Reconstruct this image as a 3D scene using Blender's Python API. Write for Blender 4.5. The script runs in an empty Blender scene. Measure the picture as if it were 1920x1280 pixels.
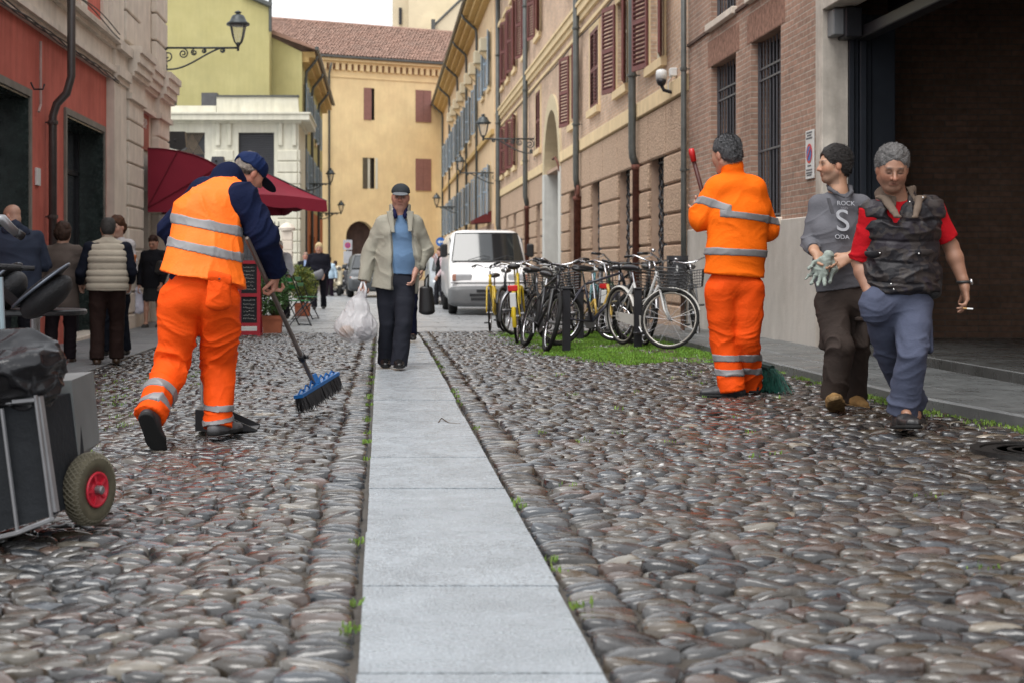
import bpy, math, random
import numpy as np
from mathutils import Vector, Matrix
from math import radians, sin, cos, pi, sqrt
SC = bpy.context.scene
COL = SC.collection
R = random.Random(7)
# ---------------- camera, sky, sun, exposure ----------------
F, CX, HY, CH = 2667.0, 715.0, 497.0, 0.98     # photo focal length (px), vanishing point of the street, eye height
cam = bpy.data.cameras.new('camera'); camo = bpy.data.objects.new('camera', cam); COL.objects.link(camo)
camo.location = (0, 0, CH); camo.rotation_euler = (radians(90), 0, 0)
cam.sensor_width = 36; cam.lens = 36 * F / 1920
cam.shift_x = (960 - CX) / 1920; cam.shift_y = (HY - 640) / 1920
cam.clip_start = 0.1; cam.clip_end = 800
cam.dof.use_dof = True; cam.dof.focus_distance = 9.0; cam.dof.aperture_fstop = 4.0
SC.camera = camo
W = bpy.data.worlds.new('World'); SC.world = W; W.use_nodes = True
wn = W.node_tree; bg = wn.nodes['Background']
sky = wn.nodes.new('ShaderNodeTexSky'); sky.sky_type = 'NISHITA'; sky.sun_disc = False
SUN_EL, SUN_AZ = radians(62), radians(212)
sky.sun_elevation = SUN_EL; sky.sun_rotation = SUN_AZ; sky.dust_density = 4; sky.air_density = 1.0
hs = wn.nodes.new('ShaderNodeHueSaturation'); hs.inputs['Saturation'].default_value = 0.10
mx = wn.nodes.new('ShaderNodeMix'); mx.data_type = 'RGBA'; mx.inputs[0].default_value = 0.75
mx.inputs[7].default_value = (9.6, 9.9, 10.3, 1)      # even cloud deck over the clear sky
wn.links.new(sky.outputs[0], hs.inputs['Color']); wn.links.new(hs.outputs[0], mx.inputs[6])
wn.links.new(mx.outputs[2], bg.inputs[0]); bg.inputs[1].default_value = 0.095
sl = bpy.data.lights.new('sun', 'SUN'); sl.energy = 1.45; sl.angle = radians(38); sl.color = (1, .97, .93)
so = bpy.data.objects.new('sun', sl); COL.objects.link(so)
so.rotation_euler = Vector((-sin(SUN_AZ) * cos(SUN_EL), -cos(SUN_AZ) * cos(SUN_EL), -sin(SUN_EL))).to_track_quat('-Z', 'Y').to_euler()
SC.view_settings.view_transform = 'Standard'; SC.view_settings.look = 'None'
SC.view_settings.exposure = 0.82; SC.view_settings.gamma = 1.0
SC.cycles.max_bounces = 6; SC.cycles.diffuse_bounces = 3; SC.cycles.glossy_bounces = 3; SC.cycles.transparent_max_bounces = 8
SC.cycles.sample_clamp_indirect = 6

# ---------------- helpers ----------------
def P(u, v, Y):
    'world point at photo pixel (u, v) and distance Y'
    return np.array(((u - CX) * Y / F, Y, CH - (v - HY) * Y / F))
def sst(a, b, x):
    t = np.clip((x - a) / (b - a), 0, 1); return t * t * (3 - 2 * t)
XL, XR, KL, KR = -4.35, 4.6, -2.97, 3.5          # facades and kerbs
def gz(X, Y):
    'height of the ground; the street is slightly crossfallen and dips beyond the cobbles'
    X = np.asarray(X, float); Y = np.asarray(Y, float)
    a = np.where(X < 0, -0.10 * np.clip(-X / 2.97, 0, 1), 0.05 * np.clip((X - .54) / 2.9, 0, 1))
    s = sst(15, 30, Y)
    return a * (1 - s) - 0.12 * s
def pz(side, Y):
    s = float(sst(15, 30, Y)); return (-0.085 if side < 0 else 0.12) * (1 - s) - 0.09 * s
LOC = {}
class MB:
    def __init__(s): s.v = []; s.f = []; s.mi = []; s.m = 0
    def add(s, vs, fs):
        n = len(s.v); s.v += [tuple(map(float, v)) for v in vs]
        for f in fs: s.f.append(tuple(i + n for i in f)); s.mi.append(s.m)
        return s
    def quad(s, a, b, c, d): return s.add([a, b, c, d], [(0, 1, 2, 3)])
    def box(s, x0, x1, y0, y1, z0, z1, bev=0):
        if x0 > x1: x0, x1 = x1, x0
        if y0 > y1: y0, y1 = y1, y0
        if z0 > z1: z0, z1 = z1, z0
        if bev <= 0:
            vs = [(x, y, z) for x in (x0, x1) for y in (y0, y1) for z in (z0, z1)]
            return s.add(vs, [(0, 1, 3, 2), (4, 6, 7, 5), (0, 4, 5, 1), (2, 3, 7, 6), (0, 2, 6, 4), (1, 5, 7, 3)])
        b = min(bev, (x1 - x0) * .49, (y1 - y0) * .49, (z1 - z0) * .49)
        vs = []; idx = {}
        for i, x in enumerate((x0, x1)):
            for j, y in enumerate((y0, y1)):
                for k, z in enumerate((z0, z1)):
                    sx, sy, sz = (1, -1)[i], (1, -1)[j], (1, -1)[k]
                    for a, q in enumerate(((x, y + sy * b, z + sz * b), (x + sx * b, y, z + sz * b), (x + sx * b, y + sy * b, z))):
                        idx[i, j, k, a] = len(vs); vs.append(q)
        g = lambda i, j, k, a: idx[i, j, k, a]
        fs = [(g(0,0,0,0), g(0,0,1,0), g(0,1,1,0), g(0,1,0,0)), (g(1,0,0,0), g(1,1,0,0), g(1,1,1,0), g(1,0,1,0)),
              (g(0,0,0,1), g(1,0,0,1), g(1,0,1,1), g(0,0,1,1)), (g(0,1,0,1), g(0,1,1,1), g(1,1,1,1), g(1,1,0,1)),
              (g(0,0,0,2), g(0,1,0,2), g(1,1,0,2), g(1,0,0,2)), (g(0,0,1,2), g(1,0,1,2), g(1,1,1,2), g(0,1,1,2))]
        for i in (0, 1):
            for j in (0, 1): fs.append((g(i,j,0,0), g(i,j,0,1), g(i,j,1,1), g(i,j,1,0)))
        for i in (0, 1):
            for k in (0, 1): fs.append((g(i,0,k,0), g(i,0,k,2), g(i,1,k,2), g(i,1,k,0)))
        for j in (0, 1):
            for k in (0, 1): fs.append((g(0,j,k,1), g(0,j,k,2), g(1,j,k,2), g(1,j,k,1)))
        for i in (0, 1):
            for j in (0, 1):
                for k in (0, 1): fs.append((g(i,j,k,0), g(i,j,k,1), g(i,j,k,2)))
        return s.add(vs, fs)
    def obox(s, c, ax, ay, az):
        'oriented box: centre and three half-axis vectors'
        c, ax, ay, az = map(np.asarray, (c, ax, ay, az))
        vs = [c + i * ax + j * ay + k * az for i in (-1, 1) for j in (-1, 1) for k in (-1, 1)]
        return s.add(vs, [(0, 1, 3, 2), (4, 6, 7, 5), (0, 4, 5, 1), (2, 3, 7, 6), (0, 2, 6, 4), (1, 5, 7, 3)])
    def tube(s, pts, r, n=8, closed=False, cap=True):
        pts = [np.asarray(p, float) for p in pts]; m = len(pts)
        rr = r if hasattr(r, '__len__') else [r] * m
        vs = []; prev = None
        for i, p in enumerate(pts):
            if closed: t = pts[(i + 1) % m] - pts[i - 1]
            else: t = pts[min(i + 1, m - 1)] - pts[max(i - 1, 0)]
            t = t / (np.linalg.norm(t) + 1e-9)
            if prev is None:
                a = np.array((0, 0, 1.)) if abs(t[2]) < .9 else np.array((1., 0, 0))
            else: a = prev
            a = a - t * a.dot(t); a /= np.linalg.norm(a) + 1e-9; prev = a
            b = np.cross(t, a)
            for k in range(n):
                th = 2 * pi * k / n; vs.append(p + rr[i] * (cos(th) * a + sin(th) * b))
        fs = []
        for i in range(m if closed else m - 1):
            j = (i + 1) % m
            for k in range(n):
                fs.append((i * n + k, i * n + (k + 1) % n, j * n + (k + 1) % n, j * n + k))
        if cap and not closed:
            fs.append(tuple(range(n))[::-1]); fs.append(tuple((m - 1) * n + k for k in range(n)))
        return s.add(vs, fs)
    def lathe(s, c, prof, n=16, axis=(0, 0, 1), arc=2 * pi):
        'prof: list of (radius, height along axis)'
        c = np.asarray(c, float); t = np.asarray(axis, float); t /= np.linalg.norm(t)
        a = np.array((1., 0, 0)) if abs(t[0]) < .9 else np.array((0, 1., 0))
        a = a - t * a.dot(t); a /= np.linalg.norm(a); b = np.cross(t, a)
        vs = [c + h * t + r * (cos(2 * pi * k / n) * a + sin(2 * pi * k / n) * b) for r, h in prof for k in range(n)]
        fs = [(i * n + k, i * n + (k + 1) % n, (i + 1) * n + (k + 1) % n, (i + 1) * n + k) for i in range(len(prof) - 1) for k in range(n)]
        if prof[0] == prof[-1]: return s.add(vs, fs)
        if prof[0][0] > 1e-4: fs.append(tuple(range(n))[::-1])
        if prof[-1][0] > 1e-4: fs.append(tuple((len(prof) - 1) * n + k for k in range(n)))
        return s.add(vs, fs)
    def prism(s, poly, ext):
        'closed polygon of 3-D points extruded by a vector'
        n = len(poly); e = np.asarray(ext, float)
        vs = [np.asarray(p, float) for p in poly]; vs = vs + [p + e for p in vs]
        return s.add(vs, [tuple(range(n))[::-1], tuple(range(n, 2 * n))] + [(i, (i + 1) % n, n + (i + 1) % n, n + i) for i in range(n)])
    def ball(s, c, rx, ry, rz, n=12, m=8):
        vs = []; c = np.asarray(c, float)
        for i in range(m + 1):
            a = pi * i / m
            for k in range(n):
                b = 2 * pi * k / n; vs.append(c + (rx * sin(a) * cos(b), ry * sin(a) * sin(b), rz * cos(a)))
        return s.add(vs, [(i * n + k, (i + 1) * n + k, (i + 1) * n + (k + 1) % n, i * n + (k + 1) % n) for i in range(m) for k in range(n)])
    def build(s, name, mats, parent=None, smooth=False, label=None):
        if not s.v: return None
        off = LOC.get(parent.name, (0, 0, 0)) if parent else (0, 0, 0)
        v = np.array(s.v) - np.array(off)
        me = bpy.data.meshes.new(name); me.from_pydata(v.tolist(), [], s.f)
        mats = mats if isinstance(mats, (list, tuple)) else [mats]
        for m_ in mats: me.materials.append(m_)
        if len(mats) > 1: me.polygons.foreach_set('material_index', s.mi)
        return link(name, me, parent, smooth, label)
def link(name, me, parent=None, smooth=False, label=None):
    if smooth: me.polygons.foreach_set('use_smooth', [True] * len(me.polygons))
    me.update()
    o = bpy.data.objects.new(name, me); COL.objects.link(o)
    if parent:
        o.parent = parent; LOC[o.name] = LOC.get(parent.name, (0, 0, 0))
    if label: o['label'] = label
    return o
def meshnp(name, V, Q, mats, parent=None, smooth=True, colors=None, label=None):
    'fast mesh from numpy arrays; Q (n,4) or (n,3)'
    off = np.array(LOC.get(parent.name, (0, 0, 0))) if parent else 0
    V = np.asarray(V, np.float32) - np.asarray(off, np.float32)
    k = Q.shape[1]; me = bpy.data.meshes.new(name)
    me.vertices.add(len(V)); me.vertices.foreach_set('co', V.ravel())
    me.loops.add(Q.size); me.loops.foreach_set('vertex_index', Q.ravel().astype(np.int32))
    me.polygons.add(len(Q)); me.polygons.foreach_set('loop_start', np.arange(0, Q.size, k, dtype=np.int32))
    me.polygons.foreach_set('loop_total', np.full(len(Q), k, dtype=np.int32))
    me.update(calc_edges=True)
    for m_ in (mats if isinstance(mats, (list, tuple)) else [mats]): me.materials.append(m_)
    if colors is not None:
        ca = me.color_attributes.new('col', 'FLOAT_COLOR', 'POINT')
        c4 = np.ones((len(V), 4), np.float32); c4[:, :3] = colors; ca.data.foreach_set('color', c4.ravel())
    return link(name, me, parent, smooth, label)
def thing(name, label, cat, loc=(0, 0, 0), group=None, rz=0):
    o = bpy.data.objects.new(name, None); COL.objects.link(o); o.empty_display_size = .2
    o.location = tuple(map(float, loc)); o['label'] = label; o['category'] = cat; o.rotation_euler.z = rz
    if group: o['group'] = group
    LOC[o.name] = tuple(map(float, loc)); return o
def tag(o, label, cat, group=None, kind=None):
    o['label'] = label; o['category'] = cat
    if group: o['group'] = group
    if kind: o['kind'] = kind
    return o
def struct(o): o['kind'] = 'structure'; return o
def copytree(o, parent=None):
    c = o.copy(); COL.objects.link(c); c.parent = parent
    for ch in list(o.children): copytree(ch, c)
    return c
# ---------------- materials ----------------
MATS = {}
def nd(t, ty, **kw):
    n = t.nodes.new(ty)
    for k, v in kw.items(): setattr(n, k, v)
    return n
def mat(name, col, rough=.6, metal=0, var=.15, vs=4, bump=0, bs=40, coat=0, spec=.5, stain=0, sheen=0, trans=0, alpha=1, attr=False, streak=0, rvar=0, scol=None, speck=0):
    if name in MATS: return MATS[name]
    m = bpy.data.materials.new(name); m.use_nodes = True; MATS[name] = m
    t = m.node_tree; b = t.nodes['Principled BSDF']; L = t.links.new
    b.inputs['Roughness'].default_value = rough; b.inputs['Metallic'].default_value = metal
    b.inputs['Specular IOR Level'].default_value = spec if rough < .65 else spec * .4
    if coat: b.inputs['Coat Weight'].default_value = coat; b.inputs['Coat Roughness'].default_value = .12 if attr else .06
    if sheen: b.inputs['Sheen Weight'].default_value = sheen
    if trans: b.inputs['Transmission Weight'].default_value = trans
    b.inputs['Alpha'].default_value = alpha
    tc = nd(t, 'ShaderNodeTexCoord'); base = None
    if attr:
        a = nd(t, 'ShaderNodeVertexColor'); a.layer_name = 'col'; base = a.outputs[0]
    else:
        c = nd(t, 'ShaderNodeRGB'); c.outputs[0].default_value = (*col, 1); base = c.outputs[0]
    def noise(scale, detail=5, vec=None, rgh=.6):
        n = nd(t, 'ShaderNodeTexNoise'); n.inputs['Scale'].default_value = scale; n.inputs['Detail'].default_value = detail
        n.inputs['Roughness'].default_value = rgh; L(vec or tc.outputs['Object'], n.inputs['Vector']); return n.outputs[0]
    def ramp(src, a, b_):
        r = nd(t, 'ShaderNodeMapRange'); r.inputs[1].default_value = .3; r.inputs[2].default_value = .7
        r.inputs[3].default_value = a; r.inputs[4].default_value = b_; L(src, r.inputs[0]); return r.outputs[0]
    def mul(c, f):
        x = nd(t, 'ShaderNodeVectorMath', operation='SCALE'); L(c, x.inputs[0]); L(f, x.inputs['Scale']); return x.outputs[0]
    if var: base = mul(base, ramp(noise(vs), 1 - var, 1 + var))
    if streak:
        mp = nd(t, 'ShaderNodeMapping'); mp.inputs['Scale'].default_value = (3, 3, .35); L(tc.outputs['Object'], mp.inputs[0])
        base = mul(base, ramp(noise(2.2, 6, mp.outputs[0]), 1 - streak, 1 + streak * .6))
    if speck: base = mul(base, ramp(noise(130, 3), 1 - speck, 1 + speck))
    if stain:
        x = nd(t, 'ShaderNodeMix'); x.data_type = 'RGBA'; L(ramp(noise(.7, 8, rgh=.7), 0, stain), x.inputs[0]); L(base, x.inputs[6])
        x.inputs[7].default_value = (*(scol or [q * .55 for q in col]), 1); base = x.outputs[2]
    L(base, b.inputs['Base Color'])
    if rvar: L(ramp(noise(vs * 2.3), max(.04, rough - rvar), rough + rvar), b.inputs['Roughness'])
    if bump:
        bp = nd(t, 'ShaderNodeBump'); bp.inputs['Strength'].default_value = min(1, bump); bp.inputs['Distance'].default_value = .01 * max(1, bump)
        L(noise(bs, 4), bp.inputs['Height']); L(bp.outputs[0], b.inputs['Normal'])
    return m
def brick_mat(name, c1, c2, mortar, plane='YZ', bw=.25, bh=.066, dark=1.0):
    m = mat(name, c1, .85, var=0); t = m.node_tree; b = t.nodes['Principled BSDF']; L = t.links.new
    tc = nd(t, 'ShaderNodeTexCoord'); sp = nd(t, 'ShaderNodeSeparateXYZ'); cb = nd(t, 'ShaderNodeCombineXYZ')
    L(tc.outputs['Object'], sp.inputs[0]); L(sp.outputs[plane[0]], cb.inputs[0]); L(sp.outputs[plane[1]], cb.inputs[1])
    nz0 = nd(t, 'ShaderNodeTexNoise'); nz0.inputs['Scale'].default_value = 9; L(cb.outputs[0], nz0.inputs[0])
    w = nd(t, 'ShaderNodeVectorMath', operation='MULTIPLY_ADD'); L(nz0.outputs['Color'], w.inputs[0]); w.inputs[1].default_value = (.02, .012, 0); L(cb.outputs[0], w.inputs[2])
    br = nd(t, 'ShaderNodeTexBrick'); L(w.outputs[0], br.inputs['Vector'])
    br.inputs['Scale'].default_value = 1; br.inputs['Brick Width'].default_value = bw; br.inputs['Row Height'].default_value = bh
    br.inputs['Mortar Size'].default_value = .008; br.inputs['Mortar Smooth'].default_value = .3; br.inputs['Bias'].default_value = 0
    br.inputs['Color1'].default_value = (*c1, 1); br.inputs['Color2'].default_value = (*c2, 1); br.inputs['Mortar'].default_value = (*mortar, 1)
    n = nd(t, 'ShaderNodeTexNoise'); n.inputs['Scale'].default_value = 1.3; n.inputs['Detail'].default_value = 8; L(tc.outputs['Object'], n.inputs[0])
    n2 = nd(t, 'ShaderNodeTexNoise'); n2.inputs['Scale'].default_value = 14; n2.inputs['Detail'].default_value = 4; L(tc.outputs['Object'], n2.inputs[0])
    mu = nd(t, 'ShaderNodeMath', operation='ADD'); L(n.outputs[0], mu.inputs[0]); L(n2.outputs[0], mu.inputs[1])
    r = nd(t, 'ShaderNodeMapRange'); r.inputs[1].default_value = .6; r.inputs[2].default_value = 1.4; r.inputs[3].default_value = .62 * dark; r.inputs[4].default_value = 1.38 * dark
    L(mu.outputs[0], r.inputs[0]); s = nd(t, 'ShaderNodeVectorMath', operation='SCALE'); L(br.outputs[0], s.inputs[0]); L(r.outputs[0], s.inputs['Scale'])
    L(s.outputs[0], b.inputs['Base Color'])
    bp = nd(t, 'ShaderNodeBump'); bp.inputs['Strength'].default_value = .6; bp.inputs['Distance'].default_value = .008; bp.invert = True
    L(br.outputs['Fac'], bp.inputs['Height']); L(bp.outputs[0], b.inputs['Normal']); return m
def text(body, size, loc, xdir, zdir, m, parent=None, name='lettering', ext=.002, align='CENTER'):
    cu = bpy.data.curves.new(name, 'FONT'); cu.body = body; cu.size = size; cu.align_x = align; cu.align_y = 'CENTER'; cu.extrude = ext
    tmp = bpy.data.objects.new('t', cu); COL.objects.link(tmp)
    me = bpy.data.meshes.new_from_object(tmp.evaluated_get(bpy.context.evaluated_depsgraph_get())); bpy.data.objects.remove(tmp)
    xd = Vector(xdir).normalized(); zd = Vector(zdir).normalized(); nd_ = xd.cross(zd)
    M = Matrix((xd, zd, nd_)).transposed().to_4x4(); off = LOC.get(parent.name, (0, 0, 0)) if parent else (0, 0, 0)
    me.transform(Matrix.Translation(Vector([float(q) for q in loc]) - Vector(off)) @ M); me.materials.clear(); me.materials.append(m)
    return link(name, me, parent)
def wall(mb, o, ud, out, U, Z, holes, depth=.25, mi=0, rmi=0):
    'wall in the plane through o (z taken from Z) running along ud, facing out; rectangular holes (u0,u1,z0,z1) with reveals'
    o = np.asarray(o, float); ud = np.asarray(ud, float); out = np.asarray(out, float)
    us = sorted({U[0], U[1], *[h[0] for h in holes], *[h[1] for h in holes]}); us = [u for u in us if U[0] <= u <= U[1]]
    zs = sorted({Z[0], Z[1], *[h[2] for h in holes], *[h[3] for h in holes]}); zs = [z for z in zs if Z[0] <= z <= Z[1]]
    p = lambda u, z, d=0: np.array((o[0] + u * ud[0] - d * out[0], o[1] + u * ud[1] - d * out[1], z))
    mb.m = mi
    for a, b in zip(us, us[1:]):
        for c, d in zip(zs, zs[1:]):
            mu, mz = (a + b) / 2, (c + d) / 2
            if any(h[0] < mu < h[1] and h[2] < mz < h[3] for h in holes): continue
            mb.quad(p(a, c), p(b, c), p(b, d), p(a, d))
    mb.m = rmi
    for h in holes:
        a, b, c, d = h[:4]; dp = h[4] if len(h) > 4 else depth
        mb.quad(p(a, c), p(a, c, dp), p(a, d, dp), p(a, d)); mb.quad(p(b, c), p(b, d), p(b, d, dp), p(b, c, dp))
        mb.quad(p(a, c), p(b, c), p(b, c, dp), p(a, c, dp)); mb.quad(p(a, d), p(a, d, dp), p(b, d, dp), p(b, d))
    mb.m = 0
    return mb
# ---------------- ground ----------------
M_dirt = mat('sandy joint fill', (.045, .037, .028), .6, vs=6, var=.35, bump=.6, bs=60)
M_cob = mat('river cobbles', (.2, .2, .2), .22, attr=True, var=.35, vs=9, bump=.3, bs=45, rvar=.15, coat=.55)
M_granite = mat('granite slab', (.35, .385, .415), .28, var=.14, vs=2.6, bump=1.0, bs=110, rvar=.14, stain=.25, scol=(.24, .255, .265), speck=.5)
M_pave = mat('wet paving stone', (.13, .135, .135), .36, var=.3, vs=2.2, bump=.4, bs=120, rvar=.2, stain=.5, scol=(.075, .08, .08))
M_paveL = mat('grey side paving', (.16, .165, .17), .5, var=.18, vs=1.5, bump=.4, bs=110, rvar=.15, stain=.3)
M_flag = mat('wet flagstone', (.30, .31, .32), .38, var=.25, vs=1.4, bump=.3, bs=60, rvar=.18, stain=.35)
def grid_mesh(name, xs, ys, zf, m, thick=0):
    X, Y = np.meshgrid(xs, ys); Z = zf(X, Y); n, k = X.shape
    V = np.stack([X, Y, Z], -1).reshape(-1, 3); i = np.arange(n * k).reshape(n, k)
    Q = np.stack([i[:-1, :-1], i[:-1, 1:], i[1:, 1:], i[1:, :-1]], -1).reshape(-1, 4)
    return meshnp(name, V, Q, m, smooth=True)
struct(grid_mesh('ground', np.r_[-120, -60, -30, np.arange(-6, 6.1, .25), 30, 60, 120], np.r_[-30, -5, np.arange(0, 40, .5), 60, 90, 150, 300],
                 lambda X, Y: gz(X, Y) - .03 + .006 * np.sin(X * 7 + Y * 3) * np.sin(Y * 5), M_dirt))
rs = np.random.RandomState(3)
SX0, SX1 = -.056, .538
def in_grass(x, y):
    # worn planting strip under the bicycles
    e = .12 * np.sin(y * 3.1) + .07 * np.sin(y * 7.7 + 1)
    return (y > 13.55 + .2 * np.sin(x * 5)) & (y < 21.3) & (x > 2.45 - .68 * np.clip((y - 13.5) / 1.3, 0, 1) + e) & (x < KR + .1)
def kerbx(y): return KR + .28 * np.clip((9.6 - y) / 2, 0, 1) ** 1.5
def cobbles():
    pts = []; tagp = []
    sx, sy = .126, .064
    y0, y1 = 1.9, 22.0
    for side in (-1, 1):
        xe = SX0 - .012 if side < 0 else SX1 + .012
        # row of long stones laid along the strip
        y = y0
        while y < y1:
            y += .068 * rs.uniform(.75, 1.35)
            pts.append((xe + side * rs.uniform(.088, .102), y)); tagp.append(1)
            pts.append((xe - side * .094, y)); tagp.append(0)
        lo, hi = (KL - .2, xe - .20) if side < 0 else (xe + .20, KR + .45)
        r = 0; y = y0
        while y < y1:
            y += sy; r += 1
            n = int((hi - lo) / sx)
            for c in range(n + 1):
                x = (lo + (c + .5 * (r % 2)) * sx) if side > 0 else (hi - (c + .5 * (r % 2)) * sx)
                x += rs.uniform(-.36, .36) * sx; yy = y + rs.uniform(-.36, .36) * sy
                if (side > 0 and x < lo + .02) or (side < 0 and x > hi - .02): continue
                if rs.rand() < .07: continue
                if math.hypot(x - 3.33, yy - 7.15) < .36: continue          # manhole
                pts.append((x, yy)); tagp.append(1 if (side < 0 and x > KL) or (side > 0 and x < kerbx(yy) - .03) else 0)
    pts = np.array(pts); tagp = np.array(tagp)
    S = np.array((sx, sy)); from mathutils import kdtree
    kd = kdtree.KDTree(len(pts)); q = pts / S
    for i, p in enumerate(q): kd.insert((p[0], p[1], 0), i)
    kd.balance()
    vis = tagp.astype(bool) & ~(in_grass(pts[:, 0] - .18, pts[:, 1] - .45) & in_grass(pts[:, 0], pts[:, 1]) & (rs.rand(len(pts)) < .85))
    # keep what this street corner could show, with a margin
    vis &= (pts[:, 0] > -.27 * pts[:, 1] - 1.3) & (pts[:, 0] < .46 * pts[:, 1] + 1.3) & (pts[:, 1] > 2.3)
    ids = np.nonzero(vis)[0]
    NB = np.array([[j for (_, j, _) in kd.find_n((q[i][0], q[i][1], 0), 13)][1:] for i in ids])
    d = q[NB] - q[ids][:, None]                       # n,12,2 in cell units
    h = np.linalg.norm(d, axis=2) / 2; dirn = d / (2 * h[..., None] + 1e-9)
    outV = []; outQ = []; outC = []; base = 0
    Yi = pts[ids, 1]
    for sel, na, rings in ((Yi < 8, 16, [1, .96, .88, .72, .48, .22]), ((Yi >= 8) & (Yi < 14), 12, [1, .94, .8, .55, .25]), (Yi >= 14, 8, [1, .88, .6, .25])):
        k = np.nonzero(sel)[0]
        if not len(k): continue
        n = len(k); th = np.linspace(0, 2 * pi, na, endpoint=False)
        u = np.stack([np.cos(th), np.sin(th)], -1)
        c = np.clip(np.einsum('njk,ak->naj', dirn[k], u), 0, 1) / (h[k][:, None, :] * .955)
        r = (np.sum(c ** 7, -1)) ** (-1 / 7.)           # rounded cell outline
        r = np.minimum(r, 1.0)
        r *= 1 + .035 * np.sin(th * 3 + rs.uniform(0, 6, (n, 1)))
        cx = pts[ids[k]]; area = r.mean(1)
        H = rs.uniform(.014, .025, n) * (.7 + .6 * area)
        tx, ty = rs.normal(0, .10, n), rs.normal(0, .09, n); dz = rs.normal(0, .0045, n)
        pe = rs.uniform(2.2, 3.6, n)
        V = np.zeros((n, len(rings) * na + 1, 3))
        for j, s in enumerate(rings):
            ox = r * u[:, 0] * sx * s; oy = r * u[:, 1] * sy * s
            z = H[:, None] * (1 - s ** pe[:, None]) ** .55 if s < 1 else np.full((n, na), -.028)
            z = z + (ox * tx[:, None] + oy * ty[:, None] if s < 1 else 0) + .0016 * np.sin(3 * th + pe[:, None] * 9) * (s < 1)
            V[:, j * na:(j + 1) * na] = np.stack([cx[:, :1] + ox, cx[:, 1:] + oy, z], -1)
        V[:, -1] = np.stack([cx[:, 0], cx[:, 1], H], -1)
        V[:, :, 2] += (gz(cx[:, 0], cx[:, 1]) + dz - .022)[:, None]
        q4 = []
        for j in range(len(rings) - 1):
            for a in range(na):
                b_ = (a + 1) % na; q4.append((j * na + a, j * na + b_, (j + 1) * na + b_, (j + 1) * na + a))
        j = len(rings) - 1
        for a in range(0, na, 2): q4.append((j * na + a, j * na + a + 1, j * na + (a + 2) % na, len(rings) * na))
        q4 = np.array(q4); nv = V.shape[1]
        outQ.append((q4[None] + (np.arange(n) * nv)[:, None, None]).reshape(-1, 4) + base); outV.append(V.reshape(-1, 3)); base += n * nv
        pal = np.array([(.125, .120, .118), (.155, .135, .115), (.085, .082, .085), (.15, .105, .085), (.21, .19, .165), (.10, .11, .125), (.15, .09, .07), (.36, .32, .26), (.13, .10, .07)])
        w = np.array([.24, .2, .16, .11, .08, .09, .035, .02, .065]); ci = rs.choice(len(pal), n, p=w / w.sum())
        col = pal[ci] * rs.uniform(.18, .56, (n, 1))
        warm = np.clip((cx[:, 0] - 1) / 2, 0, 1)[:, None] * .5
        col = col * (1 - warm * (0, .10, .20))
        outC.append(np.repeat(col, nv, 0))
    return meshnp('cobblestones', np.concatenate(outV), np.concatenate(outQ), M_cob, colors=np.concatenate(outC))
struct(cobbles())
# granite walking strip
mb = MB(); y = 2.2; LEN = [1.0, .93, .88, 1.02, 1.0, .95, 1.05, 1.1]; i = 0
y = 2.42
while y < 22:
    l = LEN[i % 8]; i += 1; a, b = rs.uniform(-.003, .003, 2)
    yy = y
    z0 = float(gz(.2, y)) ; z1 = float(gz(.2, y + l))
    x0, x1 = SX0 + rs.uniform(-.004, .004), SX1 + rs.uniform(-.006, .006)
    n0 = len(mb.v); mb.box(x0, x1, y + .006, y + l - .006, -.1, .002 + a)
    for j in range(n0, len(mb.v)):
        v = mb.v[j]; mb.v[j] = (v[0], v[1], v[2] + z0 + (z1 - z0) * (v[1] - y) / l)
    y += l
struct(mb.build('stone_strip', M_granite))
# right pavement with kerb stones
mb = MB(); y = 4.0
while y < 60:
    l = rs.uniform(1.1, 1.6); z = pz(1, y + l / 2); z1 = pz(1, y + l)
    k = float(kerbx(y + l / 2)); k0, k1 = float(kerbx(y)), float(kerbx(y + l))
    for x0a, x0b, x1a, x1b, dz in ((k0, k1, k0 + .38, k1 + .38, 0), (k0 + .386, k1 + .386, XR + .02, XR + .02, .003)):
        e = .004; z_ = z + dz + rs.uniform(-.003, .003)
        a = [(x0a, y + e), (x1a - .0, y + e), (x1b, y + l - e), (x0b, y + l - e)]
        mb.add([(px, py, -.25) for px, py in a] + [(px + (.012 if q in (0, 3) else -.0), py, z_) for q, (px, py) in enumerate(a)] + [(px, py, z_ - .014) for px, py in a],
               [(4, 5, 6, 7), (8, 4, 7, 11), (0, 8, 11, 3), (0, 1, 9, 8), (8, 9, 5, 4), (3, 11, 10, 2), (11, 7, 6, 10), (1, 2, 10, 9), (9, 10, 6, 5)])
    y += l
struct(mb.build('pavement_right', M_pave))
mb = MB(); y = 6.0
while y < 28:
    l = rs.uniform(1.4, 2.2); z = pz(-1, y + l / 2)
    for x0, x1 in ((KL - .6, KL), (XL - .05, KL - .606)):
        mb.box(x0, x1, y + .004, y + l - .004, -.3, z + rs.uniform(-.002, .002), .006)
    y += l
struct(mb.build('pavement_left', M_paveL))
# flagstone street beyond the cobbles
mb = MB(); y = 21.9
while y < 112:
    l = .62 if y < 45 else 1.6
    x = -5.0 - (R.random() * .7)
    if y > 27.5: x = -26
    while x < 4.62:
        wd = R.uniform(.8, 1.3) if y < 45 else 3.0
        if x < -6: wd = 3.0
        x2 = min(x + wd, 4.62)
        if x2 < 3.55 or y > 60 or True:
            z = [float(gz(xx, yy)) for xx, yy in ((x, y), (x2, y), (x2, y + l), (x, y + l))]; g = .005; dz = R.uniform(-.003, .003)
            mb.add([(x + g, y + g, z[0] + dz), (x2 - g, y + g, z[1] + dz), (x2 - g, y + l - g, z[2] + dz), (x + g, y + l - g, z[3] + dz)], [(0, 1, 2, 3)])
        x = x2
    y += l
struct(mb.build('flagstone_road', M_flag))
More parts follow.
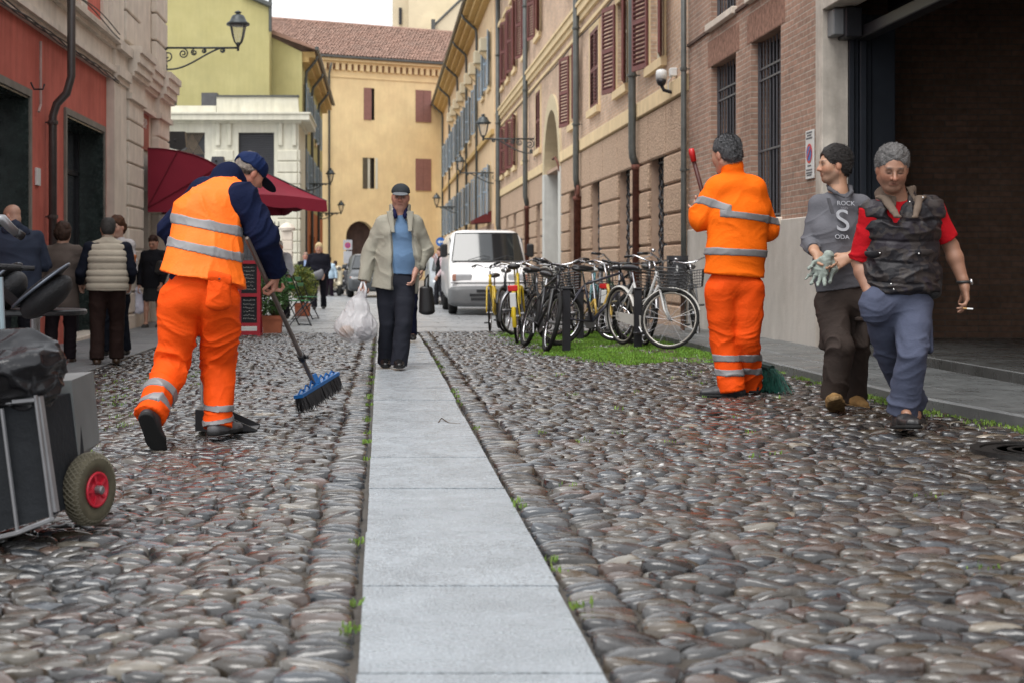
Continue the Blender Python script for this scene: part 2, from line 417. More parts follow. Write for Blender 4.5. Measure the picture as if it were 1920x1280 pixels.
# ---- grass, weeds ----
M_soil = mat('trodden soil', (.13, .105, .08), .85, var=.35, vs=7, bump=.8, bs=50)
M_grass = mat('grass', (.085, .20, .025), .55, attr=True, var=.2, vs=4)
V = []; Q = []
xs = np.arange(1.5, 3.6, .07); ys = np.arange(13.5, 21.6, .07)
Xg, Yg = np.meshgrid(xs, ys); msk = in_grass(Xg, Yg); Zg = gz(Xg, Yg) - .016 + .01 * np.sin(Xg * 9 + np.sin(Yg * 4)) * np.sin(Yg * 6)
idx = np.arange(Xg.size).reshape(Xg.shape); ok = msk[:-1, :-1] & msk[1:, 1:] & msk[1:, :-1] & msk[:-1, 1:]
Q = np.stack([idx[:-1, :-1], idx[:-1, 1:], idx[1:, 1:], idx[1:, :-1]], -1)[ok]
struct(meshnp('soil', np.stack([Xg, Yg, Zg], -1).reshape(-1, 3), Q, M_soil))
def blades(name, px, py, hgt, wid, c0=(.075, .17, .02), label='', kind='stuff', z=None):
    n = len(px); a = rs.uniform(0, 2 * pi, n); h = hgt * rs.uniform(.5, 1.3, n); z0 = gz(px, py) - .005 if z is None else z
    b = np.stack([px, py, z0], -1); s = np.stack([np.cos(a), np.sin(a), a * 0], -1) * wid; ln = rs.normal(0, .35, (n, 2)) * h[:, None]
    tip = b + np.stack([ln[:, 0], ln[:, 1], h], -1); mid = b + np.stack([ln[:, 0] * .35, ln[:, 1] * .35, h * .6], -1)
    V = np.stack([b - s, b + s, mid + s * .8, tip, mid - s * .8], 1).reshape(-1, 3)
    i = np.arange(n)[:, None] * 5
    Qd = np.concatenate([i + [0, 1, 2, 4]]); T = i + [4, 2, 3, 3]
    col = np.array(c0) * rs.uniform(.6, 1.5, (n, 1)) * np.array((1, 1, 1)) + rs.uniform(0, .05, (n, 1)) * (1, .6, 0)
    me = meshnp(name, V, Qd, M_grass, smooth=False, colors=np.repeat(col, 5, 0))
    return tag(me, label, 'grass', kind=kind)
px = rs.uniform(1.5, 3.62, 60000); py = rs.uniform(13.4, 21.4, 60000)
dn = .5 + .5 * np.sin(px * 4.1 + 2 * np.sin(py * 1.7)) * np.sin(py * 2.3 + np.sin(px * 3))
edge = in_grass(px - .06, py - .1) & in_grass(px + .03, py + .1)
k = in_grass(px + .12, py) & (rs.rand(60000) < np.where(edge, .10 + .90 * sst(.22, .55, dn + .25 * np.sin(px * 23) * np.sin(py * 19)), .10))
blades('grass', px[k], py[k], .034, .0045, (.11, .25, .03), 'short bright green grass growing under the parked bicycles')
# weeds along the kerb, the strip and between the stones
L = []
def clump(x, y, r, n): L.append(np.stack([rs.normal(x, r, n), rs.normal(y, r, n)], -1))
for i in range(34):
    t = rs.uniform(0, 1); y = 7.9 + 2.6 * t ** 1.3; clump(float(kerbx(y)) - .03 - abs(rs.normal(0, .05)), y, rs.uniform(.015, .06), rs.randint(10, 80))
for i in range(24): y = rs.uniform(9.8, 13); clump(KR - .05, y, .025, 18)
for i in range(26): clump(SX0 - .03 + rs.uniform(-.012, .01), rs.uniform(3, 18), .016, 16)
for i in range(20): clump(SX1 + .03, rs.uniform(3, 18), .018, 14)
for i in range(70): clump(rs.uniform(-2.9, -1.6), rs.uniform(7.5, 14), .04, 14)
for i in range(30): clump(rs.uniform(.8, 3.4), rs.uniform(4.5, 13), .03, 8)
for i in range(16): clump(rs.uniform(-2.2, -1.3), rs.uniform(5.5, 8.5), .03, 16)
L = np.concatenate(L); k = ~((L[:, 0] > SX0 + .0) & (L[:, 0] < SX1)); L = L[k]
blades('weeds', L[:, 0], L[:, 1], .030, .0035, (.10, .19, .03), 'small weeds sprouting in the joints between cobbles and along the kerb')
# manhole
cx_, cy_, cz_ = 3.33, 7.15, float(gz(3.33, 7.15))
mh = thing('manhole_cover', 'round dark iron manhole cover sunk in the cobbles at the right', 'manhole cover', (cx_, cy_, cz_))
M_iron = mat('cast iron', (.035, .033, .032), .45, metal=.6, var=.3, bump=.4, bs=60)
mb = MB(); mb.lathe((cx_, cy_, cz_), [(.30, -.03), (.345, -.03), (.345, .008), (.30, .008), (.30, -.01)], 40); mb.build('frame', M_iron, mh)
mb = MB(); mb.lathe((cx_, cy_, cz_), [(.292, -.02), (.292, .0), (.001, .0)], 40)
for r_ in (.08, .15, .22): mb.lathe((cx_, cy_, cz_), [(r_, .0), (r_, .005), (r_ + .02, .005), (r_ + .02, .0)], 36)
mb.build('lid', M_iron, mh)
# twig on the strip
tw = MB(); tw.tube([P(822, 795, 8.85) + (0, 0, .012), P(828, 789, 9.0) + (0, 0, .02), P(842, 796, 8.83) + (0, 0, .012), P(862, 797, 8.8) + (0, 0, .01), P(868, 801, 8.7) + (0, 0, .008)], .004, 5)
tag(tw.build('twig', mat('bark', (.08, .05, .03), .8)), 'thin brown twig lying across the granite strip', 'twig')
# ---------------- building materials ----------------
M_brick = brick_mat('old brick', (.40, .245, .18), (.31, .20, .15), (.40, .34, .28))
M_brick2 = brick_mat('pale brick', (.58, .40, .28), (.50, .345, .25), (.56, .46, .36))
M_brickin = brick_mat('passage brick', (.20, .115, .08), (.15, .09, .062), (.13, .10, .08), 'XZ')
M_rust = mat('vermiculated stone', (.54, .385, .275), .9, var=.45, vs=30, bump=4.5, bs=24, stain=.25)
M_joint = mat('stone wall base', (.44, .31, .23), .9, var=.15, vs=5, bump=.5)
M_trim = mat('cream trim', (.74, .57, .34), .8, var=.10, vs=3, stain=.3, scol=(.56, .44, .28), streak=.08)
M_reveal = mat('plastered reveal', (.46, .35, .26), .85, var=.1)
M_dado = mat('stained plaster', (.60, .57, .52), .85, var=.15, vs=1.5, stain=.7, scol=(.34, .31, .27), streak=.08, bump=.3)
M_traver = mat('travertine', (.62, .57, .50), .7, var=.18, vs=6, stain=.6, scol=(.26, .22, .18), streak=.25, bump=.2)
M_marble = mat('white marble', (.62, .62, .58), .6, var=.08, stain=.3, streak=.1)
M_shut = mat('red brown shutter', (.16, .05, .045), .6, var=.15, vs=6)
M_blue = mat('grey blue shutter', (.30, .37, .44), .65, var=.12, vs=5)
M_iron2 = mat('dark wrought iron', (.022, .022, .026), .45, metal=.3, var=.2)
M_bar = mat('painted window bars', (.09, .09, .10), .5, var=.1)
M_pane = mat('dark window glass', (.012, .014, .017), .08, var=0, spec=.6)
M_dark = mat('unlit interior', (.012, .011, .010), .9, var=.2)
M_pipe = mat('dark brown downpipe', (.055, .045, .042), .4, var=.25, vs=6)
M_pipeG = mat('grey green downpipe', (.075, .08, .075), .45, var=.25, vs=6)
M_rustpipe = mat('rusty cast iron pipe', (.14, .055, .04), .7, var=.4, vs=12, bump=.4)
M_tile = mat('clay roof tiles', (.34, .19, .14), .85, var=.35, vs=2.2, stain=.5, scol=(.22, .18, .15))
M_gold = mat('ochre yellow render', (.84, .66, .37), .9, var=.09, vs=.8, stain=.5, scol=(.66, .46, .26), streak=.06)
M_cream = mat('peach cream render', (.76, .57, .36), .9, var=.1, vs=1.2, stain=.4, scol=(.58, .40, .25), streak=.12)
M_olive = mat('olive yellow render', (.48, .435, .21), .9, var=.10, vs=1.0, stain=.5, scol=(.43, .38, .155), streak=.07)
M_orange = mat('orange render', (.52, .18, .07), .9, var=.12, vs=1.5, stain=.3)
M_wht = mat('white painted stone', (.70, .68, .58), .75, var=.08, vs=2, stain=.35, scol=(.50, .46, .30), streak=.15)
M_palew = mat('pale cream render', (.66, .58, .42), .9, var=.08, vs=1, stain=.3)
M_red = mat('salmon red render', (.60, .165, .125), .85, var=.14, vs=1.6, stain=.5, scol=(.32, .06, .04), streak=.2, bump=.15)
M_stoneL = mat('pale limestone', (.74, .655, .56), .8, var=.12, vs=3, stain=.45, scol=(.46, .40, .33), streak=.12, bump=.2)
M_greenmar = mat('dark green marble', (.025, .035, .032), .25, var=.5, vs=9, rvar=.1)
M_signw = mat('white enamel', (.65, .66, .65), .4, var=.05)
def rzb(mb, y0, y1, z0, z1, x0, x1, bev=.0): mb.box(x0, x1, y0, y1, z0, z1, bev)
def leaf(mb, x, y, z0, z1, w, d, th=.035, pitch=.075):
    'louvred shutter leaf hinged at (x, y), running along unit direction d'
    d = np.array((*d, 0.)); d /= np.linalg.norm(d); n = np.array((-d[1], d[0], 0)); o = np.array((x, y, 0.)); up = np.array((0, 0, 1.))
    def bx(a, b, c, e, t=th): mb.obox(o + d * (a + b) / 2 + up * (c + e) / 2, d * (b - a) / 2, n * t / 2, up * (e - c) / 2)
    bx(0, .055, z0, z1); bx(w - .055, w, z0, z1); bx(.055, w - .055, z0, z0 + .09); bx(.055, w - .055, z1 - .08, z1); bx(.055, w - .055, (z0 + z1) / 2 - .04, (z0 + z1) / 2 + .04)
    z = z0 + .12
    while z < z1 - .1:
        mb.obox(o + d * w / 2 + up * z, d * (w / 2 - .05), n * .02 + up * .016, up * .005 - n * .004); z += pitch
def window(b, y0, y1, z0, z1, xw, side, kind='open', sh=None, fr=.13, out=.03, ang=.26, hood=False):
    'side: +1 facade on the right of the street (faces -X), -1 on the left'
    s = -side
    mb = MB(); t = out
    if fr:
        for a, c, e, g in ((y0 - fr, y0, z0, z1 + fr), (y1, y1 + fr, z0, z1 + fr), (y0, y1, z1, z1 + fr)):
            mb.box(xw, xw + s * t, a, c, e, g)
        if hood: mb.box(xw, xw + s * .16, y0 - .25, y1 + .25, z1 + fr, z1 + fr + .14)
    mb.box(xw, xw + s * (t + .06), y0 - fr - .04, y1 + fr + .04, z0 - .15, z0)
    w = mb.build('window', M_trim, b)
    mb = MB(); xp = xw - s * .14
    mb.box(xp, xp - s * .03, y0 + .05, y1 - .05, z0 + .05, z1 - .05); mb.build('pane', M_pane, w)
    mb = MB()
    for a, c in ((y0, y0 + .05), (y1 - .05, y1), ((y0 + y1) / 2 - .04, (y0 + y1) / 2 + .04)): mb.box(xp + s * .03, xp - s * .05, a, c, z0, z1)
    for a, c in ((z0, z0 + .05), (z1 - .05, z1), (z0 + (z1 - z0) * .65, z0 + (z1 - z0) * .65 + .04)): mb.box(xp + s * .029, xp - s * .049, y0 + .05, y1 - .05, a, c)
    mb.build('frame', M_wht, w)
    hw = (y1 - y0) / 2 - .01
    if kind == 'open':
        for yy, dy in ((y0, -1), (y1, 1)):
            mb = MB(); leaf(mb, xw + s * (t + .03), yy, z0, z1, hw, (s * ang, dy)); mb.build('shutter', sh or M_shut, w)
    elif kind == 'closed':
        for yy, dy in ((y0 + .005, 1), (y1 - .005, -1)):
            mb = MB(); leaf(mb, xw + s * .01, yy, z0, z1, hw, (0, dy)); mb.build('shutter', sh or M_shut, w)
    return w
def downpipe(label, pts, r, m=M_pipe, low=None, brackets=(), side=1, ring=False, cat='downpipe', group=None):
    t = thing('downpipe', label, cat, pts[-1], group)
    mb = MB(); mb.tube(pts, r, 10)
    mb.build('pipe', m, t, True)
    mb = MB()
    for z in brackets:
        x, y = np.interp(z, [p[2] for p in pts[::-1]], [p[0] for p in pts[::-1]]), pts[0][1]
        mb.lathe((x, y, z), [(r * 1.25, -.025), (r * 1.3, 0), (r * 1.25, .025)], 10); mb.tube([(x, y, z), (x + side * .28, y, z)], .01, 5)
    if brackets: mb.build('bracket', m, t)
    if low:
        mb = MB(); x, y, z0, z1, rr = low
        mb.lathe((x, y, z0), [(rr, 0), (rr, z1 - z0 - .1), (rr * 1.25, z1 - z0 - .1), (rr * 1.25, z1 - z0)], 12)
        if ring: mb.tube([(x - .0, y + .13 * cos(a), z1 + .1 + .13 * sin(a)) for a in np.linspace(0, 2 * pi, 14)[:-1]], .045, 7, closed=True)
        mb.build('cast_iron_shoe', M_rustpipe, t, True)
    return t
# ================= right: brick building with the carriage opening =================
GY0, GY1, GZ1 = 9.0, 14.75, 3.63
bb = thing('brick_building', 'red brick building with barred windows and a dark carriage entrance at the right', 'building', (XR, 15, .1))
wn_ = [(16.38, 17.7, 1.53, 3.74), (18.45, 19.85, 1.53, 3.74), (16.38, 17.7, 4.33, 6.2), (18.45, 19.85, 4.33, 6.2)]
mb = MB(); wall(mb, (XR, 0, 0), (0, 1, 0), (-1, 0, 0), (5.0, 21.3), (0, 9.5), wn_ + [(GY0, GY1, 0, GZ1, .05)], .30)
mb.build('wall', M_brick, bb)
mb = MB()   # soldier courses over the openings and string course
for y0, y1, z0, z1 in wn_:
    mb = MB(); y = y0 - .18
    while y < y1 + .16: mb.box(XR - .006, XR + .02, y + .004, y + .062, z1 + .01, z1 + .36); y += .070
    mb.build('soldier_course', mat('soldier brick', (.29, .165, .12), .85, var=.4, vs=14), bb)

mb = MB(); mb.box(XR - .03, XR + .01, 14.97, 21.28, 4.235, 4.275); mb.build('string_course', mat('dark brick edge', (.11, .07, .055), .8), bb)
mb = MB(); mb.box(XR - .022, XR + .02, 14.965, 21.3, 0, 1.50, .01); mb.build('dado', M_dado, bb)
for y0, y1, z0, z1 in wn_:
    mb = MB(); mb.box(XR + .26, XR + .29, y0, y1, z0, z1); w = mb.build('window', M_pane, bb)
    mb = MB(); n = 9
    for i in range(n):
        y = y0 + (i + .5) * (y1 - y0) / n; mb.tube([(XR + .10, y, z0), (XR + .10, y, z1 - .02)], .011, 6)
    for z in (z0 + .05, z0 + .85, z0 + 1.72, z1 - .35):
        if z < z1: mb.box(XR + .087, XR + .113, y0, y1, z - .012, z + .012)
    mb.box(XR + .085, XR + .115, y0, y0 + .04, z0, z1 - .001); mb.box(XR + .085, XR + .115, y1 - .04, y1, z0, z1 - .001)
    mb.build('grille', M_bar, w)
    mb = MB(); mb.box(XR - .075, XR + .12, y0 - .06, y1 + .06, z0 - .10, z0 - .002, .01); mb.build('sill', M_stoneL, w)
    mb = MB()
    for a in (y0, (y0 + y1) / 2 - .03, y1 - .06): mb.box(XR + .22, XR + .258, a, a + .06, z0, z1)
    mb.build('frame', M_iron2, w)
mb = MB()   # travertine surround of the opening
mb.box(XR - .035, XR + .24, GY1 - .012, GY1 + .21, .0, 3.86, .008); mb.box(XR - .034, XR + .245, GY0 - .2, GY1 - .013, GZ1 - .012, 3.858, .008); mb.box(XR - .035, XR + .24, GY0 - .2, GY0 + .01, 0, GZ1 - .013)
mb.build('stone_surround', M_traver, bb)
mb = MB()   # passage
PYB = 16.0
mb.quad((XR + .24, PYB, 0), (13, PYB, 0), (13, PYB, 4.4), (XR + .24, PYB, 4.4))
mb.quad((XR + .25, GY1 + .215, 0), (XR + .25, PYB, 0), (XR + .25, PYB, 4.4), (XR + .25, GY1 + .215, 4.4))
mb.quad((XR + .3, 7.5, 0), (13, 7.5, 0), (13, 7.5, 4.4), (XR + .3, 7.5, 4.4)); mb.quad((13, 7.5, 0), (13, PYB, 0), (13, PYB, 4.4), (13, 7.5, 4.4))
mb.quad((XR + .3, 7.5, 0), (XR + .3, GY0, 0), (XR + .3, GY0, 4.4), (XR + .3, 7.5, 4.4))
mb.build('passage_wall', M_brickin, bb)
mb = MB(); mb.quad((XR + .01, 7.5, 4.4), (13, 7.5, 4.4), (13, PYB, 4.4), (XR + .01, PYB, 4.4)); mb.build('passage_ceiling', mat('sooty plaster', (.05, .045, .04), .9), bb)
mb = MB(); y = 7.5
while y < PYB - .1:
    for x0, x1 in ((XR + .33, 6.6), (6.605, 9.2), (9.205, 13)): mb.box(x0, x1, y + .003, min(y + 1.2, PYB) - .003, -.1, .155, .008)
    y += 1.2
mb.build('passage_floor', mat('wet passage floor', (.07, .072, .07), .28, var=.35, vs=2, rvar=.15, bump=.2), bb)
mb = MB()   # steel gate folded back against the far jamb, with its head rail
for i, (x0, x1, yy) in enumerate(((4.845, 4.90, 14.73), (4.905, 4.96, 14.78), (4.965, 5.03, 14.74), (5.035, 5.10, 14.80), (5.11, 5.36, 14.83))):
    mb.box(x0, x1, yy, yy + .09, .16, 3.58, .006)
mb.build('gate_leaf', mat('blue grey painted steel', (.022, .026, .034), .4, var=.15), bb)
mb = MB(); mb.box(4.9, 5.06, 9.2, 14.72, 3.30, 3.42, .01); mb.box(5.3, 5.42, 9.2, 14.9, 3.62, 3.9, .01); mb.box(4.72, 4.89, 14.45, 14.72, 3.30, 3.60, .01)
mb.build('gate_rail', M_iron2, bb)
mb = MB(); mb.box(XR + .02, XR + .19, 14.53, 14.74, 3.33, 3.60, .01); mb.build('junction_box', mat('grey box', (.16, .165, .17), .5), bb)
mb = MB(); mb.prism([(XR - .3, 5, 9.3), (XR - .3, 5, 9.5), (14, 5, 12.5), (14, 5, 9.3)], (0, 16.28, 0)); mb.build('roof', M_tile, bb)
# ================= right: rusticated palazzo =================
pb = thing('rusticated_palazzo', 'long brick palazzo with rusticated stone ground floor, cream bands and red brown shutters', 'building', (XR, 38, 0))
GW = [(23.06, 24.4), (26.2, 27.6), (29.85, 31.2), (33.4, 34.85), (41, 42.2), (44.8, 46), (48.3, 49.5), (51.3, 52.4)]
FW = [(23.1, 24.3, 'open'), (26.5, 27.7, 'open'), (30.0, 31.2, 'closed'), (33.3, 34.5, 'open'), (41, 42.2, 'closed'), (44.8, 46, 'closed'), (48.3, 49.4, 'open'), (50.9, 52, 'open'), (53.3, 54.3, 'open')]
hg = [(a, b, .7, 2.88, .42) for a, b in GW] + [(36.6, 39.8, -.1, 3.5, .45)]
mb = MB(); wall(mb, (XR + .035, 0, 0), (0, 1, 0), (-1, 0, 0), (21.32, 55.6), (-.3, 3.59), hg, .42)
mb.build('ground_floor_wall', [M_joint, M_reveal], pb)
hu = [(a, b, 4.35, 6.05, .3) for a, b, _ in FW] + [(a, b, 7.7, 9.9, .3) for a, b, _ in FW]
mb = MB(); wall(mb, (XR, 0, 0), (0, 1, 0), (-1, 0, 0), (21.32, 35.9), (3.59, 12), [h for h in hu if h[1] < 36], .3)
wall(mb, (XR, 0, 0), (0, 1, 0), (-1, 0, 0), (40.5, 55.6), (3.59, 12), [h for h in hu if h[0] > 40], .3)
wall(mb, (XR, 0, 0), (0, 1, 0), (-1, 0, 0), (35.9, 40.5), (5.9, 12), [], .3)
# brick spandrels round the portal arch
ac, ar = (38.2, 3.5), 2.0
th = np.linspace(0, pi, 25)
arc = [(ac[0] + ar * cos(a), ac[1] + ar * 1.02 * sin(a)) for a in th]
for (ya, za), (yb, zb) in zip(arc, arc[1:]):
    mb.quad((XR, ya, za), (XR, yb, zb), (XR, yb, 5.9), (XR, ya, 5.9))
mb.quad((XR, 40.2, 3.59), (XR, 40.5, 3.59), (XR, 40.5, 5.9), (XR, 40.2, 5.9)); mb.quad((XR, 35.9, 3.59), (XR, 36.2, 3.59), (XR, 36.2, 5.9), (XR, 35.9, 5.9))
mb.quad((XR, 21.32, 3.59), (XR, 21.32, 12), (10, 21.32, 12), (10, 21.32, 3.59))
mb.build('upper_wall', M_brick2, pb)
# rusticated blocks
CZ = [-.15, .36, .84, 1.31, 1.79, 2.26, 2.74, 3.21, 3.585]
spans = []; edges = [21.33] + [v for a, b in sorted(GW + [(36.3, 40.1)]) for v in (a, b)] + [55.58]
for i in range(0, len(edges), 2): spans.append((edges[i], edges[i + 1]))
for part_ in (0, 1):
  mb = MB()
  for ci, (z0, z1) in enumerate(zip(CZ, CZ[1:])):
      full = z0 > 2.7
      if full and z1 > 3.3: continue
      z1_ = CZ[-1] if full else z1
      for si, (a, b) in enumerate(spans):
          if (a > 38) != bool(part_): continue
          if full: b = edges[2 * si + 2] if 2 * si + 2 < len(edges) and abs(edges[2 * si + 1] - 36.3) > .1 else b
          n = max(1, round((b - a) / (1.45 if full else 1.9))); off = 0
          cuts = [a + (b - a) * k / n for k in range(n + 1)]
          for c, d in zip(cuts, cuts[1:]):
              mb.box(XR - .028, XR + .05, c + .012, d - .012, z0 + .018, z1_ - .018, .022)
  if not part_: mb.box(XR - .03, XR + .05, 21.29, 21.34, -.1, 3.58)
  mb.build('rusticated_blocks', M_rust, pb)
mb = MB()
for a, b in ((21.3, 36.2), (40.2, 55.6)): mb.box(XR - .07, XR + .06, a, b, 3.586, 3.845, .01)
mb.box(XR - .07, 10, 21.285, 21.5, 3.592, 3.843)
for z0, z1, t in ((6.28, 6.36, .05), (6.55, 6.68, .07), (6.68, 6.86, .13), (6.86, 6.93, .17)): mb.box(XR - t, XR + .02, 21.3, 55.6, z0, z1)
mb.build('cream_band', M_trim, pb)
mb = MB()   # cream arch ring + marble jambs of the portal
ri = 1.6
for i in range(24):
    a, b = th[i], th[i + 1]; q = lambda rr, an, x: (x, ac[0] + rr * cos(an), ac[1] + rr * 1.02 * sin(an))
    mb.quad(q(ri, a, XR - .05), q(ar + .01, a, XR - .05), q(ar + .01, b, XR - .05), q(ri, b, XR - .05)); mb.quad(q(ri, a, XR - .05), q(ri, b, XR - .05), q(ri, b, XR + .5), q(ri, a, XR + .5))
    mb.quad(q(ar + .01, a, XR - .05), q(ar + .01, b, XR - .05), q(ar + .01, b, XR), q(ar + .01, a, XR))
mb.build('portal_arch', mat('cream arch render', (.60, .50, .33), .85, var=.08, stain=.3), pb)
for a, b in ((36.2, 36.62), (39.78, 40.2)): mb = MB(); mb.box(XR - .055, XR + .5, a, b, -.2, 3.5, .01); mb.build('portal_jamb', M_marble, pb)
mb = MB(); mb.box(XR + .46, XR + .5, 36.5, 39.9, -.2, 5.2); mb.build('portal_door', mat('dark wood door', (.06, .035, .022), .6), pb)
for a, b in GW:
    mb = MB(); mb.box(XR + .40, XR + .43, a, b, .7, 2.88); w = mb.build('window', M_pane, pb)
    mb = MB(); n = 8
    for i in range(n):
        y = a + (i + .5) * (b - a) / n; zz = np.arange(.72, 2.86, .055)
        mb.tube([(XR + .16 + .012 * sin(z * 40 + i), y + .028 * sin(z * 24 + i * pi), z) for z in zz], .016, 5)
    for z in (.9, 1.5, 2.1, 2.7): mb.box(XR + .145, XR + .17, a, b, z, z + .03)
    mb.build('grille', M_iron2, w)
for a, b, k in FW:
    window(pb, a, b, 4.35, 6.05, XR, 1, k, ang=.26)
for a, b, k in FW:
    window(pb, a, b, 7.7, 9.9, XR, 1, 'open', hood=True, ang=.26)
mb = MB(); mb.prism([(XR - .8, 21.3, 12), (XR - .8, 21.3, 12.2), (14, 21.3, 16), (14, 21.3, 12)], (0, 34.4, 0)); mb.build('roof', M_tile, pb)
# ================= right: peach building further on =================
cb = thing('peach_building', 'peach cream building with grey blue shutters and deep ochre eaves beyond the palazzo', 'building', (4.45, 78, 0))
X2 = 4.42; h2 = []
yy = [57.5, 61.0, 65.5, 70, 74.5, 79, 83.5, 88, 92.5, 97]
for y in yy: h2 += [(y, y + 1.15, 7.1 if y > 63 else 8.2, 9.2 if y > 63 else 10.4), (y, y + 1.15, 3.0, 5.0)]
mb = MB(); wall(mb, (X2, 0, 0), (0, 1, 0), (-1, 0, 0), (55.62, 102), (-.3, 12.2), h2, .25); mb.quad((X2, 55.62, -.3), (5, 55.62, -.3), (5, 55.62, 12.2), (X2, 55.62, 12.2))
mb.build('wall', M_cream, cb)
for y0, y1, z0, z1 in h2: window(cb, y0, y1, z0, z1, X2, 1, 'open', M_blue, ang=.22)
for a, b in ((55.7, 64), (64.3, 101.9)):
    mb = MB()
    for z0, z1, t in ((11.75, 11.95, .25), (11.95, 12.2, .5), (12.2, 12.42, .75)): mb.box(X2 - t, X2, a, b, z0, z1)
    y = a + .3
    mb.box(X2 - .12, X2, a, b, 6.1, 6.3)
    mb.build('eaves', mat('ochre eaves', (.58, .40, .17), .85, var=.1), cb)
mb = MB(); mb.tube([(X2 - .82, 55.7, 12.45), (X2 - .82, 101.9, 12.45)], .09, 8); mb.build('gutter', M_pipeG, cb)
mb = MB(); mb.prism([(X2 - .8, 55.65, 12.42), (X2 - .8, 55.65, 12.5), (14, 55.65, 17), (14, 55.65, 12.42)], (0, 46.4, 0)); mb.build('roof', M_tile, cb)
mb = MB(); mb.box(X2 - .03, X2 + .02, 55.66, 102, -.2, 2.6); mb.build('plinth', M_joint, cb)
for i in range(9):
    y = 58.3 + i * 3.6; o = thing('air_conditioner', '', 'air conditioner', (X2 - .2, y, 9.75), 'air conditioners on the peach facade')
    o['label'] = '%s of the nine pale air conditioners high on the peach facade, counted from the nearest' % ['first', 'second', 'third', 'fourth', 'fifth', 'sixth', 'seventh', 'eighth', 'ninth'][i]
    mb = MB(); mb.box(X2 - .38, X2 - .03, y, y + .75, 9.75, 10.3, .03); mb.build('case', M_palew, o)
    mb = MB(); mb.prism([(X2 - .35, y + .1, 9.74), (X2, y + .1, 9.74), (X2, y + .1, 9.35)], (0, .5, 0)); mb.build('bracket', M_trim, o)
# ================= far end: yellow building closing the street =================
yb = thing('yellow_building', 'ochre yellow building with tiled roof and arched doorway closing the end of the street', 'building', (0, 100, 0))
YU = np.array((.904, .427, 0)); YO = np.array((.427, -.904, 0)); Y0 = np.array((-4.6, 98.0, 0))
def yu(px):
    a = (px - CX) / F; u = (a * 98 + 4.6) / (.904 - a * .427); return u, 98 + .427 * u
def yz(px, v): return CH - (v - HY) * yu(px)[1] / F
def yp(u, z, d=0): p = Y0 + u * YU + d * YO; return (p[0], p[1], z)
wins = [(682, 710, 165, 225, 'half'), (779, 808, 169, 229, 'closed'), (680, 706, 296, 354, 'open'), (779, 808, 298, 358, 'closed')]
wh = [(yu(a)[0], yu(b)[0], yz(a, d), yz(a, c), .22) for a, b, c, d, _ in wins]
ua, ub = yu(649)[0], yu(702)[0]; uc = (ua + ub) / 2; rd = (ub - ua) / 2; zs_ = 3.05 - .1
mb = MB(); wall(mb, Y0, YU, YO, (-8, ua), (-.5, 15.3), [], .2); wall(mb, Y0, YU, YO, (ub, 16), (-.5, 15.3), [h for h in wh if h[0] > ub], .22)
wall(mb, Y0, YU, YO, (ua, ub), (zs_ + rd, 15.3), [h for h in wh if h[0] < ub], .22)
th2 = np.linspace(0, pi, 17)
for a, b in zip(th2, th2[1:]):
    mb.quad(yp(uc + rd * cos(a), zs_ + rd * sin(a)), yp(uc + rd * cos(b), zs_ + rd * sin(b)), yp(uc + rd * cos(b), zs_ + rd), yp(uc + rd * cos(a), zs_ + rd))
    mb.quad(yp(uc + rd * cos(a), zs_ + rd * sin(a)), yp(uc + rd * cos(b), zs_ + rd * sin(b)), yp(uc + rd * cos(b), zs_ + rd * sin(b), -.5), yp(uc + rd * cos(a), zs_ + rd * sin(a), -.5))
mb.build('wall', M_gold, yb)
mb = MB(); mb.quad(yp(ua - .2, -.4, -.5), yp(ub + .2, -.4, -.5), yp(ub + .2, zs_ + rd + .2, -.5), yp(ua - .2, zs_ + rd + .2, -.5)); mb.build('arched_doorway', mat('brown door', (.07, .045, .04), .7, var=.3, vs=2), yb)
for (u0, u1, z0, z1, _), (a, b, c, d, k) in zip(wh, wins):
    mb = MB(); mb.quad(yp(u0, z0, -.18), yp(u1, z0, -.18), yp(u1, z1, -.18), yp(u0, z1, -.18)); w = mb.build('window', M_pane, yb)
    def pb_(nm, a_, b_, c_, d_, dep, m):
        q = MB(); q.prism([yp(a_, c_, dep), yp(b_, c_, dep), yp(b_, d_, dep), yp(a_, d_, dep)], YO * .05); q.build(nm, m, w)
    um = (u0 + u1) / 2
    M_s2 = mat('faded brown shutter', (.26, .13, .11), .7, var=.12, vs=5)
    if k in ('closed',):
        pb_('shutter', u0, um - .01, z0, z1, .0, M_s2); pb_('shutter', um + .01, u1, z0, z1, .0, M_s2)
    elif k == 'half':
        pb_('shutter', u0, um, z0, z1, .0, M_s2); pb_('frame', u1 - .1, u1, z0, z1, -.1, M_wht)
    else:
        M_s3 = mat('dark olive shutter', (.10, .085, .06), .7)
        pb_('shutter', u0, u0 + .34, z0, z1, -.02, M_s3); pb_('frame', um - .13, um + .05, z0, z1, -.1, M_wht); pb_('frame', u1 - .1, u1 + .08, z0, z1, -.02, M_wht)
mb = MB()  # corbel table and eaves
q = lambda u0, u1, z0, z1, d0, d1, m=mb: m.prism([yp(u0, z0, d0), yp(u1, z0, d0), yp(u1, z1, d0), yp(u0, z1, d0)], YO * (d1 - d0))
q(-8, 16, 14.0, 14.08, 0, .06); q(-8, 16, 14.95, 15.1, 0, .18); q(-8, 16, 15.1, 15.3, 0, .42)
u = -7.9
while u < 15.9: q(u, u + .26, 14.5, 14.95, 0, .2); u += .47
mb.build('corbel_table', M_gold, yb)
mb = MB(); q(-8, 16, 14.52, 14.94, .002, .02, mb)
mb.build('corbel_recess', mat('brick recess', (.22, .10, .06), .9), yb)
mb = MB(); mb.tube([yp(-8, 15.36, .55), yp(16, 15.36, .55)], .1, 6); mb.build('gutter', M_pipeG, yb)
mb = MB(); rdg = YO * -7.5   # tiled roof: rows of barrel tiles
u = -8.0
nrow = 22
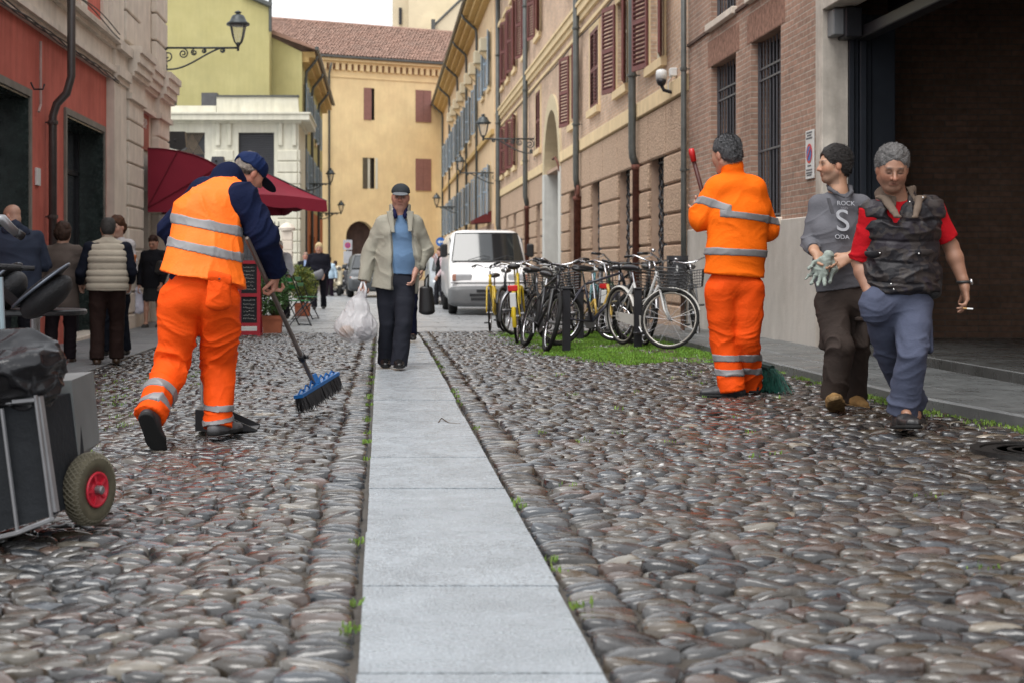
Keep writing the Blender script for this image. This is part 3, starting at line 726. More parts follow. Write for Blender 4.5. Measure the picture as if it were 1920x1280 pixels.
while u < 16:
    pts0 = []
    for j in range(nrow + 1):
        t = j / nrow; d = .6 - 8.1 * t; z = 15.42 + 3.65 * t + (0 if j % 2 else .0)
        pts0.append((d, z))
    for j in range(nrow):
        (d0, z0), (d1, z1) = pts0[j], pts0[j + 1]; c = (R.random() - .5) * .03
        for k in range(4):
            a0, a1 = pi * k / 4, pi * (k + 1) / 4
            f = lambda a, d, z, rr: yp(u + .12 - rr * cos(a), z + rr * .8 * sin(a) + c, d)
            mb.quad(f(a0, d0, z0 + .035, .12), f(a1, d0, z0 + .035, .12), f(a1, d1, z1, .10), f(a0, d1, z1, .10))
    u += .24
M_tile2 = mat('weathered barrel tiles', (.36, .22, .17), .85, var=.45, vs=3.5, stain=.4, scol=(.25, .21, .18))
mb.prism([yp(-8, 15.3, .5), yp(-8, 15.4, .5), yp(-8, 19.0, -7.5), yp(-8, 15.3, -16)], YU * 24)
mb.build('roof', M_tile2, yb)
mb = MB(); mb.tube([yp(-8, 19.1, -7.5), yp(16, 19.1, -7.5)], .14, 6); mb.build('ridge', M_tile2, yb)
# pale tower and gable beyond the roof
tb = thing('pale_tower', 'pale cream tower block rising behind the tiled roof at the end of the street', 'building', (3, 122, 0))
mb = MB(); mb.box(1.0, 9, 121, 130, 0, 27); mb.box(2.3, 9.5, 119.5, 121, 0, 27.2); mb.build('wall', M_palew, tb)
a = P(748, 46, 120.9); mb = MB(); mb.box(a[0], a[0] + .25, 120.85, 121.1, a[2], a[2] + 1.4); mb.build('window', M_iron2, tb)
gb = thing('gable_house', 'cream house with sloping parapet behind the right end of the tiled roof', 'building', (8, 112, 0))
a, b, c = P(812, 50, 112), P(905, -40, 112), P(845, 92, 112)
mb = MB(); mb.prism([(a[0], 112, 0), (14, 112, 0), (14, 112, b[2] + 2), (b[0], 112, b[2]), (a[0], 112, a[2])], (0, 8, 0)); mb.build('wall', M_palew, gb)
mb = MB(); mb.tube([tuple(a), tuple(b)], .1, 6); mb.build('coping', M_pipeG, gb)
mb = MB(); mb.box(a[0] - .15, a[0] + .15, 111.6, 112.1, a[2] - .8, a[2] + .5); mb.build('chimney', M_pipeG, gb)
# ================= left: olive building with gable =================
ob = thing('olive_building', 'olive yellow gabled building with grey shutters behind the low white pavilion', 'building', (-8, 66, 0))
XO = -3.46
pr = [(-22, -1), (XO, -1), (XO, 10.25), (P(484, 59, 62)[0], 11.2), (-22, 16.0)]
mb = MB(); mb.prism([(x, 62, z) for x, z in pr], (0, .3, 0))
ho = [(y, y + .9, z, z + 1.7) for y in (63.2, 66.6, 70.2, 73.8, 77.4) for z in (7.3, 4.4)]
wall(mb, (XO, 0, 0), (0, 1, 0), (1, 0, 0), (62.3, 83.5), (3.6, 10.25), ho, .2)
mb.build('wall', M_olive, ob)
mb = MB(); wall(mb, (XO + .02, 0, 0), (0, 1, 0), (1, 0, 0), (61.9, 83.5), (-.4, 3.6), [(y, y + 1.3, -.2, 2.4) for y in (64, 68, 72, 76)], .3); mb.build('ground_floor_wall', M_orange, ob)
for y0, y1, z0, z1 in ho: window(ob, y0, y1, z0, z1, XO, -1, 'open', M_blue, fr=.08, ang=.25)
mb = MB(); mb.box(XO - .4, XO - .32, 63, 80, -.2, 2.4); mb.build('shopfront', M_pane, ob)
mb = MB()
for a, b in ((62.2, 68), (68.2, 75), (75.2, 83.4)):
    mb.box(XO, XO + .3, a, b, 9.85, 10.05); mb.box(XO, XO + .55, a, b, 10.05, 10.3)
mb.build('eaves', mat('ochre eaves', (.58, .40, .17), .85, var=.1), ob)
mb = MB(); z_ = 10.33; mb.prism([(XO + .62, 61.8, z_), (XO + .62, 61.8, z_ + .12), (P(484, 59, 62)[0], 61.8, 11.42), (-22, 61.8, 16.3), (-22, 61.8, 16.1), (P(484, 59, 62)[0], 61.8, 11.22)], (0, 21.8, 0)); mb.build('roof', M_tile, ob)
mb = MB(); mb.tube([(XO + .66, 61.7, 10.38), (XO + .66, 83.6, 10.38)], .09, 6); mb.build('gutter', M_pipeG, ob)
tb2 = thing('tall_olive_block', 'taller olive yellow block rising above the gable at the upper left', 'building', (-9, 60, 0))
xr_ = P(507, 30, 61.2)[0]
mb = MB(); mb.prism([(-22, 60.6, 5), (xr_, 60.6, 5), (xr_, 60.6, P(507, 12, 60.6)[2]), (P(455, -12, 60.6)[0], 60.6, P(455, -12, 60.6)[2]), (-22, 60.6, 18)], (0, 1.3, 0)); mb.build('wall', M_olive, tb2)
mb = MB(); mb.tube([(xr_ + .1, 60.5, P(0, 12, 60.6)[2]), (P(455, -12, 60.6)[0], 60.5, P(0, -12, 60.6)[2])], .12, 6); mb.tube([(xr_ + .05, 60.5, 13), (xr_ + .05, 60.5, 10.9)], .07, 6); mb.build('verge', M_pipeG, tb2)
# ================= left: low white pavilion =================
wb = thing('white_pavilion', 'low white rusticated pavilion with dark roller shutters under a projecting cornice', 'building', (-8, 57, 0))
XWc = P(560, 0, 57)[0]
px2 = lambda u: P(u, 0, 57)[0]; pv2 = lambda v: P(0, v, 57)[2]
wl = [(px2(338), px2(384), pv2(330), pv2(249)), (px2(447), px2(514), pv2(345), pv2(249)), (px2(338), px2(384), 0, 2.3), (px2(447), px2(514), -.2, 2.3)]
mb = MB(); wall(mb, (0, 57, 0), (1, 0, 0), (0, -1, 0), (-22, XWc), (-.5, 6.7), [(a, b, c, d, .25) for a, b, c, d in wl], .25)
wall(mb, (XWc, 0, 0), (0, 1, 0), (1, 0, 0), (57, 62), (-.5, 6.7), [], .2); mb.build('wall', M_wht, wb)
for a, b in ((402, 438), (520, 558)):
    mb = MB(); z = 1.0
    while z < 5.6: mb.box(px2(a), px2(b), 56.93, 57.02, z, z + .43, .03); z += .46
    mb.build('quoins', M_wht, wb)
mb = MB()
for a, b in ((405, 413), (427, 434), (522, 530), (548, 556)): mb.box(px2(a), px2(b), 56.9, 57.0, 5.75, 6.65, .02)
mb.build('capital', M_wht, wb); mb = MB(); z = 1.0
while z < 5.6: mb.box(XWc - .02, XWc + .07, 56.95, 58.2, z, z + .43, .03); z += .46
mb.build('quoins', M_wht, wb)
mb = MB()
for z0, z1, t in ((6.65, 6.75, .12), (6.75, 6.98, .45), (6.98, 7.05, .5)): mb.box(-22, XWc + t, 57 - t, 57.3, z0, z1)
for z0, z1, t in ((6.65, 6.75, .119), (6.75, 6.98, .449), (6.98, 7.05, .499)): mb.box(XWc - .3, XWc + t, 57.3, 62, z0, z1)
mb.build('cornice', M_wht, wb)
mb = MB(); mb.prism([(px2(405), 57.2, 7.05), (px2(560), 57.2, 7.05), (px2(558), 57.2, 7.72), (px2(405), 57.2, 7.75)], (0, .3, 0)); mb.box(-22, px2(404), 57.2, 57.5, 7.05, 7.38)
mb.build('parapet', M_wht, wb)
mb = MB(); mb.box(-22, XWc - .1, 57.4, 61.8, 6.9, 7.1); mb.box(px2(404), px2(560), 57.15, 57.55, 7.73, 7.80); mb.build('roof', M_pipeG, wb)
mb = MB(); mb.box(px2(374), px2(404), 57.6, 58.6, 7.0, 7.95); mb.box(px2(303), px2(321), 57.6, 58.6, 7.0, 7.9); mb.build('chimney', mat('slate box', (.08, .08, .085), .6), wb)
M_roll = mat('dark roller shutter', (.035, .036, .042), .45, var=.1)
for i, (a, b, c, d) in enumerate(wl):
    mb = MB(); zc = d if i else c + (d - c) * .50; z = c
    while z < zc - .02: mb.box(a, b, 57.16, 57.2, z + .006, z + .085, .01); z += .09
    mb.box(a, b, 57.2, 57.23, c, d)
    w = mb.build('roller_shutter', M_roll, wb)
    if i == 0:
        mb = MB(); n = 12
        for k in range(-8, n):
            for s_ in (1, -1):
                x0 = a + (b - a) * k / n; x1 = x0 + s_ * (d - zc) * .6
                p0, p1 = (x0 if s_ > 0 else x0 + (b - a) * .6, zc), (x1 if s_ > 0 else x1 + (b - a) * .6, d)
                lo, hi = (p0, p1)
                if min(p0[0], p1[0]) < a or max(p0[0], p1[0]) > b: continue
                mb.tube([(p0[0], 57.12, p0[1]), (p1[0], 57.12, p1[1])], .018, 4)
        mb.build('lattice', mat('rusty lattice', (.20, .16, .12), .7), w)
# stone pier and iron gate before the pavilion
gp = thing('gate_pier', 'pale rusticated stone gate pier at the pavilion corner', 'gate pier', (-3.7, 50, 0))
mb = MB(); x0, x1 = P(527, 0, 50)[0], P(548, 0, 50)[0]
z = -.2
while z < 2.1: mb.box(x0, x1, 50, 50.45, z, z + .33, .02); z += .34
mb.lathe(((x0 + x1) / 2, 50.2, z), [(.28, 0), (.3, .1), (.2, .22), (.001, .3)], 16); mb.build('pier', M_stoneL, gp)
ig = thing('iron_gate', 'black wrought iron gate between the cafe and the stone pier', 'gate', (-4.5, 50.2, 0))
mb = MB()
for k in range(14):
    x = x0 - .1 - k * .14; mb.tube([(x, 50.2, -.1), (x, 50.2, 2.5)], .02, 5)
for z in (.1, 1.2, 2.3): mb.box(x0 - 2.0, x0, 50.17, 50.23, z, z + .06)
mb.build('bars', M_iron2, ig)
# ================= left: red building =================
rb = thing('red_building', 'salmon red building with white fascia and dark marble shop doorways at the left', 'building', (XL, 18, 0))
dh = [(14.4, 17.5, -.3, 3.05, .38), (19.56, 22.2, -.3, 3.05, .38)]
mb = MB(); wall(mb, (XL, 0, 0), (0, 1, 0), (1, 0, 0), (9, 22.5), (-.3, 9), dh, .38); mb.build('wall', [M_red], rb)
for y0, y1, z0, z1, _ in dh:
    mb = MB()
    for a, b in ((y0 - .001, y0 + .03), (y1 - .03, y1 + .001)): mb.box(XL - .4, XL + .012, a, b, -.2, z1 + .001)
    mb.box(XL - .4, XL + .012, y0 + .03, y1 - .03, z1 - .03, z1); d = mb.build('doorway', M_greenmar, rb)
    mb = MB()
    for a, b in ((y0 - .09, y0 - .001), (y1 + .001, y1 + .09)): mb.box(XL, XL + .035, a, b, -.2, z1 + .09)
    mb.box(XL, XL + .035, y0 - .001, y1 + .001, z1 + .001, z1 + .09); mb.build('frame', mat('grey stone frame', (.20, .18, .155), .7, var=.2), d)
    mb = MB(); mb.box(XL - .44, XL - .40, y0, y1, -.2, z1); mb.build('glass_door', M_pane, d)
    mb = MB(); ym = (y0 + y1) / 2
    for a in (y0 + .03, ym - .03, y1 - .09): mb.box(XL - .40, XL - .36, a, a + .06, -.1, z1 - .03)
    mb.box(XL - .40, XL - .36, y0 + .03, y1 - .03, 2.35, 2.42); mb.build('door_frame', M_iron2, d)
    mb = MB(); mb.box(XL - .3, XL + .1, y0 - .05, y1 + .05, -.3, pz(-1, ym) + .05, .01); mb.build('threshold', M_stoneL, d)
mb = MB()
for z0, z1, t in ((3.94, 4.02, .10), (4.02, 4.10, .16), (4.10, 4.40, .09), (4.40, 4.47, .16), (4.47, 4.54, .24)): mb.box(XL, XL + t, 9, 22.48, z0, z1)
mb.build('fascia', M_stoneL, rb)
mb = MB()
y = 12.3
while y < 22.3:
    mb.box(XL, XL + .05, y, y + .42, 4.54, 7.5); mb.box(XL, XL + .049, y + .42, y + 1.5, 4.54, 4.72); y += 1.62
mb.build('window_surround', M_stoneL, rb)
mb = MB(); mb.box(XL, XL + .13, 22.5, 23.55, -.3, 3.9)
for z0, z1, t in ((3.9, 3.98, .17), (3.98, 4.14, .22), (4.14, 4.4, .15), (4.4, 4.55, .24)): mb.box(XL, XL + t, 22.48, 23.58, z0, z1)
mb.box(XL, XL + .10, 22.55, 23.5, 4.55, 8.9); mb.build('pilaster', M_stoneL, rb)
mb = MB(); mb.box(XL + .0, XL + .03, 17.85, 18.05, 1.98, 2.2, .004); mb.build('number_plate', M_signw, rb)
mb = MB(); mb.box(-14, XL, 9, 22.5, 8.9, 9.1); mb.build('roof', M_tile, rb)
# cables along the red facade
cab = MB()
for k in range(3):
    pts = [(XL + .20 + .012 * k, y, 3.88 - .015 * k + .03 * sin(y * 2.1 + k * 2)) for y in np.linspace(9.5, 22.4, 60)]; cab.tube(pts, .010, 5)
for k in range(2):
    pts = [(XL + .27, y, 4.6 - .05 * k + .05 * sin(y * 1.3 + k)) for y in np.linspace(9.5, 22.2, 40)]; cab.tube(pts, .009, 5)
tag(cab.build('cable', mat('black cable', (.03, .03, .03), .6)), 'bundle of dark cables strung along the white fascia of the red building', 'cable')
hk = MB(); hk.tube([P(50, 155, 17.35) + (0.05, 0, 0), P(50, 168, 17.35) + (.09, 0, 0), P(62, 168, 17.35) + (.12, 0, 0), P(65, 158, 17.35) + (.12, 0, 0)], .012, 5)
tag(hk.build('wall_hook', M_iron2), 'small iron hook on the red wall over the near doorway', 'hook')
cd = MB(); cd.tube([(XL + .05, 17.95, 3.8), (XL + .05, 17.95, 3.0), (XL + .05, 17.85, 2.9)], .018, 6)
tag(cd.build('conduit', mat('pale conduit', (.42, .30, .27), .6)), 'short pale conduit hanging down the red wall', 'conduit')
downpipe('dark brown downpipe with a cranked elbow between the two doors of the red building', [(XL + .34, 18.4, 6.5), (XL + .34, 18.4, 3.42), (XL + .28, 18.4, 3.2), (XL + .15, 18.4, 3.06), (XL + .1, 18.4, 2.9), (XL + .1, 18.4, -.1)], .055, M_pipe, brackets=(2.82, 1.6, .7), side=-1)
# ================= left: pale stone building with pilasters =================
sb = thing('limestone_building', 'pale limestone corner building with banded pilasters and heavy entablature', 'building', (XL, 26, 0))
mb = MB(); wall(mb, (XL, 0, 0), (0, 1, 0), (1, 0, 0), (23.58, 28.2), (-.3, 9), [(25.3, 26.6, -.3, 2.35, .5)], .5); mb.quad((XL, 28.2, -.3), (-14, 28.2, -.3), (-14, 28.2, 9), (XL, 28.2, 9))
mb.build('wall', M_stoneL, sb)
mb = MB()
for a, b in ((23.64, 25.1), (26.85, 28.15)):
    z = -.2
    while z < 3.75: mb.box(XL, XL + .16, a, b, z + .012, z + .348, .018); z += .36
    mb.box(XL, XL + .11, a + .012, b - .012, -.2, 3.74); z = 4.7
    while z < 8.6: mb.box(XL, XL + .12, a, b, z + .012, z + .5, .018); z += .52
mb.build('banded_pilaster', M_stoneL, sb)
mb = MB()
for a, b, e in ((23.6, 25.15, .10), (25.15, 26.8, 0), (26.8, 28.22, .10)):
    for z0, z1, t in ((3.74, 3.84, .16), (3.84, 4.12, .10), (4.12, 4.2, .2), (4.2, 4.34, .27), (4.34, 4.5, .33), (4.5, 4.62, .38)): mb.box(XL, XL + t * .75 + e, a, b, z0, z1)
mb.build('entablature', M_stoneL, sb)
pl = MB(); pl.box(XL, XL + .03, 25.5, 26.45, 3.08, 3.78, .005); p_ = pl.build('sign_panel', mat('faded red panel', (.36, .12, .09), .7, var=.1), sb)
text('EXP', .26, (XL + .034, 25.98, 3.55), (0, 1, 0), (0, 0, 1), M_signw, p_); 
mb = MB(); mb.box(-14, XL, 23.6, 28.2, 8.9, 9.1); mb.build('roof', M_tile, sb)
mb = MB(); mb.box(XL - .5, XL - .46, 25.3, 26.6, -.2, 2.35); mb.build('door', M_pane, sb)
# ================= pipes on the right =================
xp = XR - .09
downpipe('thin grey downpipe in the corner between the brick building and the palazzo', [(xp, 21.22, 9.2), (xp, 21.22, 2.0), (xp, 21.22, .1)], .042, M_pipeG, brackets=(7, 5.4, 3.9, 2.4))
downpipe('thick dark downpipe with rusty red lower section between the two nearest palazzo windows', [(xp - .05, 25.3, 11.8), (xp - .05, 25.3, 3.05), (xp - .04, 25.3, 2.9), (xp + .02, 25.3, 2.74)], .068, M_pipeG, (xp + .03, 25.3, .1, 2.76, .075), (9, 6.4, 4.35))
downpipe('dark downpipe ending in a rusty ring fitting near the white portal', [(xp - .05, 32.6, 11.8), (xp - .05, 32.6, 2.95), (xp - .02, 32.6, 2.75)], .07, M_pipeG, (xp - .02, 32.6, 0, 2.55, .08), (9, 6.4, 4.2), ring=True)
downpipe('slim dark downpipe beyond the white arched portal', [(xp - .05, 44.1, 11.8), (xp - .05, 44.1, 3.1), (xp + .02, 44.1, 2.8)], .075, M_pipeG, (xp + .02, 44.1, -.1, 2.8, .085), (9, 6.4, 4.2))
downpipe('dark downpipe at the far end of the palazzo with a red foot', [(xp - .05, 54.4, 12), (xp - .05, 54.4, 2.5), (xp, 54.4, 2.2)], .09, M_pipeG, (xp, 54.4, -.1, 2.2, .1), (9, 6.4, 4.2))
nth = ['nearest', 'second', 'third', 'fourth', 'fifth']
for i, y in enumerate((64.2, 72, 80.5, 90, 100)):
    downpipe('%s of the five thin dark downpipes on the peach facade' % nth[i], [(X2 - .78, y, 12.3), (X2 - .7, y, 12.1), (X2 - .15, y, 11.6), (X2 - .12, y, 11.3), (X2 - .12, y, -.1)], .06 + .003 * i, M_pipeG, group='downpipes on the peach facade')
for i, y in enumerate((62.9, 68.7, 75.8)):
    downpipe('%s of the three dark downpipes on the olive side wall' % nth[i], [(XO + .6, y, 10.2), (XO + .55, y, 10.0), (XO + .15, y, 9.5), (XO + .12, y, 9.2), (XO + .12, y, -.1)], .07, M_pipeG, group='downpipes on the olive side wall', side=-1)
u = yu(616)[0]; a = yp(u, 14.9, .5); b = yp(u, 14.2, .12); c = yp(u, -.1, .12)
downpipe('long downpipe at the left end of the yellow facade', [a, b, c], .075, M_pipeG)
# wall lamps -----------------------------------------------------------------
M_lampm = mat('grey green lamp metal', (.055, .065, .068), .45, metal=.3, var=.15)
M_lglass = mat('clear lamp glass', (.7, .72, .7), .1, var=0, alpha=.22)
def lamp(label, x, y, z, side, arm, h, s=1.0, group='wall lanterns on scrolled brackets', detail=True):
    t = thing('wall_lantern', label, 'street lamp', (x, y, z), group); d = -side
    r = .016 * s; mb = MB()
    mb.tube([(x, y, z), (x + d * arm, y, z)], r, 6); mb.box(x - .01, x + .01, y - .035, y + .035, z - .42 * s, z + .1)
    def spiral(cx, cz, R0, turns, sgn, ph=0):
        n = int(18 * turns); return [(cx + sgn * R0 * (1 - i / n * .85) * cos(ph + 2 * pi * turns * i / n), y, cz + R0 * (1 - i / n * .85) * sin(ph + 2 * pi * turns * i / n)) for i in range(n)]
    k = arm / 1.5
    mb.tube([(x, y, z - .40 * k)] + [(x + d * arm * q, y, z - .40 * k * (1 - q / .78) ** 1.0 * (1 + .5 * sin(q / .78 * pi))) for q in np.linspace(.04, .78, 14)], r * .9, 5)
    for cx, cz, rr, sg in ((.13, -.16, .13, 1), (.42, -.11, .095, -1), (.62, -.09, .06, 1), (.80, -.06, .045, -1), (1.14, -.05, .05, -1), (.08, -.36, .05, -1)):
        mb.tube(spiral(x + d * cx * k * 1.05, z + cz * k, rr * k, 1.7, d * sg, pi / 2), r * .7, 5)
    mb.tube([(x + d * arm, y, z - .06), (x + d * arm, y, z + .08)], r * 1.2, 6); mb.build('bracket', M_lampm, t, True)
    cx = x + d * arm; w = h * .30
    mb = MB()
    for i in range(4):
        a = pi / 2 * i + pi / 4
        mb.tube([(cx + .05 * w / .2 * cos(a) * .6, y + .05 * sin(a), z + .06), (cx + w * .42 * cos(a), y + w * .42 * sin(a), z + h * .16), (cx + w * .62 * cos(a), y + w * .62 * sin(a), z + h * .30), (cx + w * .88 * cos(a), y + w * .88 * sin(a), z + h * .62)], .011 * s, 5)
    mb.lathe((cx, y, z + .02), [(.03, 0), (.045, .05), (.03, .09)], 8)
    mb.build('lantern_frame', M_lampm, t, True)
    mb = MB(); mb.lathe((cx, y, z), [(.05, h * .16), (w * .55, h * .30), (w * .80, h * .60)], 4); mb.build('glass', M_lglass, t)
    mb = MB(); mb.lathe((cx, y, z), [(w * 1.02, h * .60), (w * 1.05, h * .645), (w * .78, h * .70), (w * .62, h * .80), (w * .5, h * .86), (w * .28, h * .885), (w * .16, h * .92), (w * .34, h * .935), (w * .30, h * .955), (w * .12, h * .98), (.001, h)], 16)
    mb.build('cap', M_lampm, t, True)
    return t
lamp('large black lantern on a scrolled bracket at the corner of the limestone building', XL + .0, 28.0, 5.25, -1, 1.53, .74, 1.3)
lamp('nearest grey lantern on a scrolled bracket over the palazzo side', XR, 42.7, 4.76, 1, 1.54, .76, 1.5)
lamp('second grey lantern bracketed from the far end of the palazzo', XR, 56, 4.6, 1, 1.5, .72, 1.6)
lamp('small far lantern on the right bracketed from the peach building', X2, 81.5, 4.3, 1, 1.25, .80, 2)
lamp('tall far lantern hanging level with the olive building shutters', XO, 66, P(0, 345, 66)[2], -1, 1.1, .74, 1.8)
lamp('lower far lantern at the left bracketed toward the yellow facade', XO, 80, P(0, 400, 80)[2], -1, 1.2, .72, 2)
# CCTV camera, lamp hook
cc = thing('cctv_camera', 'white dome security camera on a black bracket at the palazzo corner', 'security camera', (XR, 22.3, 3.7))
a = P(1240, 148, 22.2)
mb = MB(); mb.lathe((a[0], 22.2, a[2] - .02), [(.055, .0), (.085, .02), (.088, .1), (.075, .15), (.04, .165), (.001, .168)], 16); mb.build('housing', M_signw, cc, True)
mb = MB(); mb.lathe((a[0], 22.2, a[2] - .02), [(.001, -.10), (.05, -.085), (.075, -.04), (.083, .0), (.001, .01)], 16); mb.tube([(a[0], 22.2, a[2] - .1), (a[0] + .04, 22.2, a[2] - .18), (a[0] + .15, 22.2, a[2] - .21), (XR, 22.2, a[2] - .20)], .028, 8); mb.box(XR - .03, XR, 22.13, 22.27, a[2] - .28, a[2] - .1)
mb.build('bracket', M_iron2, cc, True)
mb = MB(); mb.box(XR - .11, XR, 22.1, 22.22, a[2] + .03, a[2] + .16, .01); mb.tube([(XR - .08, 22.15, a[2] + .03), (XR - .13, 22.18, a[2] - .05), (XR - .12, 22.2, a[2] - .18)], .01, 5); mb.build('junction_box', M_signw, cc)
hk = MB(); yk = 36.3; hk.tube([(XR - .02, yk, 3.35), (XR - .05, yk, 3.38), (XR - .09, yk + .1, 3.6), (XR - .12, yk + .4, 3.75), (XR - .14, yk + .7, 3.72)], .03, 6)
tag(hk.build('torch_hook', M_rustpipe, None, True), 'rusty curved iron hook beside the arched portal', 'hook')
wr = MB(); wr.tube([(XR - .08, y, 6.15 - .03 * sin(y * .9)) for y in np.linspace(21.5, 55.5, 50)], .014, 4)
tag(wr.build('facade_cable', mat('black cable', (.03, .03, .03), .6)), 'dark cable running under the cream cornice of the palazzo', 'cable')
# ---------------- sculpting engine: signed distance shapes -> one continuous mesh ----------------
def A(*v): return np.array(v if len(v) > 1 else v[0], float)
def nrm(v): v = np.asarray(v, float); return v / (np.linalg.norm(v) + 1e-12)
def lerp(a, b, t): return np.asarray(a, float) * (1 - t) + np.asarray(b, float) * t
class Sdf:
    def __init__(s): s.p = []
    def seg(s, a, b, ra, rb=None, side=None, f=1, f2=None, k=.02, op='+', flat=False, flat0=False):
        rb = ra if rb is None else rb; f2 = f if f2 is None else f2
        s.p.append(('seg', A(a), A(b), ra, rb, None if side is None else nrm(side), f, f2, k, op, flat, flat0)); return s
    def chain(s, pts, rs_, side=None, f=1, k=.02, flat=False):
        ff = f if hasattr(f, '__len__') else [f] * len(pts)
        for i in range(len(pts) - 1): s.seg(pts[i], pts[i + 1], rs_[i], rs_[i + 1], side, ff[i], ff[i + 1], k, '+', flat and i == len(pts) - 2)
        return s
    def ell(s, c, r, ax=None, k=.02, op='+'):
        s.p.append(('ell', A(c), np.eye(3) if ax is None else np.array(ax, float), A(r), k, op)); return s
    def cut(s, p, n): s.p.append(('cut', A(p), nrm(n))); return s
    def _b(s, q, pad):
        if q[0] == 'seg':
            r = max(q[3], q[4]) * max(1, q[6], q[7]) + pad; return np.minimum(q[1], q[2]) - r, np.maximum(q[1], q[2]) + r
        if q[0] == 'ell': r = q[3].max() + pad; return q[1] - r, q[1] + r
    def mesh(s, h, off=0, slabs=(), region=None, disp=None, hollow=0):
        bs = [s._b(q, off + 2 * h) for q in s.p if q[0] != 'cut' and q[-1 if q[0] == 'ell' else 9] == '+']
        lo = np.min([b[0] for b in bs], 0); hi = np.max([b[1] for b in bs], 0)
        if region is not None: lo = np.maximum(lo, region[0]); hi = np.minimum(hi, region[1])
        n = np.ceil((hi - lo) / h).astype(int) + 2; D = np.full(n, .2, np.float32)
        ax = [lo[i] + h * np.arange(n[i]) for i in range(3)]
        def sub(b):
            i0 = np.clip(np.floor((b[0] - lo) / h).astype(int), 0, n); i1 = np.clip(np.ceil((b[1] - lo) / h).astype(int) + 1, 0, n)
            if np.any(i1 <= i0): return None, None
            sl = tuple(slice(i0[i], i1[i]) for i in range(3))
            return sl, [ax[0][sl[0]][:, None, None], ax[1][sl[1]][None, :, None], ax[2][sl[2]][None, None, :]]
        for q in s.p:
            if q[0] == 'cut':
                X = [ax[0][:, None, None], ax[1][None, :, None], ax[2][None, None, :]]
                d = sum((X[i] - q[1][i]) * q[2][i] for i in range(3)); np.maximum(D, d.astype(np.float32), out=D); continue
            if q[0] == 'seg':
                _, a, b, ra, rb, sd, f, f2, k, op, flat, flat0 = q
                sl, X = sub(s._b(q, k + off + 2 * h))
                if sl is None: continue
                ab = b - a; L2 = ab.dot(ab) + 1e-12; w = [X[i] - a[i] for i in range(3)]
                tt = (w[0] * ab[0] + w[1] * ab[1] + w[2] * ab[2]) / L2; t = np.clip(tt, 0, 1)
                w = [w[i] - t * ab[i] for i in range(3)]; R_ = ra + (rb - ra) * t
                q2 = w[0] ** 2 + w[1] ** 2 + w[2] ** 2
                if sd is None: d = np.sqrt(q2) - R_
                else:
                    u = w[0] * sd[0] + w[1] * sd[1] + w[2] * sd[2]; H_ = R_ * (f + (f2 - f) * t)
                    m = np.sqrt(u * u / R_ ** 2 + np.maximum(q2 - u * u, 0) / H_ ** 2) + 1e-4
                    d = np.sqrt(q2) * (1 - 1 / m); d = np.where(m < .3, -np.minimum(R_, H_) * .7, d)
                Ln = sqrt(L2)
                if flat: d = np.maximum(d, (tt - 1) * Ln)
                if flat0: d = np.maximum(d, -tt * Ln)
            else:
                _, c, M_, r, k, op = q
                sl, X = sub(s._b(q, k + off + 2 * h))
                if sl is None: continue
                w = [X[i] - c[i] for i in range(3)]; m = 0; q2 = w[0] ** 2 + w[1] ** 2 + w[2] ** 2
                for j in range(3): m = m + ((w[0] * M_[j][0] + w[1] * M_[j][1] + w[2] * M_[j][2]) / r[j]) ** 2
                m = np.sqrt(m) + 1e-4; d = np.sqrt(q2) * (1 - 1 / m); d = np.where(m < .3, -r.min() * .7, d)
            d = d.astype(np.float32); a_ = D[sl]
            if op == '+':
                hh = np.clip(.5 + .5 * (a_ - d) / k, 0, 1); D[sl] = a_ * (1 - hh) + d * hh - k * hh * (1 - hh)
            elif op == '-':
                hh = np.clip(.5 - .5 * (a_ + d) / k, 0, 1); D[sl] = a_ * (1 - hh) - d * hh + k * hh * (1 - hh)
        if hollow: D = np.abs(D) - hollow
        D -= off
        X = [ax[0][:, None, None], ax[1][None, :, None], ax[2][None, None, :]]
        for p, nn, hw in slabs:
            d = sum((X[i] - p[i]) * nn[i] for i in range(3)); D = np.maximum(D, (np.abs(d) - hw).astype(np.float32))
        D[0] = D[-1] = .1; D[:, 0] = D[:, -1] = .1; D[:, :, 0] = D[:, :, -1] = .1
        V, Q = nets(D, lo, h)
        if disp is not None and len(V):
            V = disp(V, vnorm(V, Q))
        return V, Q
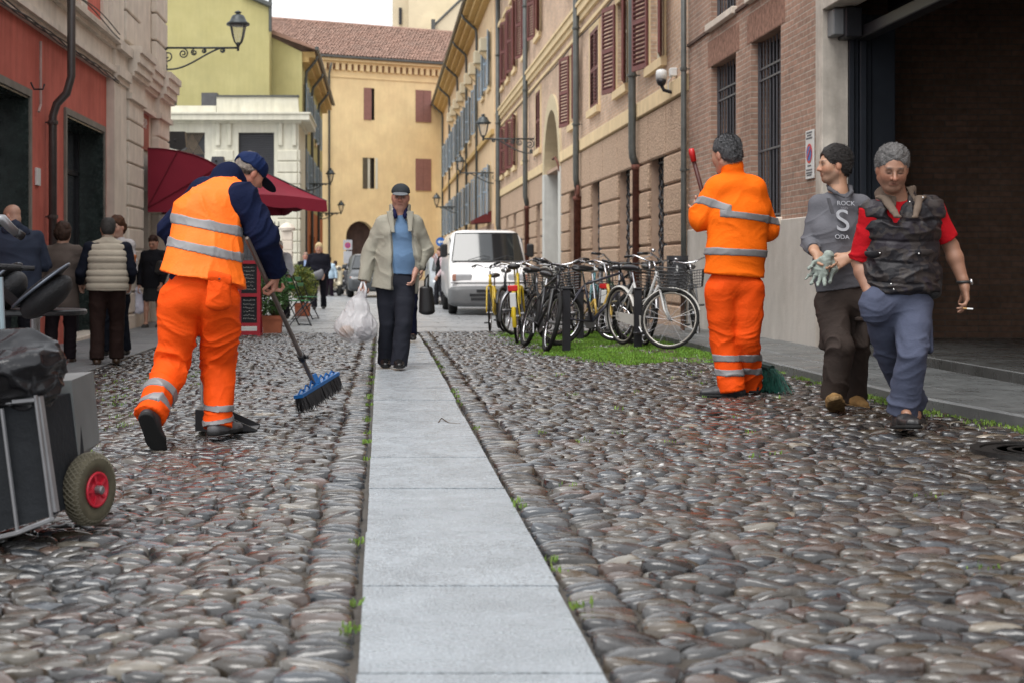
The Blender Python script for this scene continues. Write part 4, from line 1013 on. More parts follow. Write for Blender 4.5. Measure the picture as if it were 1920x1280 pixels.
def nets(D, lo, h):
    S_ = D < 0; n = np.array(D.shape)
    c = np.zeros(n - 1, np.int8)
    for i in (0, 1):
        for j in (0, 1):
            for k in (0, 1): c += S_[i:n[0] - 1 + i, j:n[1] - 1 + j, k:n[2] - 1 + k]
    I = np.argwhere((c > 0) & (c < 8)); idm = np.full(n - 1, -1, np.int32); idm[tuple(I.T)] = np.arange(len(I))
    P_ = np.zeros((len(I), 3)); cnt = np.zeros(len(I))
    cs = {}
    for i in (0, 1):
        for j in (0, 1):
            for k in (0, 1): cs[i, j, k] = D[I[:, 0] + i, I[:, 1] + j, I[:, 2] + k]
    for a in cs:
        for x in range(3):
            if a[x] == 0:
                b = list(a); b[x] = 1; b = tuple(b); da, db = cs[a], cs[b]; m = (da < 0) != (db < 0)
                t = np.where(m, da / (da - db + 1e-12), 0); p = np.array(a, float)[None] + 0 * P_; p[:, x] = t
                P_[m] += p[m]; cnt[m] += 1
    V = lo + h * (I + P_ / np.maximum(cnt, 1)[:, None]); Q = []
    for x in range(3):
        y, z = (x + 1) % 3, (x + 2) % 3
        s0 = [slice(None)] * 3; s1 = [slice(None)] * 3; s0[x] = slice(0, -1); s1[x] = slice(1, None)
        E = np.argwhere(S_[tuple(s0)] != S_[tuple(s1)])
        E = E[(E[:, y] > 0) & (E[:, z] > 0) & (E[:, y] < n[y] - 1) & (E[:, z] < n[z] - 1)]
        if not len(E): continue
        o = np.zeros(3, int); ey = o.copy(); ey[y] = 1; ez = o.copy(); ez[z] = 1
        g = lambda d: idm[tuple((E - d).T)]
        q = np.stack([g(ey + ez), g(ez), g(o), g(ey)], 1); fl = ~S_[tuple(E.T)]
        q[fl] = q[fl][:, ::-1]; Q.append(q)
    return V, (np.concatenate(Q) if Q else np.zeros((0, 4), int))
def vnorm(V, Q):
    fn = np.cross(V[Q[:, 2]] - V[Q[:, 0]], V[Q[:, 3]] - V[Q[:, 1]]); N = np.zeros_like(V)
    for j in range(4):
        for a in range(3): N[:, a] += np.bincount(Q[:, j], fn[:, a], len(V))
    return N / (np.linalg.norm(N, axis=1, keepdims=True) + 1e-12)
def _hash(i, j, k):
    x = np.sin(i * 127.1 + j * 311.7 + k * 74.7) * 43758.5453; return x - np.floor(x)
def vnoise(p):
    i = np.floor(p); f = p - i; f = f * f * (3 - 2 * f); r = 0
    for a in (0, 1):
        for b in (0, 1):
            for c in (0, 1):
                w = (f[:, 0] if a else 1 - f[:, 0]) * (f[:, 1] if b else 1 - f[:, 1]) * (f[:, 2] if c else 1 - f[:, 2])
                r = r + w * _hash(i[:, 0] + a, i[:, 1] + b, i[:, 2] + c)
    return r
ORG = [0, 0]
def folds(amp=.008, joints=(), base=.35, dirn=(.35, .35, 1), fr=16, seed=0, quilt=None):
    'cloth folds: ridged warped noise, stronger near the given joints [(point, radius)]'
    dirn = A(dirn)
    def f(V, N):
        w = vnoise(V * 6 + seed); w2 = vnoise(V * 5 + 11 + seed)
        q = V * dirn * fr * .6; q = q + np.stack([w, w2, w - w2], -1) * 1.3
        ang = vnoise(V * 2.2 + 31 + seed) * 2 - 1; q[:, 2] += ((V[:, 0] - ORG[0]) + (V[:, 1] - ORG[1]) * .6) * ang * fr * .55     # creases run diagonally
        n1 = 1 - np.abs(2 * vnoise(q + seed * 3) - 1); n2 = 1 - np.abs(2 * vnoise(q * (1.9, 1.9, 2.4) + 5 + seed) - 1); n1 = n1 ** 1.6
        m = np.full(len(V), base)
        for p, r in joints: m = np.maximum(m, np.exp(-np.sum((V - A(p)) ** 2, 1) / (r * r)))
        d = amp * m * ((n1 ** 2 - .35) * 1.9 + (n2 ** 3 - .3) * .55)
        if quilt: d = d + quilt(V)
        return V + N * d[:, None]
    return f
def frame(f, u=(0, 0, 1)):
    f = nrm(f); r = nrm(np.cross(f, u)); u = np.cross(r, f); return r, f, u
class Head:
    def __init__(s, c, fwd, up=(0, 0, 1), sc=1.0):
        s.r, s.f, s.u = frame(fwd, up); s.c = A(c); s.sc = sc; s.ax = [s.r, s.f, s.u]
    def p(s, x, y, z): return s.c + s.sc * (x * s.r + y * s.f + z * s.u)
    def loc(s, V): d = (V - s.c) / s.sc; return np.stack([d @ s.r, d @ s.f, d @ s.u], -1)
    def sculpt(s, S, neck, jaw=1.0, nose=1.0, fine=True, nw=.055):
        k = s.sc; e = lambda x, y, z, a, b, c, kk=.02, op='+': S.ell(s.p(x, y, z), A(a, b, c) * k, s.ax, kk * k, op)
        g = lambda a, b, r1, r2, kk=.015, op='+': S.seg(s.p(*a), s.p(*b), r1 * k, r2 * k, k=kk * k, op=op)
        e(0, -.012, .035, .075, .095, .083, .03); e(0, .022, -.025, .061 * jaw, .068, .085, .04)
        e(0, .050, -.088, .030 * jaw, .028, .022, .03)
        for x in (-1, 1):
            g((x * .052 * jaw, -.005, -.05), (x * .018, .052, -.092), .020, .018, .03)
            if fine: e(x * .036, .058, -.018, .023, .019, .028, .035)
            e(x * .078, -.008, -.004, .010, .020, .031, .008)
        if fine:
            g((-.036, .079, .028), (.036, .079, .028), .010, .010, .015)
            for x in (-1, 1): e(x * .030, .098, .010, .019, .016, .013, .012, '-')
            for x in (-1, 1): e(x * .030, .077, .009, .0135, .0125, .012, .003)
            g((0, .085, .016), (0, .108 * nose, -.022), .0085, .0125, .010); g((-.013, .095, -.027), (.013, .095, -.027), .0085, .0085, .008)
            [g((0, .085, -.050), (x * .021, .078, -.055), .0065, .005, .008) for x in (-1, 1)]; g((-.014, .083, -.062), (.014, .083, -.062), .0075, .0075, .006)
            [g((0, .095, -.0555), (x * .022, .090, -.0600), .0024, .0022, .003, '-') for x in (-1, 1)]
        else: g((0, .085, .012), (0, .106, -.022), .010, .014)
        S.seg(s.p(0, -.028, -.045), neck, nw * k, (nw + .006) * k, k=.03)
    def paint(s, V, skin, eyes=(.08, .05, .03), brow=(.06, .045, .035), stub=0, stubc=(.12, .10, .09), lid=False):
        L = s.loc(V); C = np.tile(A(skin), (len(V), 1)); x, y, z = L.T
        inh = (np.abs(x) < .1) & (np.abs(y) < .14) & (z > -.13) & (z < .14)
        def mix(m, c, a=1.0): C[:] = C * (1 - (m * a)[:, None]) + A(c) * (m * a)[:, None]
        blob = lambda cx, cy, cz, rx, rz: inh * (y > cy) * np.exp(-(((np.abs(x) - cx) / rx) ** 2 + ((z - cz) / rz) ** 2) ** 1.5)
        mix(blob(.04, .03, -.022, .03, .03), A(skin) * (1.12, .78, .72), .45); mix(blob(0, .09, -.024, .02, .02), A(skin) * (1.1, .72, .66), .45)
        mix(inh * (np.abs(x) > .07) * (z < .03) * 1., A(skin) * (1.1, .72, .66), .4)
        if stub: mix(inh * (y > -.01) * (z < -.032) * sst(-.03, -.05, z) * 1., stubc, stub)
        z0_ = z; z = z + 11 * x * x
        blob2 = lambda cz, rx, rz: inh * (y > .06) * np.exp(-((x / rx) ** 2 + ((z - cz) / rz) ** 2) ** 1.5)
        mix(blob2(-.0555, .022, .009), A(skin) * (.78, .45, .45), .75)
        mix(blob2(-.0555, .021, .0028), A(skin) * .2, .85); z = z0_
        mix(blob(.030, .05, .010, .024, .014), A(skin) * .38, .75)
        if lid: mix(blob(.030, .05, .003, .017, .003), A(.03, .02, .015), .9)
        else:
            mix(blob(.030, .07, .009, .015, .006), A(.24, .165, .13), .8); mix(blob(.030, .07, .009, .0065, .006), A(eyes), 1.0); mix(blob(.030, .06, .016, .017, .0028), A(.03, .02, .015), .8)
        mix(blob(.032, .05, .033, .021, .0055), brow, .85)
        return C
def hand(S, w, d, n, side, curl=.5, sc=1.0, spread=.1, thumb=.5, fk=.004, hold=None):
    'w wrist, d finger direction, n palm normal, side +1/-1 chooses the thumb side; five fingers'
    d = nrm(d); n = nrm(n - d * np.dot(n, d)); t = np.cross(d, n) * side; q = sc
    S.seg(w - d * .03, w + d * .02 * q, .026 * q, .027 * q, t, .75, .7, .02)
    for x in (-.024, 0, .022): S.seg(w + d * .02 * q + t * x * .7 * q, w + d * .085 * q + t * x * 1.1 * q, .019 * q, .0165 * q, t, .85, .8, .02)
    for i, (x, L) in enumerate(((.033, .076), (.011, .084), (-.011, .078), (-.032, .062))):
        b = w + d * .088 * q + t * x * q; a = spread * (1.5 - i); dd = nrm(d + t * a * .6); cu = curl if not hasattr(curl, '__len__') else curl[i]
        for j, (fl, r0, r1) in enumerate(((.45, .0095, .009), (.31, .009, .0083), (.24, .0083, .007))):
            ang = cu * (.75 if j == 0 else 1.0); dd = nrm(dd * cos(ang) + n * sin(ang)); nn_ = n
            e = b + dd * L * fl * q; S.seg(b, e, r0 * q, r1 * q, k=fk if j == 0 else .003); b = e
            n = nrm(n * cos(ang) - nrm(np.cross(np.cross(dd, n), dd)) * 0 - d * 0 * sin(ang))
            n = nrm(n - dd * np.dot(n, dd))
        n = nn_
    b = w + d * .025 * q + t * .026 * q; n0 = nrm(n - d * np.dot(n, d))
    d1 = nrm(d * .75 + t * .75 + n0 * thumb * .5); e = b + d1 * .038 * q; S.seg(b, e, .014 * q, .0115 * q, k=.012)
    d2 = nrm(d * 1.0 + t * (.35 - .3 * thumb) + n0 * thumb); e2 = e + d2 * .030 * q; S.seg(e, e2, .0112 * q, .010 * q, k=.003); S.seg(e2, e2 + nrm(d2 + n0 * .2) * .022 * q, .010 * q, .008 * q, k=.003)
def shoe(S, ank, toe, up=(0, 0, 1), L=.28, sc=1.0, high=False):
    'ankle joint centre, direction of the toes'
    f = nrm(toe); r = nrm(np.cross(f, up)); u = np.cross(r, f); a = A(ank)
    bot = a - u * .085 * sc; heel = bot - f * .055 * sc + u * .035; ball = bot + f * .10 * sc + u * .032; tip = bot + f * (L - .105) * sc + u * .026
    S.seg(heel, ball, .038 * sc, .047 * sc, r, .95, .72, .02); S.seg(ball, tip, .046 * sc, .034 * sc, r, .72, .66, .02)
    S.seg(a - u * .03, bot + f * .07 + u * .045, .042 * sc, .034 * sc, r, 1.1, .9, .03)
    S.seg(a + u * (.05 if high else -.01), a - u * .04, .046 * sc, .045 * sc, r, 1.1, 1.1, .02, flat0=True)
    S.cut(bot + u * .002, -u)
def sole(S, ank, toe, up=(0, 0, 1), L=.28, sc=1.0, th=.016):
    f = nrm(toe); r = nrm(np.cross(f, up)); u = np.cross(r, f); a = A(ank); bot = a - u * .085 * sc + u * th * .5
    S.seg(bot - f * .055 * sc, bot + f * .09 * sc, .043 * sc, .050 * sc, r, 1, 1, .02); S.seg(bot + f * .09 * sc, bot + f * (L - .115) * sc, .050 * sc, .040 * sc, r, 1, 1, .02)
    S.cut(bot + u * th * .5, u); S.cut(bot - u * th * .7, -u)
def hair_short(S, H, vol=1.0, front=.055, nape=-.06, k=.012, back=0):
    s = H.sc
    S.ell(H.p(0, -.018, .050), A(.080, .094, .090) * s * vol, H.ax, .02 * s); S.ell(H.p(0, -.050, -.008), A(.071, .060, .066) * s * vol, H.ax, .03 * s)
    S.ell(H.p(0, .112, -.040), A(.080, .088, .110 + (front - .055)) * s, H.ax, k * s, '-'); S.ell(H.p(0, .10, -.08), A(.12, .07, .10) * s, H.ax, k * s, '-')
    for x in (-1, 1): S.ell(H.p(x * .09, .012, -.055), A(.035, .045, .052) * s, H.ax, k * s, '-')
    S.cut(H.p(0, 0, nape), -H.u * 1.0 + H.f * .25)
def strands(amp=.003, fr=60, H=None):
    def f(V, N):
        L = H.loc(V) if H is not None else V
        q = np.stack([L[:, 0] * fr * 1.0, L[:, 1] * fr * .45, L[:, 2] * fr * .5], -1); w = vnoise(L * 14) * 3
        n = vnoise(q + w[:, None]) - .5 + .5 * (vnoise(q * 2.3 + 7) - .5); return V + N * (amp * 2 * n)[:, None]
    return f
def strand_geo(H, V, N, n, L, parent, m, lift=.35, wid=.0016, seed=1, cut=-.2):
    'many fine tapered hairs growing from the hair surface, combed back and down'
    g = np.random.RandomState(seed); k = g.randint(0, len(V), n); P_ = V[k]; Nn = N[k]; Lc = H.loc(P_)
    fl = -H.f[None] * .8 + H.r[None] * np.sign(Lc[:, :1] + 1e-6) * .35 - H.u[None] * np.clip(.6 - Lc[:, 2:] * 8, 0, 1.4)
    d = fl + Nn * lift * g.uniform(.2, 1.3, (n, 1)) + g.normal(0, .16, (n, 3)); d -= Nn * np.minimum(np.sum(d * Nn, 1, keepdims=True), 0) * .9
    d /= np.linalg.norm(d, axis=1, keepdims=True); s_ = np.cross(d, Nn); s_ /= np.linalg.norm(s_, axis=1, keepdims=True) + 1e-9
    l = L * g.uniform(.5, 1.3, (n, 1)); a = P_ - Nn * .003; b = a + d * l * .6 + Nn * .002; c = a + d * l
    VV = np.stack([a - s_ * wid, a + s_ * wid, b + s_ * wid * .8, c, b - s_ * wid * .8], 1).reshape(-1, 3)
    i = np.arange(n)[:, None] * 5; return meshnp('hair_strands', VV, np.concatenate([i + [0, 1, 2, 4], i + [4, 2, 3, 3]])[:n], m, parent, False)
def put(name, S, h, m, parent, disp=None, off=0, slabs=(), region=None, colors=None, label=None, hollow=0):
    V, Q = S.mesh(h, off, slabs, region, disp, hollow)
    if not len(V): return None
    return meshnp(name, V, Q, m, parent, True, colors(V) if colors else None, label)
def cloth(name, col, rough=.85, **kw):
    kw.setdefault('var', .10); kw.setdefault('vs', 5); kw.setdefault('bump', .30); kw.setdefault('bs', 70); kw.setdefault('sheen', .0); kw.setdefault('spec', .3)
    return mat(name, col, rough, **kw)
M_skin = mat('skin', (.5, .3, .2), .5, attr=True, var=.06, vs=30, bump=.15, bs=180)
M_hiO = cloth('high visibility orange cloth', (.95, .155, .006), .75)
M_hiV = cloth('high visibility light orange vest', (1.0, .175, .012), .6, var=.06)
M_refl = mat('grey reflective tape', (.215, .21, .215), .45, var=.15, vs=12)
def bodycore(S, J, side, arms=1.0, legs=1.0, feet=True):
    S.chain([J['pel'], J['wai'], J['che'], lerp(J['sR'], J['sL'], .5)], [.115, .105, .125, .09], side, [.75, .75, .75, .7], .04)
    S.seg(J['sR'], J['sL'], .045, .045, k=.04); S.seg(lerp(J['sR'], J['sL'], .5), J['nek'], .075, .055, k=.04)
    for q in 'RL':
        a = arms
        S.chain([J['s' + q], J['e' + q]], [.047 * a, .039 * a], k=.03); m = lerp(J['e' + q], J['w' + q], .3)
        S.chain([J['e' + q], m, J['w' + q]], [.040 * a, .042 * a, .026 * a], k=.02)
        l = legs; m = lerp(J['k' + q], J['a' + q], .3)
        S.chain([J['h' + q], J['k' + q]], [.085 * l, .052 * l], k=.04); S.chain([J['k' + q], m, J['a' + q]], [.05 * l, .052 * l, .034 * l], k=.02)
        if feet: S.seg(J['a' + q], J['a' + q] + nrm(J['t' + q]) * .10 - A(0, 0, .045), .034, .026, k=.02)
def trousers(S, J, side, hip=.115, thigh=.095, knee=.078, hem=.088, waist=None, seat=(.155, .70), kk=.03, front=None):
    wz = J['wai'] if waist is None else waist
    S.seg(wz, J['pel'], seat[0] * .93, seat[0], side, seat[1], seat[1] * 1.05, .03, flat0=True)
    for q in 'RL':
        h, k, a = J['h' + q], J['k' + q], J['a' + q]; hc = J.get('c' + q, a - nrm(a - k) * .0)
        S.seg(h, lerp(h, k, .5), hip, thigh, side, 1.0, 1.0, .035); S.seg(lerp(h, k, .5), k, thigh, knee, k=.014)
        S.seg(k, lerp(k, hc, .55), knee, (knee + hem) / 2 * .97, k=.010); S.seg(lerp(k, hc, .55), hc + nrm(hc - k) * .02, (knee + hem) / 2 * .97, hem, k=.010, flat=True)
def top(S, J, side, sh=.072, chest=(.19, .62), waist=(.185, .66), hem=(.20, .64), hemp=None, sleeves=(.072, .062, .055), send=('w', 'w'), f_sh=.9, collar=None):
    mid = lerp(J['sR'], J['sL'], .5); hp = J['pel'] if hemp is None else A(hemp)
    S.seg(J['sR'], J['sL'], sh, sh, k=.05); S.chain([mid, J['che'], J['wai']], [chest[0] * .80, chest[0], waist[0]], side, [chest[1] * .9, chest[1], waist[1]], .05)
    S.seg(J['wai'], hp, waist[0], hem[0], side, waist[1], hem[1], .05, flat=True)
    S.seg(mid, J['nek'], .085, .062, side, .85, .95, .04, flat=True)
    if sleeves:
        for q, en in zip('RL', send):
            if en is None: continue
            s_, e_, w_ = J['s' + q], J['e' + q], J['w' + q]
            if en == 'w': S.seg(s_, lerp(s_, e_, .4), sleeves[0], lerp(sleeves[0], sleeves[1], .4), k=.035); S.seg(lerp(s_, e_, .4), e_, lerp(sleeves[0], sleeves[1], .4), sleeves[1], k=.012); S.seg(e_, w_, sleeves[1], sleeves[2], k=.008, flat=True)
            elif en < 1: S.seg(s_, lerp(s_, e_, en), sleeves[0], sleeves[1], k=.04, flat=True)
            else: S.seg(s_, lerp(s_, e_, .4), sleeves[0], lerp(sleeves[0], sleeves[1], .4), k=.035); S.seg(lerp(s_, e_, .4), e_, lerp(sleeves[0], sleeves[1], .4), sleeves[1], k=.012); S.seg(e_, lerp(e_, w_, en - 1), sleeves[1], sleeves[2], k=.008, flat=True)
def hairy(S, h, m, t, H, disp, n=5200, L=.022, zmax=1):
    V, Q = S.mesh(h, 0, (), None, disp); N = vnorm(V, Q); o = meshnp('hair', V, Q, m, t, True); k = H.loc(V)[:, 2] < zmax; strand_geo(H, V[k], N[k], n, L, o, m)
def joints(J): return [(J[k], .13) for k in ('eR', 'eL', 'kR', 'kL')] + [(J['wai'], .12)]
def ground_at(px, Y): return float(gz((px - CX) * Y / F, Y))

# ===== man in camouflage quilted vest (right foreground) =====
def red_man():
    Y = 8.1; p = lambda u, v, d=0: P(u, v, Y + d)
    t = thing('person', 'grey haired man in quilted camouflage vest and red top, head lowered, holding a cigarette', 'person', (3.0, Y, .05))
    ORG[:] = list(LOC[t.name][:2])
    side = nrm(A(-1, .12, 0))
    J = dict(pel=p(1683, 562), wai=p(1688, 520), che=p(1690, 430, .0), nek=p(1682, 378, .0), sR=p(1637, 402), sL=p(1745, 396), eR=p(1611, 492, .06), wR=p(1632, 556, -.05),
             eL=p(1783, 462, .03), wL=p(1808, 534, -.02), hR=p(1652, 572), hL=p(1712, 572), kR=p(1668, 660, .16), kL=p(1711, 662, -.16), aR=p(1712, 750, .55), aL=p(1692, 762, -.06), tR=A(-.1, -1, -.5), tL=A(-.12, -1, .12))
    H = Head(p(1673, 319, -.09), (-.20, -1, -.36), (0, -.22, 1), 1.0)
    S = Sdf(); bodycore(S, J, side, 1.04); H.sculpt(S, J['nek'], 1.10, 1.1, nw=.058)
    hand(S, J['wL'], A(.10, -.10, -1), A(-1, .25, 0), 1, curl=(.35, .45, .6, .75), thumb=.45, sc=1.02)
    hand(S, J['wR'], A(.35, -.1, -1), A(-.5, -1, 0), 1, curl=1.25, sc=.85)
    put('body', S, .005, M_skin, t, colors=lambda V: H.paint(V, (.30, .155, .10), stub=.3, stubc=(.16, .10, .075), brow=(.035, .03, .028), lid=True))
    S = Sdf(); hair_short(S, H, 1.06, front=.078); hairy(S, .005, mat('steel grey hair', (.115, .11, .108), .6, var=.5, vs=60, bump=1, bs=150), t, H, strands(.006, 75, H))
    # red long sleeved top
    S = Sdf(); top(S, J, side, .068, (.165, .62), (.17, .6), (.17, .6), p(1688, 560), (.070, .064, .058), (.97, .82), collar=1)
    put('red_top', S, .007, cloth('crimson jersey', (.42, .008, .014)), t, folds(.011, [(J['eR'], .1), (J['eL'], .12)], .3, (.3, .3, 1), 20, 3))
    pr = MB(); c = p(1785, 412, -.06)
    for i in range(7): pr.tube([c + A(R.uniform(-.02, .02), -.004, R.uniform(-.035, .035)), c + A(R.uniform(-.03, .01), -.004, R.uniform(-.04, .04))], .0035, 4)
    # trousers
    J['cL'] = p(1692, 768, -.06); J['cR'] = p(1710, 750, .53)
    S = Sdf(); trousers(S, J, side, .106, .094, .080, .088, p(1688, 535), (.163, .70)); S.ell(J['wR'] + A(.025, .0, -.055), A(.085, .085, .11), None, .04)
    put('trousers', S, .007, cloth('slate blue work trousers', (.070, .080, .122)), t, folds(.011, [(J['kR'], .15), (J['kL'], .13), (J['aL'] + A(0, 0, .06), .14), (J['hL'], .1)], .3, (.7, .7, 1.0), 17, 1))
    S = Sdf(); a = p(1738, 600, -.02); S.seg(a, a + A(.01, 0, -.17), .055, .05, A(0, 1, 0), .42); put('cargo_pocket', S, .007, cloth('slate blue work trousers', (.070, .080, .122)), t)
    # quilted vest
    def quilt(V): z = V[:, 2]; ph = (z - 1.0) / .118; ph = ph + .10 * np.sin(V[:, 0] * 9); return -.007 * np.exp(-((ph - np.round(ph)) / .07) ** 2) + .0015 * np.cos((ph) * 2 * pi + pi)
    S = Sdf(); top(S, J, side, .086, (.198, .66), (.210, .66), (.207, .66), p(1690, 549, -.01), None)
    S.seg(J['nek'] - A(0, 0, .01), J['nek'] + A(0, .02, .045), .083, .10, side, .85, .85, .03, flat=True)
    fz = nrm(A(-.12, -1, 0))
    a, b = J['nek'] + A(-.01, -.12, .0), p(1674, 414, -.155)     # open neckline
    S.seg(a + A(0, .02, .08), b, .092, .034, k=.015, op='-'); S.seg(J['nek'] + A(0, 0, .02), J['nek'] + A(0, 0, .2), .064, .085, k=.01, op='-')
    S.ell(P(1685, 386, Y - .15), A(.062, .10, .095), None, .02, '-')
    for q in 'RL': S.ell(J['s' + q] + side * (.105 if q == 'R' else -.105) - A(0, 0, .02), A(.045, .15, .15), None, .015, '-')
    Mv = cloth('camouflage quilted nylon', (.028, .025, .027), .5, var=.1)
    tt = Mv.node_tree; b_ = tt.nodes['Principled BSDF']; n1 = nd(tt, 'ShaderNodeTexNoise'); n1.inputs['Scale'].default_value = 9; tc = nd(tt, 'ShaderNodeTexCoord'); tt.links.new(tc.outputs['Object'], n1.inputs[0])
    cr = nd(tt, 'ShaderNodeValToRGB'); cr.color_ramp.interpolation = 'CONSTANT'; cr.color_ramp.elements[0].color = (.012, .011, .014, 1); cr.color_ramp.elements[1].position = .5; cr.color_ramp.elements[1].color = (.032, .026, .025, 1)
    e = cr.color_ramp.elements.new(.6); e.color = (.021, .017, .023, 1); tt.links.new(n1.outputs[0], cr.inputs[0]); tt.links.new(cr.outputs[0], b_.inputs['Base Color'])
    vest = put('vest', S, .006, Mv, t, folds(.008, (), .9, (.8, .8, 1.3), 22, 5, quilt))
    # fleece collar
    S = Sdf(); n0 = J['nek'] + A(.004, .008, -.005)
    S.seg(n0 - A(0, .01, .055), n0 + A(0, .035, .075), .108, .112, side, .95, .95, .01, flat=True, flat0=True)
    S.seg(n0 - A(0, .0, .09), n0 + A(0, .02, .10), .078, .094, side, .92, .92, .012, '-')
    S.seg(n0 + A(0, -.22, .13), n0 + A(-.012, -.13, -.085), .098, .020, k=.02, op='-')
    S.ell(n0 + A(.012, -.13, -.01), A(.055, .09, .11), None, .015, '-')
    for x, w in ((-1, 0), (1, 0)): S.seg(n0 + A(x * .095, -.080, .018), n0 + A(x * .052 - .01, -.165, -.085), .058, .028, A(1, .5 * x, .2 * x), .30, .40, .02)
    put('fleece_collar', S, .005, cloth('brown grey fleece', (.15, .115, .09), .95), vest, folds(.002, (), 1, (1, 1, 1), 30, 2))
    mb = MB()
    for u, v in ((1706, 379), (1731, 371), (1650, 475), (1723, 476), (1676, 543), (1671, 533)): mb.lathe(P(u, v, Y - .165), [(.001, -.003), (.005, 0), (.001, .006)], 8, (0, 1, 0))
    mb.build('snap', mat('nickel snap', (.5, .5, .5), .3, metal=1), vest)
    for u, v, w in ((1637, 475, .05), (1724, 472, .075)):
        S = Sdf(); c = P(u, v, Y - .125); S.ell(c, A(w, .018, .030), None); S.cut(c + A(0, 0, .012), (0, 0, 1)); put('pocket_flap', S, .005, Mv, vest)
    mb = MB()
    for k in range(16): c = P(1680 - k * .1, 412 + k * 8.5, Y - .148 - .0); mb.box(c[0] - .004, c[0] + .004, c[1] - .004, c[1] + .01, c[2] - .012, c[2] + .012)
    # shoes
    for q, lab in (('R', None), ('L', None)):
        S = Sdf(); shoe(S, J['a' + q] + A(0, 0, -.015), J['t' + q], (0, 0, 1), .30, 1.22, True); o = put('shoe', S, .006, mat('black leather work shoe', (.018, .017, .018), .4, var=.3, vs=14, bump=.3, bs=50), t, folds(.004, (), .7, (1, 1, 1), 26, 4))
        S = Sdf(); sole(S, J['a' + q] + A(0, 0, -.015), J['t' + q], (0, 0, 1), .30, 1.24); put('sole', S, .006, mat('rubber sole', (.02, .02, .02), .8), o)
    # watch
    w = J['wL'] + A(-.002, .0, .015); mb = MB(); mb.tube([w + .034 * A(cos(a), sin(a) * .85, .05 * cos(a)) for a in np.linspace(0, 2 * pi, 18)[:-1]], .009, 6, closed=True)
    o = mb.build('watch', mat('black strap', (.02, .02, .02), .5), t, True); mb = MB(); mb.lathe(w + A(.030, -.014, 0), [(.018, 0), (.018, .012), (.015, .014), (.001, .014)], 16, (1, -.5, .1)); mb.build('watch_case', mat('steel watch', (.5, .5, .5), .25, metal=1), o, True)
    # belt pouch and cigarette
    S = Sdf(); c = p(1747, 537, -.05); S.seg(c + A(0, 0, .035), c - A(0, 0, .04), .055, .052, A(1, 0, 0), .6); bp = put('belt_pouch', S, .006, mat('black nylon', (.015, .016, .018), .6, bump=.8, bs=60), None, folds(.004, (), 1)); tag(bp, "black pouch clipped to the belt at the camouflage vest man's hip", 'pouch')
    cg = thing('cigarette', 'short white cigarette between the fingers of the man in the camouflage vest', 'cigarette', p(1816, 578, -.06)); mb = MB(); c = p(1813, 579, -.07); mb.tube([c, c + A(.03, -.01, -.002)], .005, 8); mb.build('paper', M_signw, cg); mb = MB(); mb.tube([c - A(.02, -.006, -.002), c], .005, 8); mb.build('filter', mat('cork filter', (.5, .3, .12), .8), cg)
red_man()

